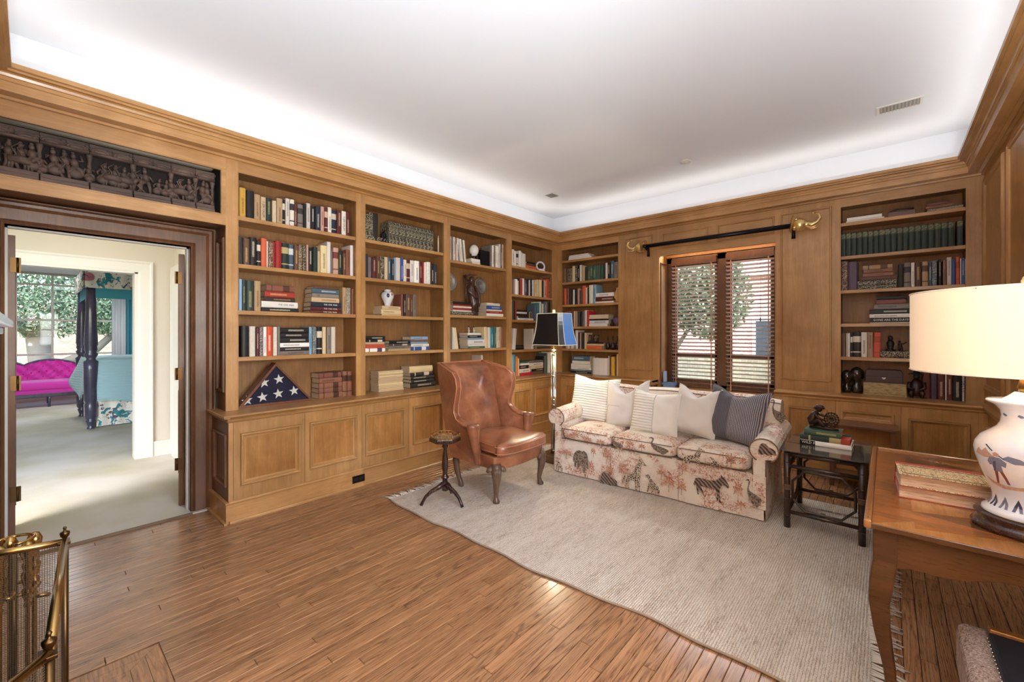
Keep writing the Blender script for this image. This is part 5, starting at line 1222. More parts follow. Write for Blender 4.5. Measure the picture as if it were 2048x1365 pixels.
# blue folders standing in the window
bf_ = mat('blue_folder', (104, 146, 196), .6)
for i in range(5):
    o = MB().obox((0, 0, .0), .15, .12, .010).build('folder', [bf_, mat('blue_folder_pale', (150, 182, 214), .6)][i % 2:i % 2+1], None, loc=(-2.20+.006*(i % 3), 5.70, .728+.0125*i), rot=(0, math.radians(-3), math.radians(20-9*i)))
    tag(o, '%s blue folder of the pile on the window sill, %s' % ('pale' if i % 2 else 'mid', ['lowest', 'second up', 'third up', 'fourth up', 'topmost'][i]), 'folder', 'blue folders on the window sill')
o = MB().obox((0, 0, .07), .008, .11, .14).build('paper_sheet', mat('blue_white_paper', (190, 208, 232), .7), None, loc=(-2.262, 5.72, .79), rot=(0, math.radians(-2), 0)); tag(o, 'pale blue paper standing against the window reveal above the folders', 'paper')
# ================================================================ DESK
dk = thing('writing_desk', 'fruitwood desk with inlaid top and curved legs by the right wall', 'desk', (-.06, 2.03, 0))
DW, DL = .68, 1.34
MB().box(0, DW, 0, DL, .735, .757).build('top_board', FRUITD, dk, bev=.004)
# raised moulded edge on the far and the left side
m = MB(); 
for a, b, c, e in ((-.004, .018, -.004, DL+.004), (.018, DW, DL-.016, DL+.004)): m.box(a, b, c, e, .735, .768)
m.build('edge_moulding', FRUIT, dk, bev=.006)
# inlay: borders and diagonal veneers, each a piece
inl = [wood('veneer_%s' % n, d, l, ax, rough=.2, coat=.5, vary=.1) for n, d, l, ax in (('warm', (116, 68, 32), (168, 108, 56), 'x'), ('light', (136, 88, 44), (186, 132, 76), 'y'), ('deep', (84, 52, 28), (128, 82, 46), 'x'))]
def veneer(poly, i):
    m = MB(); m.prism(poly, .757, .7578); return m.build('veneer', inl[i % 3], dk)
bx0, bx1, by0, by1 = .02, DW, .0, DL-.018; w = .115
veneer([(bx0, by0), (bx0+w, by0+w), (bx0+w, by1-w), (bx0, by1)], 0)
veneer([(bx0, by1), (bx0+w, by1-w), (bx1, by1-w), (bx1, by1)], 0)
veneer([(bx0, by0), (bx1, by0), (bx1, by0+w*.35), (bx0+w*.35, by0+w*.35)], 1)
ix0, ix1, iy0, iy1 = bx0+w, bx1, by0+w*.35, by1-w; ny = 6; hgt = (iy1-iy0)/ny; cx = ix0+(ix1-ix0)*.52
veneer([(bx0+w*.35, by0+w*.35), (ix0, iy0), (ix0, by0+w)], 1)
for i in range(ny):
    y0, y1 = iy0+i*hgt, iy0+(i+1)*hgt; ym = (y0+y1)/2
    veneer([(ix0, y0), (cx, ym), (ix0, y1)], i); veneer([(ix0, y0), (ix1, y0), (cx, ym)], i+1); veneer([(ix1, y0), (ix1, y1), (cx, ym)], i+2)
    veneer([(ix0, y1), (cx, ym), (ix1, y1)], i+2)
def apron(poly, axis, h0, h1, nm='apron'): return MB().prism(poly, h0, h1, axis).build(nm, FRUITD, dk, bev=.002)
def curve_ap(a, b, n=16): return [(a, .735), (b, .735), (b, .60)]+[(b+(a-b)*i/n, .60+.05*math.sin(PI*i/n)**.7+.012*math.cos(4*PI*i/n)-.012) for i in range(1, n)]+[(a, .60)]
apron(curve_ap(.085, DW-.03), 'y', .03, .05); apron(curve_ap(.085, DL-.085), 'x', .03, .05); apron(curve_ap(.085, DW-.03), 'y', DL-.05, DL-.03)
for cx_, cy_ in ((.055, .055), (.055, DL-.055), (DW-.05, .055), (DW-.05, DL-.055)):
    sx, sy = (-1 if cx_ < .3 else 1), (-1 if cy_ < .6 else 1); m = MB(); prof = [(.0, .735, .034), (0, .62, .034), (.010, .54, .034), (.016, .47, .030), (.008, .36, .024), (-.012, .22, .018), (-.020, .12, .016), (-.012, .04, .019), (0, .012, .026), (0, 0, .026)]
    ring_ = []
    for o_, z, r in prof: ring_.append([(cx_+sx*o_+a*r, cy_+sy*o_+b*r, z) for a, b in ((-1, -1), (1, -1), (1, 1), (-1, 1))])
    vs = [p for q in ring_ for p in q]; m.add(vs, [(i*4+j, i*4+(j+1) % 4, (i+1)*4+(j+1) % 4, (i+1)*4+j) for i in range(len(prof)-1) for j in range(4)]+[(0, 1, 2, 3), tuple(len(vs)-4+j for j in range(4))]); m.build('leg', FRUITD, dk, bev=.005)
# two antique books
mar = mat('marbled_board', (214, 192, 146), .4, coat=.2); k = NB(mar); n_ = k.n('ShaderNodeTexVoronoi', feature='DISTANCE_TO_EDGE'); k.l(k.coords((1, 1, 1)), n_.inputs[0]); n_.inputs['Scale'].default_value = 70
n2 = k.noise(k.coords((1, 1, 1)), 60, 3, .8); k.color(k.mix(k.ramp(n_.outputs['Distance'], [(.03, (255, 255, 255)), (.08, (0, 0, 0))]), k.ramp(n2, [(.46, (220, 204, 164)), (.60, (186, 150, 110))]), S(76, 62, 48)))
fore = mat('aged_fore_edge', (196, 166, 140), .8); k = NB(fore); k.color(k.ramp(k.noise(k.coords((4, 4, 300)), 3, 3, .7), [(.35, (128, 96, 76)), (.6, (212, 184, 158))]))
redc = mat('faded_red_leather', (150, 70, 58), .5)
for i, (z, off, lab) in enumerate(((.7585, 0, 'lower of two antique books stacked on the inlaid desk'), (.8095, .004, 'upper antique book with ornate gilt cover on the inlaid desk'))):
    b = thing('antique_book', lab, 'book', (.165+off, 2.535, z), math.radians(3), 'antique books on the desk')
    MB().box(-.135, .135, -.105, .105, 0, .003).box(-.135, .135, -.105, .105, .047, .050).build('board', [redc, mar][i], b, bev=.0008)
    if 1: MB().box(-.134, .134, .070, .106, .0475, .0508).build('leather_strip', redc, b)
    MB().prism([(.10, 0), (.112, .01), (.114, .025), (.112, .04), (.10, .050)], -.135, .135, 'x').build('spine', redc, b)
    MB().prism([(-.098, .003), (-.090, .025), (-.098, .047), (.10, .047), (.10, .003)], -.130, .130, 'x').build('page_block', fore, b)
    if i: 
        mm = MB()
        for s_ in (.012, .02):
            x0, x1, y0, y1 = -.135+s_, .135-s_, -.105+s_, .066-s_; mm.tube([(x0, y0, .0505), (x1, y0, .0505), (x1, y1, .0505), (x0, y1, .0505), (x0, y0, .0505)], .0008, 4, smooth=False)
        mm.build('tooled_border', mat('tool_dark', (84, 62, 44), .5), b)

# ================================================================ PORCELAIN LAMP
LXp, LYp = .368, 2.297
pl_ = thing('porcelain_table_lamp', 'white porcelain vase lamp with cream drum shade on the desk', 'lamp', (LXp, LYp, .7578))
porc = mat('porcelain', (226, 226, 228), .12, coat=.6); k = NB(porc); nn = k.noise(k.coords((1, 1, 1)), 9, 3, .5); k.color(k.ramp(nn, [(.4, (212, 218, 228)), (.6, (236, 232, 228))]))
MB().lathe([(.0, .0), (.128, .0), (.138, .012), (.126, .026), (.118, .036), (.130, .05), (.126, .055), (0, .055)], seg=40).build('stand', MAHOG, pl_)
for i in range(5): a = i*2*PI/5+.9; MB().ball((.122*math.cos(a), .122*math.sin(a), .012), .022, .022, .014).build('stand_foot', MAHOG, pl_)
VP = [(.0, .056), (.108, .056), (.111, .06), (.108, .072), (.094, .082), (.085, .096), (.083, .115), (.088, .14), (.102, .175), (.116, .215), (.127, .255), (.130, .28), (.126, .30), (.112, .325), (.088, .345), (.072, .360), (.064, .378), (.062, .40), (.066, .42), (.080, .438), (.097, .447), (.1, .452), (.096, .456), (.06, .458), (.045, .47), (.03, .485), (.0, .485)]
MB().lathe(VP, seg=48).build('vase', porc, pl_)
def vr(z):
    for (r0, z0), (r1, z1) in zip(VP[2:-4], VP[3:-4]):
        if z0 <= z <= z1: return r0+(r1-r0)*(z-z0)/(z1-z0)
    return .1
def vdecal(nm, poly, m_):   # painted shape laid on the vase: (angle deg, height)
    mm = MB(); ts = tessellate_polygon([[Vector((a*.01, z, 0)) for a, z in poly]])
    n_sub = 3
    for t in ts:
        P_ = [Vector((poly[i][0], poly[i][1], 0)) for i in t]
        g = [[P_[0]+(P_[1]-P_[0])*(i/n_sub)+(P_[2]-P_[0])*(j/n_sub) for j in range(n_sub+1-i)] for i in range(n_sub+1)]
        pt = lambda q: ((vr(q.y)+.0008)*math.cos(math.radians(q.x)), (vr(q.y)+.0008)*math.sin(math.radians(q.x)), q.y)
        for i in range(n_sub):
            for j in range(n_sub-i):
                mm.add([pt(g[i][j]), pt(g[i+1][j]), pt(g[i][j+1])], [(0, 1, 2)], True)
                if j < n_sub-i-1: mm.add([pt(g[i+1][j]), pt(g[i+1][j+1]), pt(g[i][j+1])], [(0, 1, 2)], True)
    return mm.build(nm, m_, pl_, fix=False)
bl = mat('underglaze_blue_grey', (112, 118, 140), .2, coat=.5); rd_ = mat('iron_red', (128, 66, 52), .2, coat=.5); br_ = mat('painted_sand', (188, 150, 128), .2, coat=.5); dkb = mat('painted_dark_blue', (62, 62, 84), .2, coat=.5)
for A0 in (228, 330):      # angle towards the room; a walking figure with a stick, hills behind
    f = lambda pts: [(A0+a, z) for a, z in pts]
    vdecal('painted_hill', f([(-34, .262), (-26, .285), (-20, .275), (-14, .29), (-6, .27), (0, .262), (-16, .255)]), br_)
    vdecal('painted_hill', f([(6, .262), (14, .275), (26, .27), (38, .255), (20, .25)]), bl)
    vdecal('painted_ground', f([(-30, .185), (-14, .172), (4, .166), (24, .170), (38, .178), (30, .160), (0, .152), (-20, .165)]), br_)
    vdecal('painted_robe', f([(-13, .245), (-8, .262), (4, .264), (12, .25), (10, .232), (5, .236), (6, .214), (-6, .214), (-7, .234), (-11, .232)]), bl)
    vdecal('painted_sash', f([(-4, .262), (0, .262), (-4, .214), (-7, .214)]), dkb)
    vdecal('painted_leg', f([(-6, .214), (-1, .214), (-3, .19), (-5, .170), (-9, .170), (-7, .19)]), rd_)
    vdecal('painted_leg', f([(1, .214), (6, .214), (9, .195), (12, .172), (8, .172), (5, .192)]), rd_)
    vdecal('painted_head', f([(-3, .266), (-4, .276), (0, .282), (4, .276), (3, .266)]), br_)
    vdecal('painted_staff', f([(-16, .30), (-14, .302), (10, .262), (9, .259)]), dkb)
for i in range(16):
    a = i*22.5; vdecal('painted_petal', [(a-8, .082), (a-6, .10), (a, .124), (a+6, .10), (a+8, .082), (a+3, .082), (a, .105), (a-3, .082)], [bl, dkb][i % 2])
for i in range(5): vdecal('painted_cloud', [(200+i*40, .405), (204+i*40, .411), (212+i*40, .408), (216+i*40, .402), (208+i*40, .399)], bl)
MB().lathe([(.066, .342+.012), (.0735, .3605)], seg=48).build('glaze_ring', bl, pl_) if False else None
MB().tube([(0, 0, .485), (0, 0, .90)], .006, 8).lathe([(.02, .485), (.026, .50), (.018, .53), (.01, .56)], seg=14).build('stem', BRASS, pl_)
shd = mat('linen_drum_shade', (186, 160, 132), .8, emit=(255, 222, 186), es=.46)
SR, Z0, Z1 = .30, .552, .842
m = MB(); m.lathe([(SR, Z0), (SR, Z1)], seg=64).lathe([(SR-.003, Z0), (SR-.003, Z1)], seg=64); 
m.f = [f for f in m.f if len(f) == 4]; m.m = m.m[:len(m.f)]; m.sm = m.sm[:len(m.f)]
m.build('drum_shade', shd, pl_, fix=False)
for z in (Z0, Z1): MB().tube([(SR*math.cos(i*PI/32), SR*math.sin(i*PI/32), z) for i in range(65)], .003, 6).build('shade_hem', mat('shade_hem', (214, 196, 172), .8), pl_)
for a in (0, 2*PI/3, 4*PI/3): MB().tube([(0, 0, Z1-.02), (SR*math.cos(a), SR*math.sin(a), Z1-.004)], .002, 5).build('spider_arm', BRASS, pl_)
MB().lathe([(.004, .842), (.006, .85), (.014, .862), (.016, .875), (.010, .89), (0, .896)], seg=14).build('finial', mat('jade_finial', (214, 196, 150), .3), pl_)
MB().ball((0, 0, .66), .03, .03, .05).build('bulb', mat('bulb', (255, 240, 210)), pl_)
l_ = bpy.data.lights.new('table_lamp_bulb', 'POINT'); l_.energy = 9; l_.color = (1, .86, .66); l_.shadow_soft_size = .06
lo = bpy.data.objects.new('table_lamp_bulb', l_); COL.objects.link(lo); lo.location = (LXp, LYp, .7578+.75)

# ================================================================ STOOL UNDER THE DESK (bottom right corner)
stl = thing('hide_stool', 'hide covered stool with dark nailed seat under the desk', 'stool', (.32, 2.06, 0))
hide = mat('cow_hide', (170, 154, 144), .9); k = NB(hide); n_ = k.noise(k.coords((40, 40, 8)), 4, 5, .8, .5); k.color(k.ramp(n_, [(.38, (92, 70, 58)), (.52, (170, 150, 140)), (.7, (214, 200, 194))]))
MB().box(-.13, .2, -.2, .2, .22, .40).build('hide_side', hide, stl, bev=.03, seg=3)
MB().box(-.06, .2, -.205, .12, .395, .425).build('seat_pad', mat('dark_seat', (34, 36, 42), .6), stl, bev=.01)
MB().box(-.055, .2, .12, .15, .39, .432).build('seat_rail', FRUIT, stl, bev=.003)
for i in range(14): MB().ball((-.062, -.19+i*.022, .41), .004, .004, .004, 6, 4).build('nail', CHROME, stl)
for x in (-.10, .17):
    for y in (-.16, .16): MB().box(x, x+.03, y-.015, y+.015, 0, .23).build('leg', FRUITD, stl)

# ================================================================ FIRE SCREEN AND TOOLS
mesh_m = mat('fire_mesh', (120, 104, 84), .5, .6); k = NB(mesh_m)
fs = thing('fire_screen', 'brass and mesh folding fire screen before the hearth, bottom left', 'fire screen', (-1.62, .03, 0))
HZ = .79; PX0, PX1 = -.33, .33
def post(x, y, nm='post'):
    m = MB(); m.tube([(x, y, .0), (x, y, HZ-.01)], .009, 10).lathe([(.012, HZ-.01), (.012, HZ), (.006, HZ+.006), (.005, HZ+.010), (.010, HZ+.018), (.012, HZ+.026), (.0115, HZ+.030), (.004, HZ+.034), (.003, HZ+.038), (.005, HZ+.043), (.003, HZ+.047), (0, HZ+.048)], (x, y, 0), 14); return m.build(nm, DBRASS, fs)
def fpanel(a, b, nm='panel'):
    a, b = Vector((*a, 0)), Vector((*b, 0)); d = (b-a); L = d.length; d.normalize()
    MB().tube([a+Vector((0, 0, HZ)), b+Vector((0, 0, HZ))], .010, 12).build('top_rail', BRASS, fs); MB().tube([a+Vector((0, 0, .03)), b+Vector((0, 0, .03))], .008, 10).build('bottom_rail', BRASS, fs)
    n = int(L/.0055); mm = MB()
    for i in range(n+1):
        q = a+d*(L*i/n); mm.add([q+Vector((0, 0, .03))-d*.0006, q+Vector((0, 0, .03))+d*.0006, q+Vector((0, 0, HZ))+d*.0006, q+Vector((0, 0, HZ))-d*.0006], [(0, 1, 2, 3)])
    for i in range(int((HZ-.03)/.0055)):
        z = .03+i*.0055; mm.add([a+Vector((0, 0, z)), b+Vector((0, 0, z)), b+Vector((0, 0, z+.0012)), a+Vector((0, 0, z+.0012))], [(0, 1, 2, 3)])
    o = mm.build('wire_mesh', mesh_m, fs, fix=False); o['kind'] = 'stuff'
A, B_, Cc, Dd = (PX0, .043), (PX1, -.004), (PX0-.09, -.24), (PX1+.25, -.21)
fpanel(A, B_); fpanel(A, Cc); fpanel(B_, Dd)
post(*A); post(*B_)
for q in (A, B_): MB().box(q[0]-.02, q[0]+.02, q[1]-.016, q[1]+.012, HZ-.004, HZ+.004).build('hinge_cap', DBRASS, fs, bev=.001)
ft = thing('fireplace_tools', 'brass fireplace tools with turned handles behind the mesh screen', 'fireplace tools', (-2.16, -.035, 0))
MB().lathe([(0, 0), (.07, 0), (.07, .012), (.03, .02), (.012, .03), (.008, .05)], seg=20).tube([(0, 0, .04), (0, 0, .72)], .008, 8).build('stand', DBRASS, ft)
TP = [(.006, .0), (.006, .52), (.010, .53), (.006, .54), (.012, .56), (.014, .58), (.009, .59), (.013, .61), (.016, .63), (.010, .645), (.013, .66), (.010, .675), (.018, .70), (.020, .715), (.012, .735), (0, .74)]
for (x, y, tx, nm) in ((.035, .03, .02, 'poker'), (-.01, .045, -.02, 'brush'), (.03, -.03, .01, 'shovel'), (-.04, -.01, .0, 'tongs')):
    m = MB(); m.lathe([(r, z+.03) for r, z in TP], (0, 0, 0), 12); m.v = [(a+x+tx*(c/.77), b+y, c) for a, b, c in m.v]
    if nm == 'shovel': m.box(x-.03, x+.03, y-.003, y+.003, .03, .15)
    if nm == 'brush': m.ball((x, y, .07), .02, .02, .05)
    m.build(nm, BRASS, ft)
MB().tube([(.055*math.cos(t*PI/10), .055*math.sin(t*PI/10), .60) for t in range(21)], .006, 8).tube([(-.055, 0, .60), (.055, 0, .60)], .006, 8).tube([(.05, .02, .60), (.10, .05, .60), (.11, .07, .60), (.08, .075, .585)], .007, 8).build('holder_ring', BRASS, ft)
MB().tube([(0.045*math.cos(t*PI/10), .045*math.sin(t*PI/10), .765) for t in range(14)], .005, 8).build('handle_ring', BRASS, ft)

# ================================================================ CARVED FRIEZE
fz = thing('carved_frieze', 'dark carved wooden figure frieze set above the doorway', 'carving', (-4.02, .40, 2.40))
rf = random.Random(5)
MB().box(-.06, -.035, -.575, .575, 0, .33).build('back_board', CARVEB, fz)
ys_ = [-.575, -.36, -.135, .085, .30, .45, .575]
for i in range(6):
    a, b = ys_[i]+.002, ys_[i+1]-.002
    MB().box(-.035, .02, a, b, .0, .035).box(-.035, .006, a, b, .035, .065).build('base_block', CARVE, fz, bev=.005)
    m = MB(); m.box(-.035, -.008, a, b, .25, .325); m.tube([(.0, a, .262), (.002, b, .262)], .014, 8)
    n = 2 if b-a > .16 else 1
    for j in range(n):
        c0 = a+(b-a)*(j+.5)/n; R_ = (b-a)/n*.44
        m.prism([(c0+R_*math.cos(t), .268+R_*.5*math.sin(t)) for t in [PI*q/8 for q in range(9)]], -.01, .016, 'x')
        for r in (R_, R_*.7): m.tube([(.018, c0+r*math.cos(t), .27+r*.5*math.sin(t)) for t in [PI*q/8 for q in range(9)]], .005, 6)
        m.tube([(.004, c0+R_+.012*math.cos(t), .30+.012*math.sin(t)) for t in [2*PI*q/8 for q in range(9)]], .003, 5)
    m.build('canopy', CARVE, fz)
for y in ys_: MB().lathe([(.012, .06), (.016, .08), (.010, .10), (.012, .16), (.010, .20), (.018, .235), (.02, .25)], (-.01, max(-.56, min(.56, y)), 0), 8).build('pillar', CARVE, fz)
def figure(y, s=1, seated=False, arm=0, lean=0):
    m = MB(); z0 = .062; H_ = .175*s; x = -.008
    P_ = lambda a, b: (x, y+a*s+lean*(b), z0+b*s)
    m.ball(P_(0, .155), .016*s, .015*s, .019*s, 8, 6); m.ball(P_(0, .175), .010*s, .012*s, .010*s, 6, 4)
    m.tube([P_(0, .14), P_(0, .115), P_(.004, .085)], [.012*s, .024*s, .018*s], 8)
    if seated: m.tube([P_(0, .08), P_(.03, .07), P_(.036, .03)], [.02*s, .015*s, .009*s], 7); m.tube([P_(0, .08), P_(-.028, .05), P_(-.01, .03)], [.02*s, .015*s, .009*s], 7); m.ball(P_(0, .04), .02, .04*s, .03*s)
    else: m.tube([P_(.008, .085), P_(.016, .045), P_(.014, .0)], [.017*s, .012*s, .009*s], 7); m.tube([P_(-.006, .085), P_(-.016+lean*.3, .045), P_(-.012, .0)], [.017*s, .012*s, .009*s], 7)
    m.tube([P_(.02, .13), P_(.042, .11+arm*.02), P_(.034, .13+arm*.04)], [.009*s, .008*s, .007*s], 6); m.tube([P_(-.02, .13), P_(-.038, .10), P_(-.03, .08+abs(arm)*.05)], [.009*s, .008*s, .007*s], 6)
    return m.build('figure', CARVE, fz)
y = -.55; i = 0
while y < .55:
    figure(y, rf.choice((.95, 1, .85, .7)), rf.random() < .35, rf.choice((-1, 0, 1)), rf.uniform(-.15, .15)); y += rf.uniform(.042, .062); i += 1
for y in (-.44, -.02, .04, .36):
    m = MB(); m.tube([(.0, y-.05, .12), (.0, y, .125), (.0, y+.045, .115)], [.02, .028, .024], 8); m.tube([(.0, y+.045, .12), (0, y+.07, .15), (0, y+.085, .145)], [.018, .012, .010], 7)
    for q in (-.042, -.03, .03, .042): m.tube([(.0, y+q, .115), (.0, y+q*1.15, .065)], [.011, .006], 6)
    m.build('animal', CARVE, fz)
for i in range(10):
    y = rf.uniform(-.52, .5); m = MB(); m.tube([(.008, y, .10), (.012, y+.03, .15), (.006, y+.01, .19), (.004, y+.04, .22)], [.004, .006, .005, .003], 6); m.build('carved_branch', CARVE, fz)

# ================================================================ ORNAMENTS ON THE SHELVES
def Lpt(px, d, z): u, _ = onX(px, XF-d, 0); return (XF-d, u, z)
def Bpt(px, d, z): u, _ = onY(px, YF+d, 0); return (u, YF+d, z)
fc = thing('flag_case', 'triangular wooden case with folded star flag on the lowest level', 'flag case', (-4.0, 1.437, CZ))
wd = wood('case_wood', (90, 52, 34), (140, 90, 62), 'y', rough=.35)
T3 = [(-.315, .0), (.30, .0), (-.02, .365)]; t_in = [(-.272, .022), (.262, .022), (-.018, .338)]
m = MB()
for i in range(3):
    a, b = T3[i], T3[(i+1) % 3]; c, e = t_in[(i+1) % 3], t_in[i]; m.prism([a, b, c, e], -.09, .012, 'x')
m.build('frame', wd, fc); MB().prism(t_in, -.05, -.02, 'x').build('folded_flag', mat('flag_navy', (34, 32, 56), .9, sheen=.2), fc)
MB().prism(T3, -.09, -.085, 'x').build('back', wd, fc)
stw = mat('flag_white', (222, 218, 206), .85)
def star(cy, cz, r, a):
    pts = [((r if i % 2 == 0 else r*.4)*math.cos(a+i*PI/5+PI/2)+cy, (r if i % 2 == 0 else r*.4)*math.sin(a+i*PI/5+PI/2)+cz) for i in range(10)]
    MB().prism(pts, -.0205, -.018, 'x').build('star', stw, fc)
for px, py in ((528, 766), (558, 759), (494, 802), (525, 795), (556.5, 788), (588, 782)):
    u, z = onX(px, -4.02, py); star(u-1.437, z-CZ, .045, .12)
MB().prism(t_in, -.008, -.006, 'x').build('glass', GLASS, fc)

jar = thing('porcelain_jar', 'small white porcelain jar with blue and red flowers on cream books', 'jar', Lpt(775, .17, zj or 1.70), 0)
MB().lathe([(0, 0), (.030, 0), (.034, .008), (.032, .02), (.050, .06), (.066, .095), (.070, .12), (.062, .145), (.044, .16), (.036, .162), (.034, .172), (.042, .178), (.03, .184), (0, .186)], seg=28).build('body', porc, jar)
m = MB(); m.ball((.058, -.028, .115), .014, .018, .024); m.build('blue_flower', mat('cobalt', (34, 42, 92), .2, coat=.5), jar); MB().ball((.062, .012, .125), .010, .014, .015).build('red_flower', mat('iron_red2', (190, 84, 66), .2, coat=.5), jar)

eg = thing('ornamental_egg', 'large white egg on a dark claw stand, top shelf of statue bookcase', 'egg', Lpt(948, .10, 2.338+.045), 0)
MB().ball((0, 0, .145), .062, .062, .078, 20, 14).build('egg', mat('ostrich_egg', (232, 224, 216), .45), eg)
for i in range(3): a = i*2.1+.4; MB().tube([(.0, 0, .03), (.03*math.cos(a), .03*math.sin(a), .02), (.05*math.cos(a), .05*math.sin(a), .045), (.048*math.cos(a), .048*math.sin(a), .10)], [.012, .010, .008, .005], 7).build('claw', BRZ, eg)
MB().lathe([(0, 0), (.04, 0), (.036, .012), (.015, .02), (.02, .07), (.03, .08), (0, .082)], seg=12).build('base', BRZ, eg)
ab = MB().box(-.09, 0, -.085, .085, 0, .20).build('record_album', BLACKM, None, loc=(-3.99, onX(966, -3.99)[0]+.04, 2.338+.0005)); tag(ab, 'tall black album standing behind the white egg, top shelf', 'album')
PEW = mat('pewter', (168, 166, 162), .32, .75)
def plate(px, py, r, label):
    u, z = onX(px, XF-.19, py); t = thing('pewter_plate', label, 'plate', (XF-.20, u, z), 0, 'pewter plates'); t.rotation_euler = (0, math.radians(80), 0)
    MB().lathe([(0, .0), (r*.62, 0), (r*.68, .010), (r*.97, .014), (r, .016), (r*.98, .018), (r*.67, .014), (r*.6, .004), (0, .003)], seg=36).build('dish', PEW, t)
    m = MB()
    for q in (.2, .35, .5, .8, .95): m.tube([(r*q*math.cos(i*PI/16), r*q*math.sin(i*PI/16), .005 if q < .6 else .017) for i in range(33)], .0022, 5)
    m.build('ring_relief', mat('pewter_dark', (110, 108, 104), .4, .7), t)
    for i in range(20): a = i*PI/10; MB().ball((r*.88*math.cos(a), r*.88*math.sin(a), .017), .006, .006, .003, 6, 4).build('rim_bead', PEW, t)
plate(898, 563, .125, 'pewter plate half hidden behind the upright, left of the statue'); plate(961, 572, .112, 'pewter plate right of the carved statue')
su, _ = onX(945, XF-.11, 0)
stt = thing('carved_statue', 'tall dark wooden statue of a robed figure between pewter plates', 'statue', (XF-.12, su, 1.673), math.radians(-20)); stt.scale = (1.12, 1.12, 1.12)
RW = wood('statue_wood', (44, 26, 24), (92, 60, 52), 'z', rough=.3, coat=.3)
MB().lathe([(0, 0), (.062, 0), (.066, .02), (.055, .05), (.05, .06)], seg=12, sy=1.2).build('base', RW, stt)
m = MB(); m.tube([(0, .02, .05), (.005, .02, .14), (.0, .0, .24), (-.0, -.02, .33), (0, -.03, .37)], [.05, .055, .05, .042, .02], 14)
for i in range(7): a = i*.9; m.tube([(.045*math.cos(a), .03+.04*math.sin(a), .05), (.052*math.cos(a), .02+.045*math.sin(a), .16), (.04*math.cos(a), -.01+.035*math.sin(a), .28)], [.012, .014, .008], 6)
m.build('robe', RW, stt)
m = MB(); m.ball((.005, -.01, .415), .034, .032, .042, 14, 10); m.ball((.02, -.012, .41), .018, .015, .02); m.ball((-.01, -.0, .445), .028, .03, .02); m.build('head', RW, stt)
MB().tube([(.02, -.05, .345), (.05, -.06, .28), (.062, -.01, .235), (.055, .05, .20)], [.02, .018, .014, .012], 8).build('arm', RW, stt); MB().tube([(.0, .03, .345), (.04, .07, .26), (.05, .075, .17), (.055, .06, .11)], [.02, .02, .016, .016], 8).build('arm', RW, stt)
m = MB(); m.tube([(0, -.075, .05), (0, -.078, .30), (0, -.075, .47)], [.016, .012, .012], 8)
for i in range(9): a = i*.7; m.tube([(0, -.075, .36+.012*i), (.02*math.cos(a), -.075+.035*math.sin(a), .385+.011*i), (.0, -.06+.05*math.cos(a), .40+.009*i)], [.008, .007, .003], 6)
m.tube([(0, -.09, .472), (.01, -.04, .482), (0, .02, .476), (0, .06, .486)], [.005, .009, .007, .003], 6); m.build('tree_staff', RW, stt)

def bird(px, base, d, label, h=.06):
    t = thing('bird_figurine', label, 'figurine', Lpt(px, d, base), 0, 'bird figurines'); 
    MB().lathe([(0, 0), (.014, 0), (.012, .006), (.004, .01)], seg=8).tube([(.0, 0, .008), (0, .004, .02), (0, 0, .04), (0, -.003, h)], [.008, .016, .010, .006], 8).build('body', mat('figurine_white', (206, 200, 194), .4), t); MB().ball((.004, -.004, h+.008), .009, .009, .010, 8, 6).build('head', BRZ, t)
bird(937.5, (zM or 1.42), .11, 'left bird figurine on the white stack below the statue', .075); bird(947.5, (zM or 1.42), .11, 'right bird figurine on the white stack below the statue', .07)
cdl = thing('ivory_rod', 'pale turned upright rod at the right end of the top shelf', 'ornament', Lpt(876.5, .08, 2.405), 0); MB().lathe([(0, 0), (.012, 0), (.009, .02), (.010, .16), (.008, .165), (.011, .175), (.006, .19), (.003, .21), (0, .215)], seg=10).build('rod', mat('ivory', (206, 196, 168), .5), cdl)
bk1 = thing('scroll_bookend', 'black carved scroll bookend left of the patterned volumes', 'bookend', Lpt(765, .07, 2.405), 0); MB().box(-.05, .05, -.03, .05, 0, .012).tube([(.0, -.02, .01), (0, .01, .05), (0, -.01, .09), (0, .02, .13), (0, .04, .10), (0, .03, .06)], [.014, .016, .014, .012, .010, .006], 8).tube([(0, .03, .01), (0, .045, .06), (0, .04, .09)], [.012, .01, .006], 8).build('scroll', BLACKM, bk1)
o = book('l', .06, onX(737, -4.01)[0]+.02, onX(780, -4.01)[0], 2.4055, 2.436, 'k', 3, 'h', 'patterned black book lying under the bookend, top shelf, second bookcase', 'flat books, top shelf, second bookcase') if False else None
# corner bookcase: framed ceramic ring, small arched picture
rg_ = thing('ceramic_ring_frame', 'round white ceramic frame with brown picture, top shelf corner', 'frame', Lpt(1081, .09, 2.405+.085), 0); rg_.rotation_euler = (0, math.radians(78), math.radians(-25))
m = MB(); m.lathe([(.052, .0), (.072, -.014), (.084, .0), (.072, .016), (.052, .0)], seg=30); m.f = [f for f in m.f if len(f) == 4]; m.m = m.m[:len(m.f)]; m.sm = m.sm[:len(m.f)]; m.build('ring', porc, rg_)
MB().lathe([(0, .002), (.054, .002)], seg=24).build('picture', mat('sepia_picture', (126, 100, 70), .6), rg_); MB().box(.055, .092, -.05, .05, -.02, .03).build('foot', porc, rg_)
ar = thing('arched_picture', 'small arched picture leaning on the third shelf of the corner bookcase', 'picture', Lpt(1061.5, .035, 1.638+.0255), 0)
ap = [(-.03, 0), (.03, 0), (.03, .075)]+[(.03*math.cos(t*PI/8), .075+.03*math.sin(t*PI/8)) for t in range(1, 8)]+[(-.03, .075)]
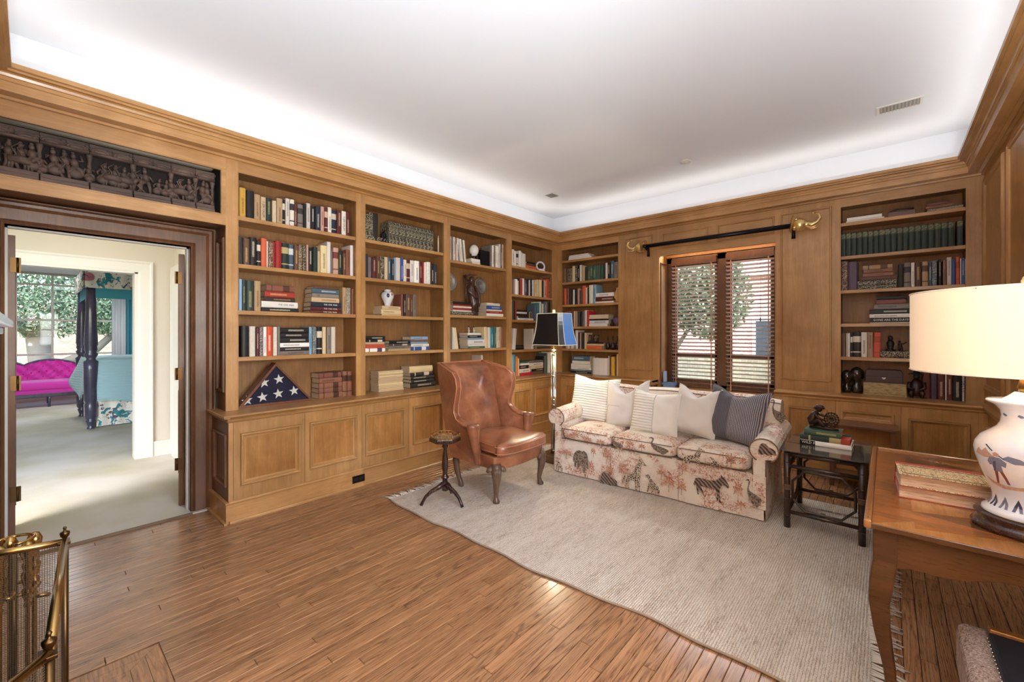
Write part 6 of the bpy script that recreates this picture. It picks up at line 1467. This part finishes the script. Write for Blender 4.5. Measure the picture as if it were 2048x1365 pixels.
MB().prism(ap, -.012, .0, 'x').build('frame', mat('arch_frame', (178, 150, 110), .6), ar); MB().prism([(a*.7, .012+b*.82) for a, b in ap], .0, .002, 'x').build('picture', mat('sepia_dark', (96, 66, 44), .6), ar)
# window wall corner bookcase ornaments
v1 = thing('tan_vase', 'tan turned vase at the right end of the third shelf', 'vase', Bpt(1235, .09, 1.893), 0); MB().lathe([(0, 0), (.03, 0), (.034, .02), (.05, .06), (.056, .10), (.04, .15), (.022, .18), (.02, .21), (.028, .22), (0, .22)], seg=18).build('body', mat('tan_glaze', (190, 146, 84), .3), v1)
v2 = thing('painted_vase', 'small dark and white painted vase on the fourth shelf', 'vase', Bpt(1233.5, .06, 1.548), 0); MB().lathe([(0, 0), (.02, 0), (.03, .03), (.05, .07), (.05, .10), (.028, .125), (.02, .14), (0, .14)], seg=16).build('body', mat('painted_dark', (92, 72, 96), .25), v2)
for px, lab in ((1224, 'dark figurine beside the painted vase'),): 
    t = thing('dark_figurine', lab, 'figurine', Bpt(px, .06, 1.548), 0); MB().tube([(0, 0, 0), (0, 0, .03), (.006, 0, .055), (0, 0, .075)], [.02, .024, .014, .008], 8).ball((0, 0, .085), .012).build('body', BRZ, t)
for i, px in enumerate((1215.8, 1225.8, 1236)):
    t = thing('dark_bottle', '%s dark bottle with stopper on the fifth shelf' % ('left', 'middle', 'right')[i], 'bottle', Bpt(px, .07, 1.205), 0, 'dark bottles')
    MB().lathe([(0, 0), (.024, 0), (.034, .03), (.036, .06), (.026, .09), (.010, .11), (.009, .16), (.013, .165), (.009, .17)], seg=14).build('glass', mat('dark_bottle_glass', (38, 26, 30), .08, coat=.5), t); MB().ball((0, 0, .185), .014, .014, .016).build('stopper', DBRASS, t)
for px0, px1, lab in ((1175, 1183, 'left leaning oval portrait on the orange stack'), (1186, 1198, 'right leaning oval portrait on the orange stack')):
    a, _ = onY(px0, YF+.10, 0); b, _ = onY(px1, YF+.10, 0); t = thing('small_portrait', lab, 'picture', ((a+b)/2, YF+.10, 1.205+.105), 0, 'small leaning portraits'); t.rotation_euler = (math.radians(-10), 0, 0)
    MB().box(-(b-a)/2, (b-a)/2, -.006, 0, 0, .115).build('frame', mat('portrait_dark', (62, 46, 40), .4), t); MB().lathe([(0, .0), ((b-a)*.38, 0)], (0, 0, 0), 20).build('oval', mat('portrait_tan', (150, 120, 86), .6), t).matrix_local = Matrix.Translation((0, -.0075, .057)) @ Matrix.Rotation(PI/2, 4, 'X') @ Matrix.Diagonal((1, 1.4, 1, 1))
# right-hand bookcase ornaments
hb_ = thing('wooden_casket', 'carved brown casket lying on the top shelf', 'casket', Bpt(1803, .09, 2.59), 0); MB().box(-.10, .10, -.04, .06, 0, .055).build('body', wood('casket_wood', (70, 40, 28), (120, 74, 50), 'x'), hb_, bev=.004); MB().tube([(-.09, 0, .058), (-.03, 0, .07), (.04, 0, .064), (.09, 0, .07)], [.01, .014, .012, .006], 8).build('carved_lid', BRZ, hb_)
tb_ = book('b', .06, onY(1660+478/4.875, YF+.06)[0], onY(1660+796/4.875, YF+.06)[0], 1.2052, 1.205+.066, 'd', 3, 'h', 'dark old book lying under two small statues, fifth shelf, right-hand bookcase', 'flat books, fifth shelf, right-hand bookcase', cat='book')
t = thing('stone_bust', 'small dark standing statue on the dark old book, fifth shelf', 'statue', Bpt(1781, .10, 1.272), 0); MB().lathe([(0, 0), (.042, 0), (.042, .012), (.02, .018), (.026, .05), (.03, .08), (.02, .10), (.012, .105)], seg=12).ball((0, 0, .125), .02, .02, .026).build('body', mat('black_stone', (30, 26, 26), .4), t)
t = thing('archer_figurine', 'small bronze figure with raised arm on the dark old book', 'figurine', Bpt(1801, .10, 1.272), 0); MB().tube([(-.01, 0, 0), (-.006, 0, .03), (0, 0, .05), (-.004, 0, .075)], [.007, .010, .014, .010], 8).tube([(.014, 0, 0), (.012, 0, .03), (.0, 0, .05)], [.006, .008, .008], 7).tube([(0, 0, .072), (.02, 0, .07), (.045, 0, .09)], [.007, .006, .003], 6).tube([(0, 0, .07), (-.02, 0, .06), (-.012, 0, .085)], [.007, .006, .004], 6).ball((-.008, 0, .092), .011).build('body', BRZ, t)
for i, (px, h, lab) in enumerate(((1694, .235, 'left dark bulbous glass bottle at the left end of lowest level'), (1714, .27, 'taller dark bulbous glass bottle beside the brown box'))):
    t = thing('bulbous_bottle', lab, 'bottle', Bpt(px, .10+.02*i, CZ), 0, 'bulbous dark bottles'); s = h/.26
    MB().lathe([(0, 0), (.036*s, 0), (.046*s, .03*s), (.044*s, .07*s), (.026*s, .10*s), (.028*s, .12*s), (.052*s, .15*s), (.058*s, .19*s), (.05*s, .23*s), (.024*s, .255*s), (.010*s, .262*s), (0, .264*s)], seg=20).build('glass', mat('smoky_bottle', (44, 38, 32), .06, coat=.8), t)
a, _ = onY(1727, YF+.08, 0); b, _ = onY(1813, YF+.08, 0); t = thing('weathered_box', 'long weathered cream box under the dark case', 'box', ((a+b)/2, YF+.05, CZ), 0)
wb_ = mat('weathered_cream', (176, 156, 110), .7); k = NB(wb_); k.color(k.ramp(k.noise(k.coords((3, 3, 20)), 6, 5, .7), [(.35, (112, 92, 60)), (.55, (186, 166, 120))])); MB().box(-(b-a)/2, (b-a)/2, 0, .16, .02, .125).build('body', wb_, t, bev=.003); MB().box(-(b-a)/2-.002, (b-a)/2+.002, -.003, .163, 0, .018).build('base', wb_, t, bev=.003)
t = thing('dark_case', 'dark brown case with small white clasp on the weathered box', 'case', ((a+b)/2-.005, YF+.06, CZ+.1255), 0); w_ = (b-a)/2-.02
MB().prism([(-w_, 0), (w_, 0), (w_, .10), (w_-.01, .125), (w_-.03, .13), (-w_+.03, .13), (-w_+.01, .125), (-w_, .10)], 0, .14, 'y').build('body', mat('case_brown', (70, 56, 58), .5), t, bev=.003)
MB().box(-w_, w_, -.0015, 0, .062, .065).build('lid_line', BLACKM, t); MB().ball((0.0, -.003, .045), .010, .004, .009).ball((.010, -.003, .052), .006, .003, .006).ball((-.010, -.003, .052), .006, .003, .006).build('clasp', mat('clasp_white', (230, 226, 224), .3), t)
t = thing('seated_statue', 'dark red brown seated statue with wide hat, lowest level', 'statue', Bpt(1833, .09, CZ), 0); rb_ = mat('oxblood_carving', (52, 26, 26), .35)
MB().box(-.05, .05, -.045, .045, 0, .02).tube([(0, 0, .02), (0, 0, .07), (0, 0, .13), (0, 0, .18)], [.055, .056, .05, .02], 12).tube([(-.05, -.03, .15), (-.055, -.05, .10), (-.02, -.06, .08)], [.016, .014, .012], 8).tube([(.05, -.03, .15), (.055, -.05, .10), (.02, -.06, .08)], [.016, .014, .012], 8).tube([(-.03, -.04, .07), (-.04, -.07, .05), (-.035, -.06, .01)], [.02, .018, .014], 8).tube([(.03, -.04, .07), (.04, -.07, .05), (.035, -.06, .01)], [.02, .018, .014], 8).build('body', rb_, t)
MB().ball((0, 0, .205), .024, .024, .03).build('head', mat('dark_green_bronze', (34, 40, 36), .4), t); MB().lathe([(.06, .226), (.058, .230), (.026, .238), (.018, .262), (0, .268)], seg=20).build('hat', mat('dark_green_bronze', (34, 40, 36), .4), t)

# ================================================================ HALL AND BEDROOM THROUGH THE DOORWAY
carpet = mat('cream_carpet', (206, 198, 180), .95, spec=.1); k = NB(carpet); n1 = k.noise(k.coords((1, 1, 1)), 1.1, 3, .5); n2 = k.noise(k.coords((1, 1, 1)), 220, 2, .7)
k.color(k.ramp(n1, [(.35, (190, 182, 156)), (.6, (212, 206, 194))])); k.bump(n2, .5, .006)
f2 = struct(MB().box(-14, -4.17, -3.5, 5, -.05, .006).build('floor_hall', carpet)); f2.name = 'floor'
MB().tube([(-4.165, -.11, .0), (-4.165, .86, .0)], .016, 10).build('carpet_edge_roll', mat('carpet_edge', (128, 108, 88), .95), f2)
hw = struct(sroot('wall_hall'))
m = MB(); m.box(-6.60, -6.45, .82, 1.14, 0, 2.75).box(-6.60, -6.45, -3.5, .82, 2.145, 2.75).box(-6.60, -6.45, -3.5, -1.4, 0, 2.145); m.build('plaster', CREAMW, hw)
m = MB(); casing(TL(-6.45), -1.4, .82, 2.145, [(0, 0), (0, .012), (.02, .018), (.10, .022), (.112, .03), (.13, .03), (.132, 0)], m).build('casing', WHITEP, hw); MB().box(-6.60, -6.44, .79, .82, 0, 2.15).box(-6.60, -6.44, -1.4, .82, 2.13, 2.15).build('jamb', WHITEP, hw)
MB().box(-6.45, -6.43, .95, 1.14, 0, .155).box(-6.45, -6.425, .95, 1.14, .155, .18).build('baseboard', WHITEP, hw)
hs = struct(MB().box(-6.6, -4.3, 1.14, 1.3, 0, 2.75).build('wall_hall_side', CREAMW)); m = MB(); Th = lambda u, d, z: (u, 1.14-d, z)
m = MB(); casing(Th, -6.30, -5.4, 2.10, [(0, 0), (0, .012), (.02, .018), (.10, .022), (.13, .03), (.132, 0)], m).build('door_casing', WHITEP, hs); MB().box(-6.30, -5.4, 1.10, 1.12, 0, 2.1).build('door_panel', WHITEP, hs)
hn = struct(MB().box(-6.6, -4.3, -3.5, -3.35, 0, 2.75).build('wall_hall_far', CREAMW))
struct(MB().box(-14, -4.3, -3.6, 5, 2.75, 2.85).build('ceiling_hall', plaster))
struct(MB().box(-9.5, -4.3, 4.9, 5, 0, 2.75).box(-14, -6.6, 4.0, 4.1, 0, 2.75).build('wall_bedroom_side', CREAMW))
struct(MB().box(-14, -6.6, -3.2, -3.1, 0, 2.75).build('wall_bedroom_far', CREAMW))
m = MB(); m.box(-13.75, -13.6, -3.5, -1.25, 0, 2.75).box(-13.75, -13.6, 1.45, 4.2, 0, 2.75).box(-13.75, -13.6, -1.3, 1.5, 0, .42).box(-13.75, -13.6, -1.3, 1.5, 2.72, 2.75); struct(m.build('wall_bedroom', CREAMW))
w2 = sroot('window_2')
for y in [-1.23, -.71, -.195, .325, .84, 1.38]: MB().box(-13.66, -13.63, y-.018, y+.018, .45, 2.72).build('muntin', WHITEP, w2)
for z in (.45, .985, 1.73, 2.49, 2.72): MB().box(-13.67, -13.625, -1.25, 1.45, z-.02, z+.02).build('muntin', WHITEP, w2)
for i in range(5):
    for j, (z0, z1) in enumerate(((.47, .965), (1.0, 1.71), (1.75, 2.47), (2.51, 2.70))): y0 = -1.21+i*.52; MB().box(-13.648, -13.644, y0, y0+.48, z0, z1).build('pane', GLASS, w2)
sheer = mat('sheer_curtain', (226, 232, 236), .9); tealc = mat('teal_curtain', (66, 150, 170), .8)
def curtain(x, y0, y1, z0, z1, m_, label, par=None):
    def fn(u, v): return (x+.035*math.sin(u*PI*2*max(2, int((y1-y0)/.09))), y0+(y1-y0)*u, z0+(z1-z0)*v)
    o = MB().grid(fn, 48, 2).build('curtain', m_, par); o.modifiers.new('s', 'SOLIDIFY').thickness = .004
    return tag(o, label, 'curtain')
curtain(-13.50, 1.26, 1.56, .05, 2.6, sheer, 'white sheer curtain at the right of the bedroom window'); curtain(-13.42, 1.50, 1.85, .05, 2.6, tealc, 'teal curtain panel at the right of the bedroom window')
# bed
bed = thing('four_poster_bed', 'four poster bed with dark posts, pale blue quilt and floral canopy', 'bed', (-9.75, 1.6, 0))
PT = wood('bedpost_wood', (44, 42, 60), (84, 80, 100), 'z', rough=.3, coat=.4)
FLO = mat('floral_chintz', (226, 218, 204), .85); k = NB(FLO); v = k.coords((1, 1, 1)); vo = k.n('ShaderNodeTexVoronoi'); k.l(v, vo.inputs[0]); vo.inputs['Scale'].default_value = 3.4
n1 = k.noise(v, 7, 3, .6, .8); n2 = k.noise(v, 12, 3, .6, .6)
c = k.mix(k.ramp(n1, [(.54, (0, 0, 0)), (.58, (255, 255, 255))]), S(228, 218, 204), S(52, 128, 134)); c = k.mix(k.ramp(vo.outputs['Distance'], [(.22, (255, 255, 255)), (.26, (0, 0, 0))]), c, S(186, 112, 120)); c = k.mix(k.ramp(n2, [(.60, (0, 0, 0)), (.63, (255, 255, 255))]), c, S(92, 76, 96)); k.color(c)
QL = mat('pale_blue_quilt', (156, 188, 194), .9, sheen=.3); k = NB(QL); w_ = k.n('ShaderNodeTexWave', bands_direction='Z'); k.l(k.coords((1, 1, 1)), w_.inputs[0]); w_.inputs['Scale'].default_value = 8; w_.inputs['Distortion'].default_value = 3; k.bump(w_.outputs['Fac'], .35, .01)
PP = [(.045, 0), (.045, .02), (.035, .04), (.05, .10), (.06, .13), (.045, .14), (.068, .18), (.072, .36), (.062, .40), (.076, .44), (.08, .9), (.085, 1.02), (.06, 1.04), (.05, 1.06), (.07, 1.10), (.08, 1.13), (.06, 1.16), (.075, 1.20), (.068, 1.24), (.078, 1.28), (.06, 1.8), (.054, 2.3)]
for x, y in ((.73, -.99), (-.75, -1.0), (.73, 1.0), (-.75, 1.0)): MB().lathe(PP, (x, y, 0), 16).build('bed_post', PT, bed)
MB().box(-.70, .70, -.95, .98, .45, .98).build('mattress', WHITEP, bed, bev=.05, seg=3)
m = MB(); m.grid(lambda u, v: (-.78+1.52*u, -.99+1.97*v, 1.06-.03*(abs(2*u-1)**6)-.03*(abs(2*v-1)**8)+.008*math.sin(u*9+v*5)), 14, 14)
def dr(u, v): y = -.93+1.93*u; return (.745+.02*math.sin(u*14)+.05*(1-v), y, 1.055-(1-v)*(.74+.10*math.sin(u*7-1.6)-.15*u)*1.0)
m.grid(dr, 30, 12); m.grid(lambda u, v: (-.80+1.50*u+.0, -1.0-.16*(1-v)*(1-u)-.02*math.sin(u*12), 1.045-(1-v)*(.40+.28*(1-abs(2*u-1)))), 24, 10)
o = m.build('quilt', QL, bed); o.modifiers.new('s', 'SOLIDIFY').thickness = .012
m = MB(); m.grid(lambda u, v: (.70+.015*math.sin(u*60), -.93+1.9*u, .02+.5*v), 120, 2); m.grid(lambda u, v: (-.75+1.45*u, -.97+.02*math.sin(u*50), .02+.5*v), 90, 2); m.build('bed_skirt', FLO, bed)
m = MB(); m.grid(lambda u, v: (.80+.015*math.sin(u*70), -1.06+2.1*u, 2.13+.27*v), 120, 2); m.grid(lambda u, v: (-.85+1.65*u, -1.07+.015*math.sin(u*60), 2.13+.27*v), 100, 2); m.build('canopy_valance', FLO, bed)
m = MB(); m.grid(lambda u, v: (.76, -1.02+2.02*u, 1.98+.18*v), 4, 2); m.grid(lambda u, v: (-.8+1.56*u, -1.03, 1.98+.18*v), 4, 2); m.build('inner_valance', tealc, bed)
MB().box(-.82, .80, -1.05, 1.05, 2.40, 2.43).build('canopy_top', FLO, bed)
# settee
st_ = thing('tufted_settee', 'bright pink tufted settee with dark carved frame under the bedroom window', 'settee', (-12.9, .25, 0)); PK = mat('magenta_velvet', (214, 40, 170), .6, sheen=.5)
def bkz(u): return .78+.11*abs(math.sin((u*2.6+.15)*PI))**.7 if True else 0
m = MB(); m.grid(lambda u, v: (.02-.10*v+ .035*math.cos(u*54)*math.cos(v*12), -.95+1.9*u, .46+(bkz(u)-.46)*v), 130, 12); m.grid(lambda u, v: (-.12-.05*v, -.95+1.9*u, .46+(bkz(u)-.46)*v), 40, 2); m.build('tufted_back', PK, st_)
for i in range(18):
    for j in range(3): u = (i+.5*(j % 2)+.3)/18; v = .25+.25*j; MB().ball((.02-.10*v+.02, -.95+1.9*u, .46+(bkz(u)-.46)*v), .010, .010, .010, 6, 4).build('button', mat('button_dark', (130, 16, 100), .6), st_)
MB().tube([(-.10, -.95+1.9*i/40, bkz(i/40)+.01) for i in range(41)], .022, 8).build('crest_rail', PT, st_)
cushion_mesh(MB(), 0, .62, -.95, .95, .32, .50, .02).build('seat', PK, st_); MB().box(.0, .60, -.95, .95, .26, .35).build('seat_base', PK, st_); MB().box(.58, .62, -.97, .97, .20, .275).build('seat_rail', PT, st_, bev=.01)
for y in (-.9, 0, .9): MB().tube([(.58, y, .22), (.60, y, .12), (.58, y, .0)], [.035, .022, .018], 8).build('leg', PT, st_); MB().tube([(0, y, .3), (-.04, y, 0)], [.03, .02], 8).build('leg', PT, st_)
lp = thing('bedroom_chandelier', 'small lit chandelier lamp in front of the bedroom window', 'lamp', (-10.5, -.40, 1.82)); MB().ball((0, 0, 0), .05, .05, .055).build('globe', mat('globe_glow', (255, 236, 200), .5, emit=(255, 236, 200), es=4), lp); MB().tube([(0, 0, .05), (0, 0, .92)], .006, 6).build('stem', BRASS, lp)
MB().tube([(0, 0, .30), (.04, .05, .36), (.02, .10, .42), (-.03, .08, .48), (0, .0, .52)], .03, 8).build('scroll_arm', mat('pale_pink_glass', (220, 200, 196), .3), lp)

# ================================================================ OUTDOORS
grass = mat('lawn', (96, 116, 70), .95); k = NB(grass); k.color(k.ramp(k.noise(k.coords((1, 1, 1)), 3, 5, .7), [(.35, (72, 88, 50)), (.65, (132, 146, 92))]))
gl = struct(MB().box(-60, 40, -40, 60, -.9, -.7).build('ground', grass))
def brickwall(T, u0, u1, z0, z1, nm, c1=(158, 122, 104), c2=(196, 168, 148)):
    bm_ = mat('brick_'+nm, c1, .9); k = NB(bm_); tc = k.n('ShaderNodeTexCoord'); mp = k.n('ShaderNodeMapping'); k.l(tc.outputs['Object'], mp.inputs[0]); b = k.n('ShaderNodeTexBrick')
    if nm == 'garden': mp.inputs['Rotation'].default_value = (0, -PI/2, 0); sp = k.n('ShaderNodeSeparateXYZ'); cb = k.n('ShaderNodeCombineXYZ'); k.l(tc.outputs['Object'], sp.inputs[0]); k.l(sp.outputs[1], cb.inputs[0]); k.l(sp.outputs[2], cb.inputs[1]); k.l(cb.outputs[0], b.inputs[0])
    else: sp = k.n('ShaderNodeSeparateXYZ'); cb = k.n('ShaderNodeCombineXYZ'); k.l(tc.outputs['Object'], sp.inputs[0]); k.l(sp.outputs[0], cb.inputs[0]); k.l(sp.outputs[2], cb.inputs[1]); k.l(cb.outputs[0], b.inputs[0])
    b.inputs['Scale'].default_value = 4.4; b.inputs['Color1'].default_value = S(*c1); b.inputs['Color2'].default_value = S(*c2); b.inputs['Mortar'].default_value = S(206, 198, 188); b.inputs['Mortar Size'].default_value = .02
    k.color(b.outputs['Color']); return MB(T).box(u0, u1, -.3, 0, z0, z1).build('masonry', bm_, None)
o = brickwall(lambda u, d, z: (-25+d, u, z), -14, 12, -.7, 3.2, 'garden', (176, 150, 126), (206, 186, 162)); o.name = 'garden_brick_wall'; tag(o, 'tan brick garden wall beyond the bedroom window', 'wall')
# neighbour house seen through the blinds
hs_ = thing('neighbour_house', 'brick house with white trim seen through the blinds', 'house', (-3, 14, 0))
o = brickwall(lambda u, d, z: (u, -d, z), -6.0, 7, -.7, 3.1, 'house', (164, 112, 98), (196, 150, 134)); o.parent = hs_
MB().box(-6.2, 7.2, -.25, .1, 3.1, 3.3).build('eave', WHITEP, hs_); MB().prism([(-.3, 3.3), (4, 5.4), (4, 3.3)], -6.2, 7.2, 'x').build('roof', mat('roof_grey', (130, 120, 118), .8), hs_)
for x in (.6, 2.4, 4.8):
    f_ = MB().box(x-.55, x+.55, -.06, 0, .3, 1.9).build('window_frame', WHITEP, hs_); MB().box(x-.45, x+.45, -.07, -.05, .4, 1.8).build('pane', mat('far_glass', (48, 60, 66), .1, coat=.8), f_)
MB().box(3.3, 3.5, -.5, -.3, -.7, 3.1).build('porch_post', WHITEP, hs_)
wl_ = brickwall(lambda u, d, z: (u, 10.5-d, z), -8, 1.5, -.7, .95, 'low', (168, 152, 120), (196, 182, 150)); wl_.name = 'garden_retaining_wall'; tag(wl_, 'low tan masonry wall outside the study window', 'wall')
LF = [mat('leaf_%d' % i, c, .7) for i, c in enumerate(((112, 132, 100), (150, 164, 132), (84, 104, 78)))]; BARK = mat('bark', (112, 104, 92), .9)
rl = random.Random(9)
def tree(label, x, y, trunk, crowns, n, leaf, base=-.7):
    t = thing('tree', label, 'tree', (x, y, base), 0, 'trees outside the windows')
    m = MB()
    for pts, r in trunk: m.tube(pts, r, 8)
    m.build('trunk', BARK, t); m = MB()
    for (cx, cy, cz, rx, ry, rz, share) in crowns:
        for i in range(int(n*share)):
            while 1:
                p = Vector((rl.uniform(-1, 1), rl.uniform(-1, 1), rl.uniform(-1, 1)))
                if p.length < 1: break
            c = Vector((cx+p.x*rx, cy+p.y*ry, cz+p.z*rz)); a = Vector((rl.gauss(0, 1), rl.gauss(0, 1), rl.gauss(0, 1))).normalized()*leaf*rl.uniform(.5, 1.2); b = a.cross(Vector((rl.gauss(0, 1), rl.gauss(0, 1), rl.gauss(0, 1)))).normalized()*leaf*.4
            m.mi = rl.randrange(3); m.add([c-a, c+b, c+a, c-b], [(0, 1, 2, 3)])
    o = m.build('foliage', LF, t, fix=False); o['kind'] = 'stuff'; return t
tree('big spreading tree outside the bedroom window', -20.5, .3, [([(0, .0, 0), (.1, -.05, 1.0), (0, -.1, 2.0)], [.38, .28, .3]), ([(0, -.1, 2.0), (.1, -.9, 2.8), (.2, -1.8, 4.2)], [.2, .15, .08]), ([(0, -.1, 2.0), (0, .3, 3.0), (0, .4, 4.5)], [.22, .16, .08]), ([(.1, .0, .9), (.2, 1.2, 1.6), (0, 2.4, 3.0)], [.16, .12, .07]), ([(.3, -.6, .2), (.2, -.9, 1.2), (.1, -1.9, 2.2)], [.15, .12, .08])], [(0, 0, 4.2, 2.0, 4.6, 2.2, .62), (0, 2.6, 3.0, 1.4, 1.8, 1.3, .22), (0, -2.4, 3.4, 1.4, 1.8, 1.3, .16)], 60000, .07)
tree('leafy tree outside the study window on the left', -3.6, 9.0, [([(0, 0, 0), (.1, 0, 1.5), (0, 0, 3)], [.14, .1, .07]), ([(0, 0, 1.4), (.6, .1, 2.4)], [.06, .03])], [(0, 0, 3.6, 1.1, .8, 1.5, .6), (.9, .1, 2.9, .8, .6, .9, .4)], 12000, .06)
tree('small bush outside the study window before the brick house', -1.0, 9.8, [([(0, 0, 0), (0, 0, 1.4)], [.05, .03])], [(0, 0, 1.7, .8, .5, .8, 1)], 3000, .05)
MB().build if False else None
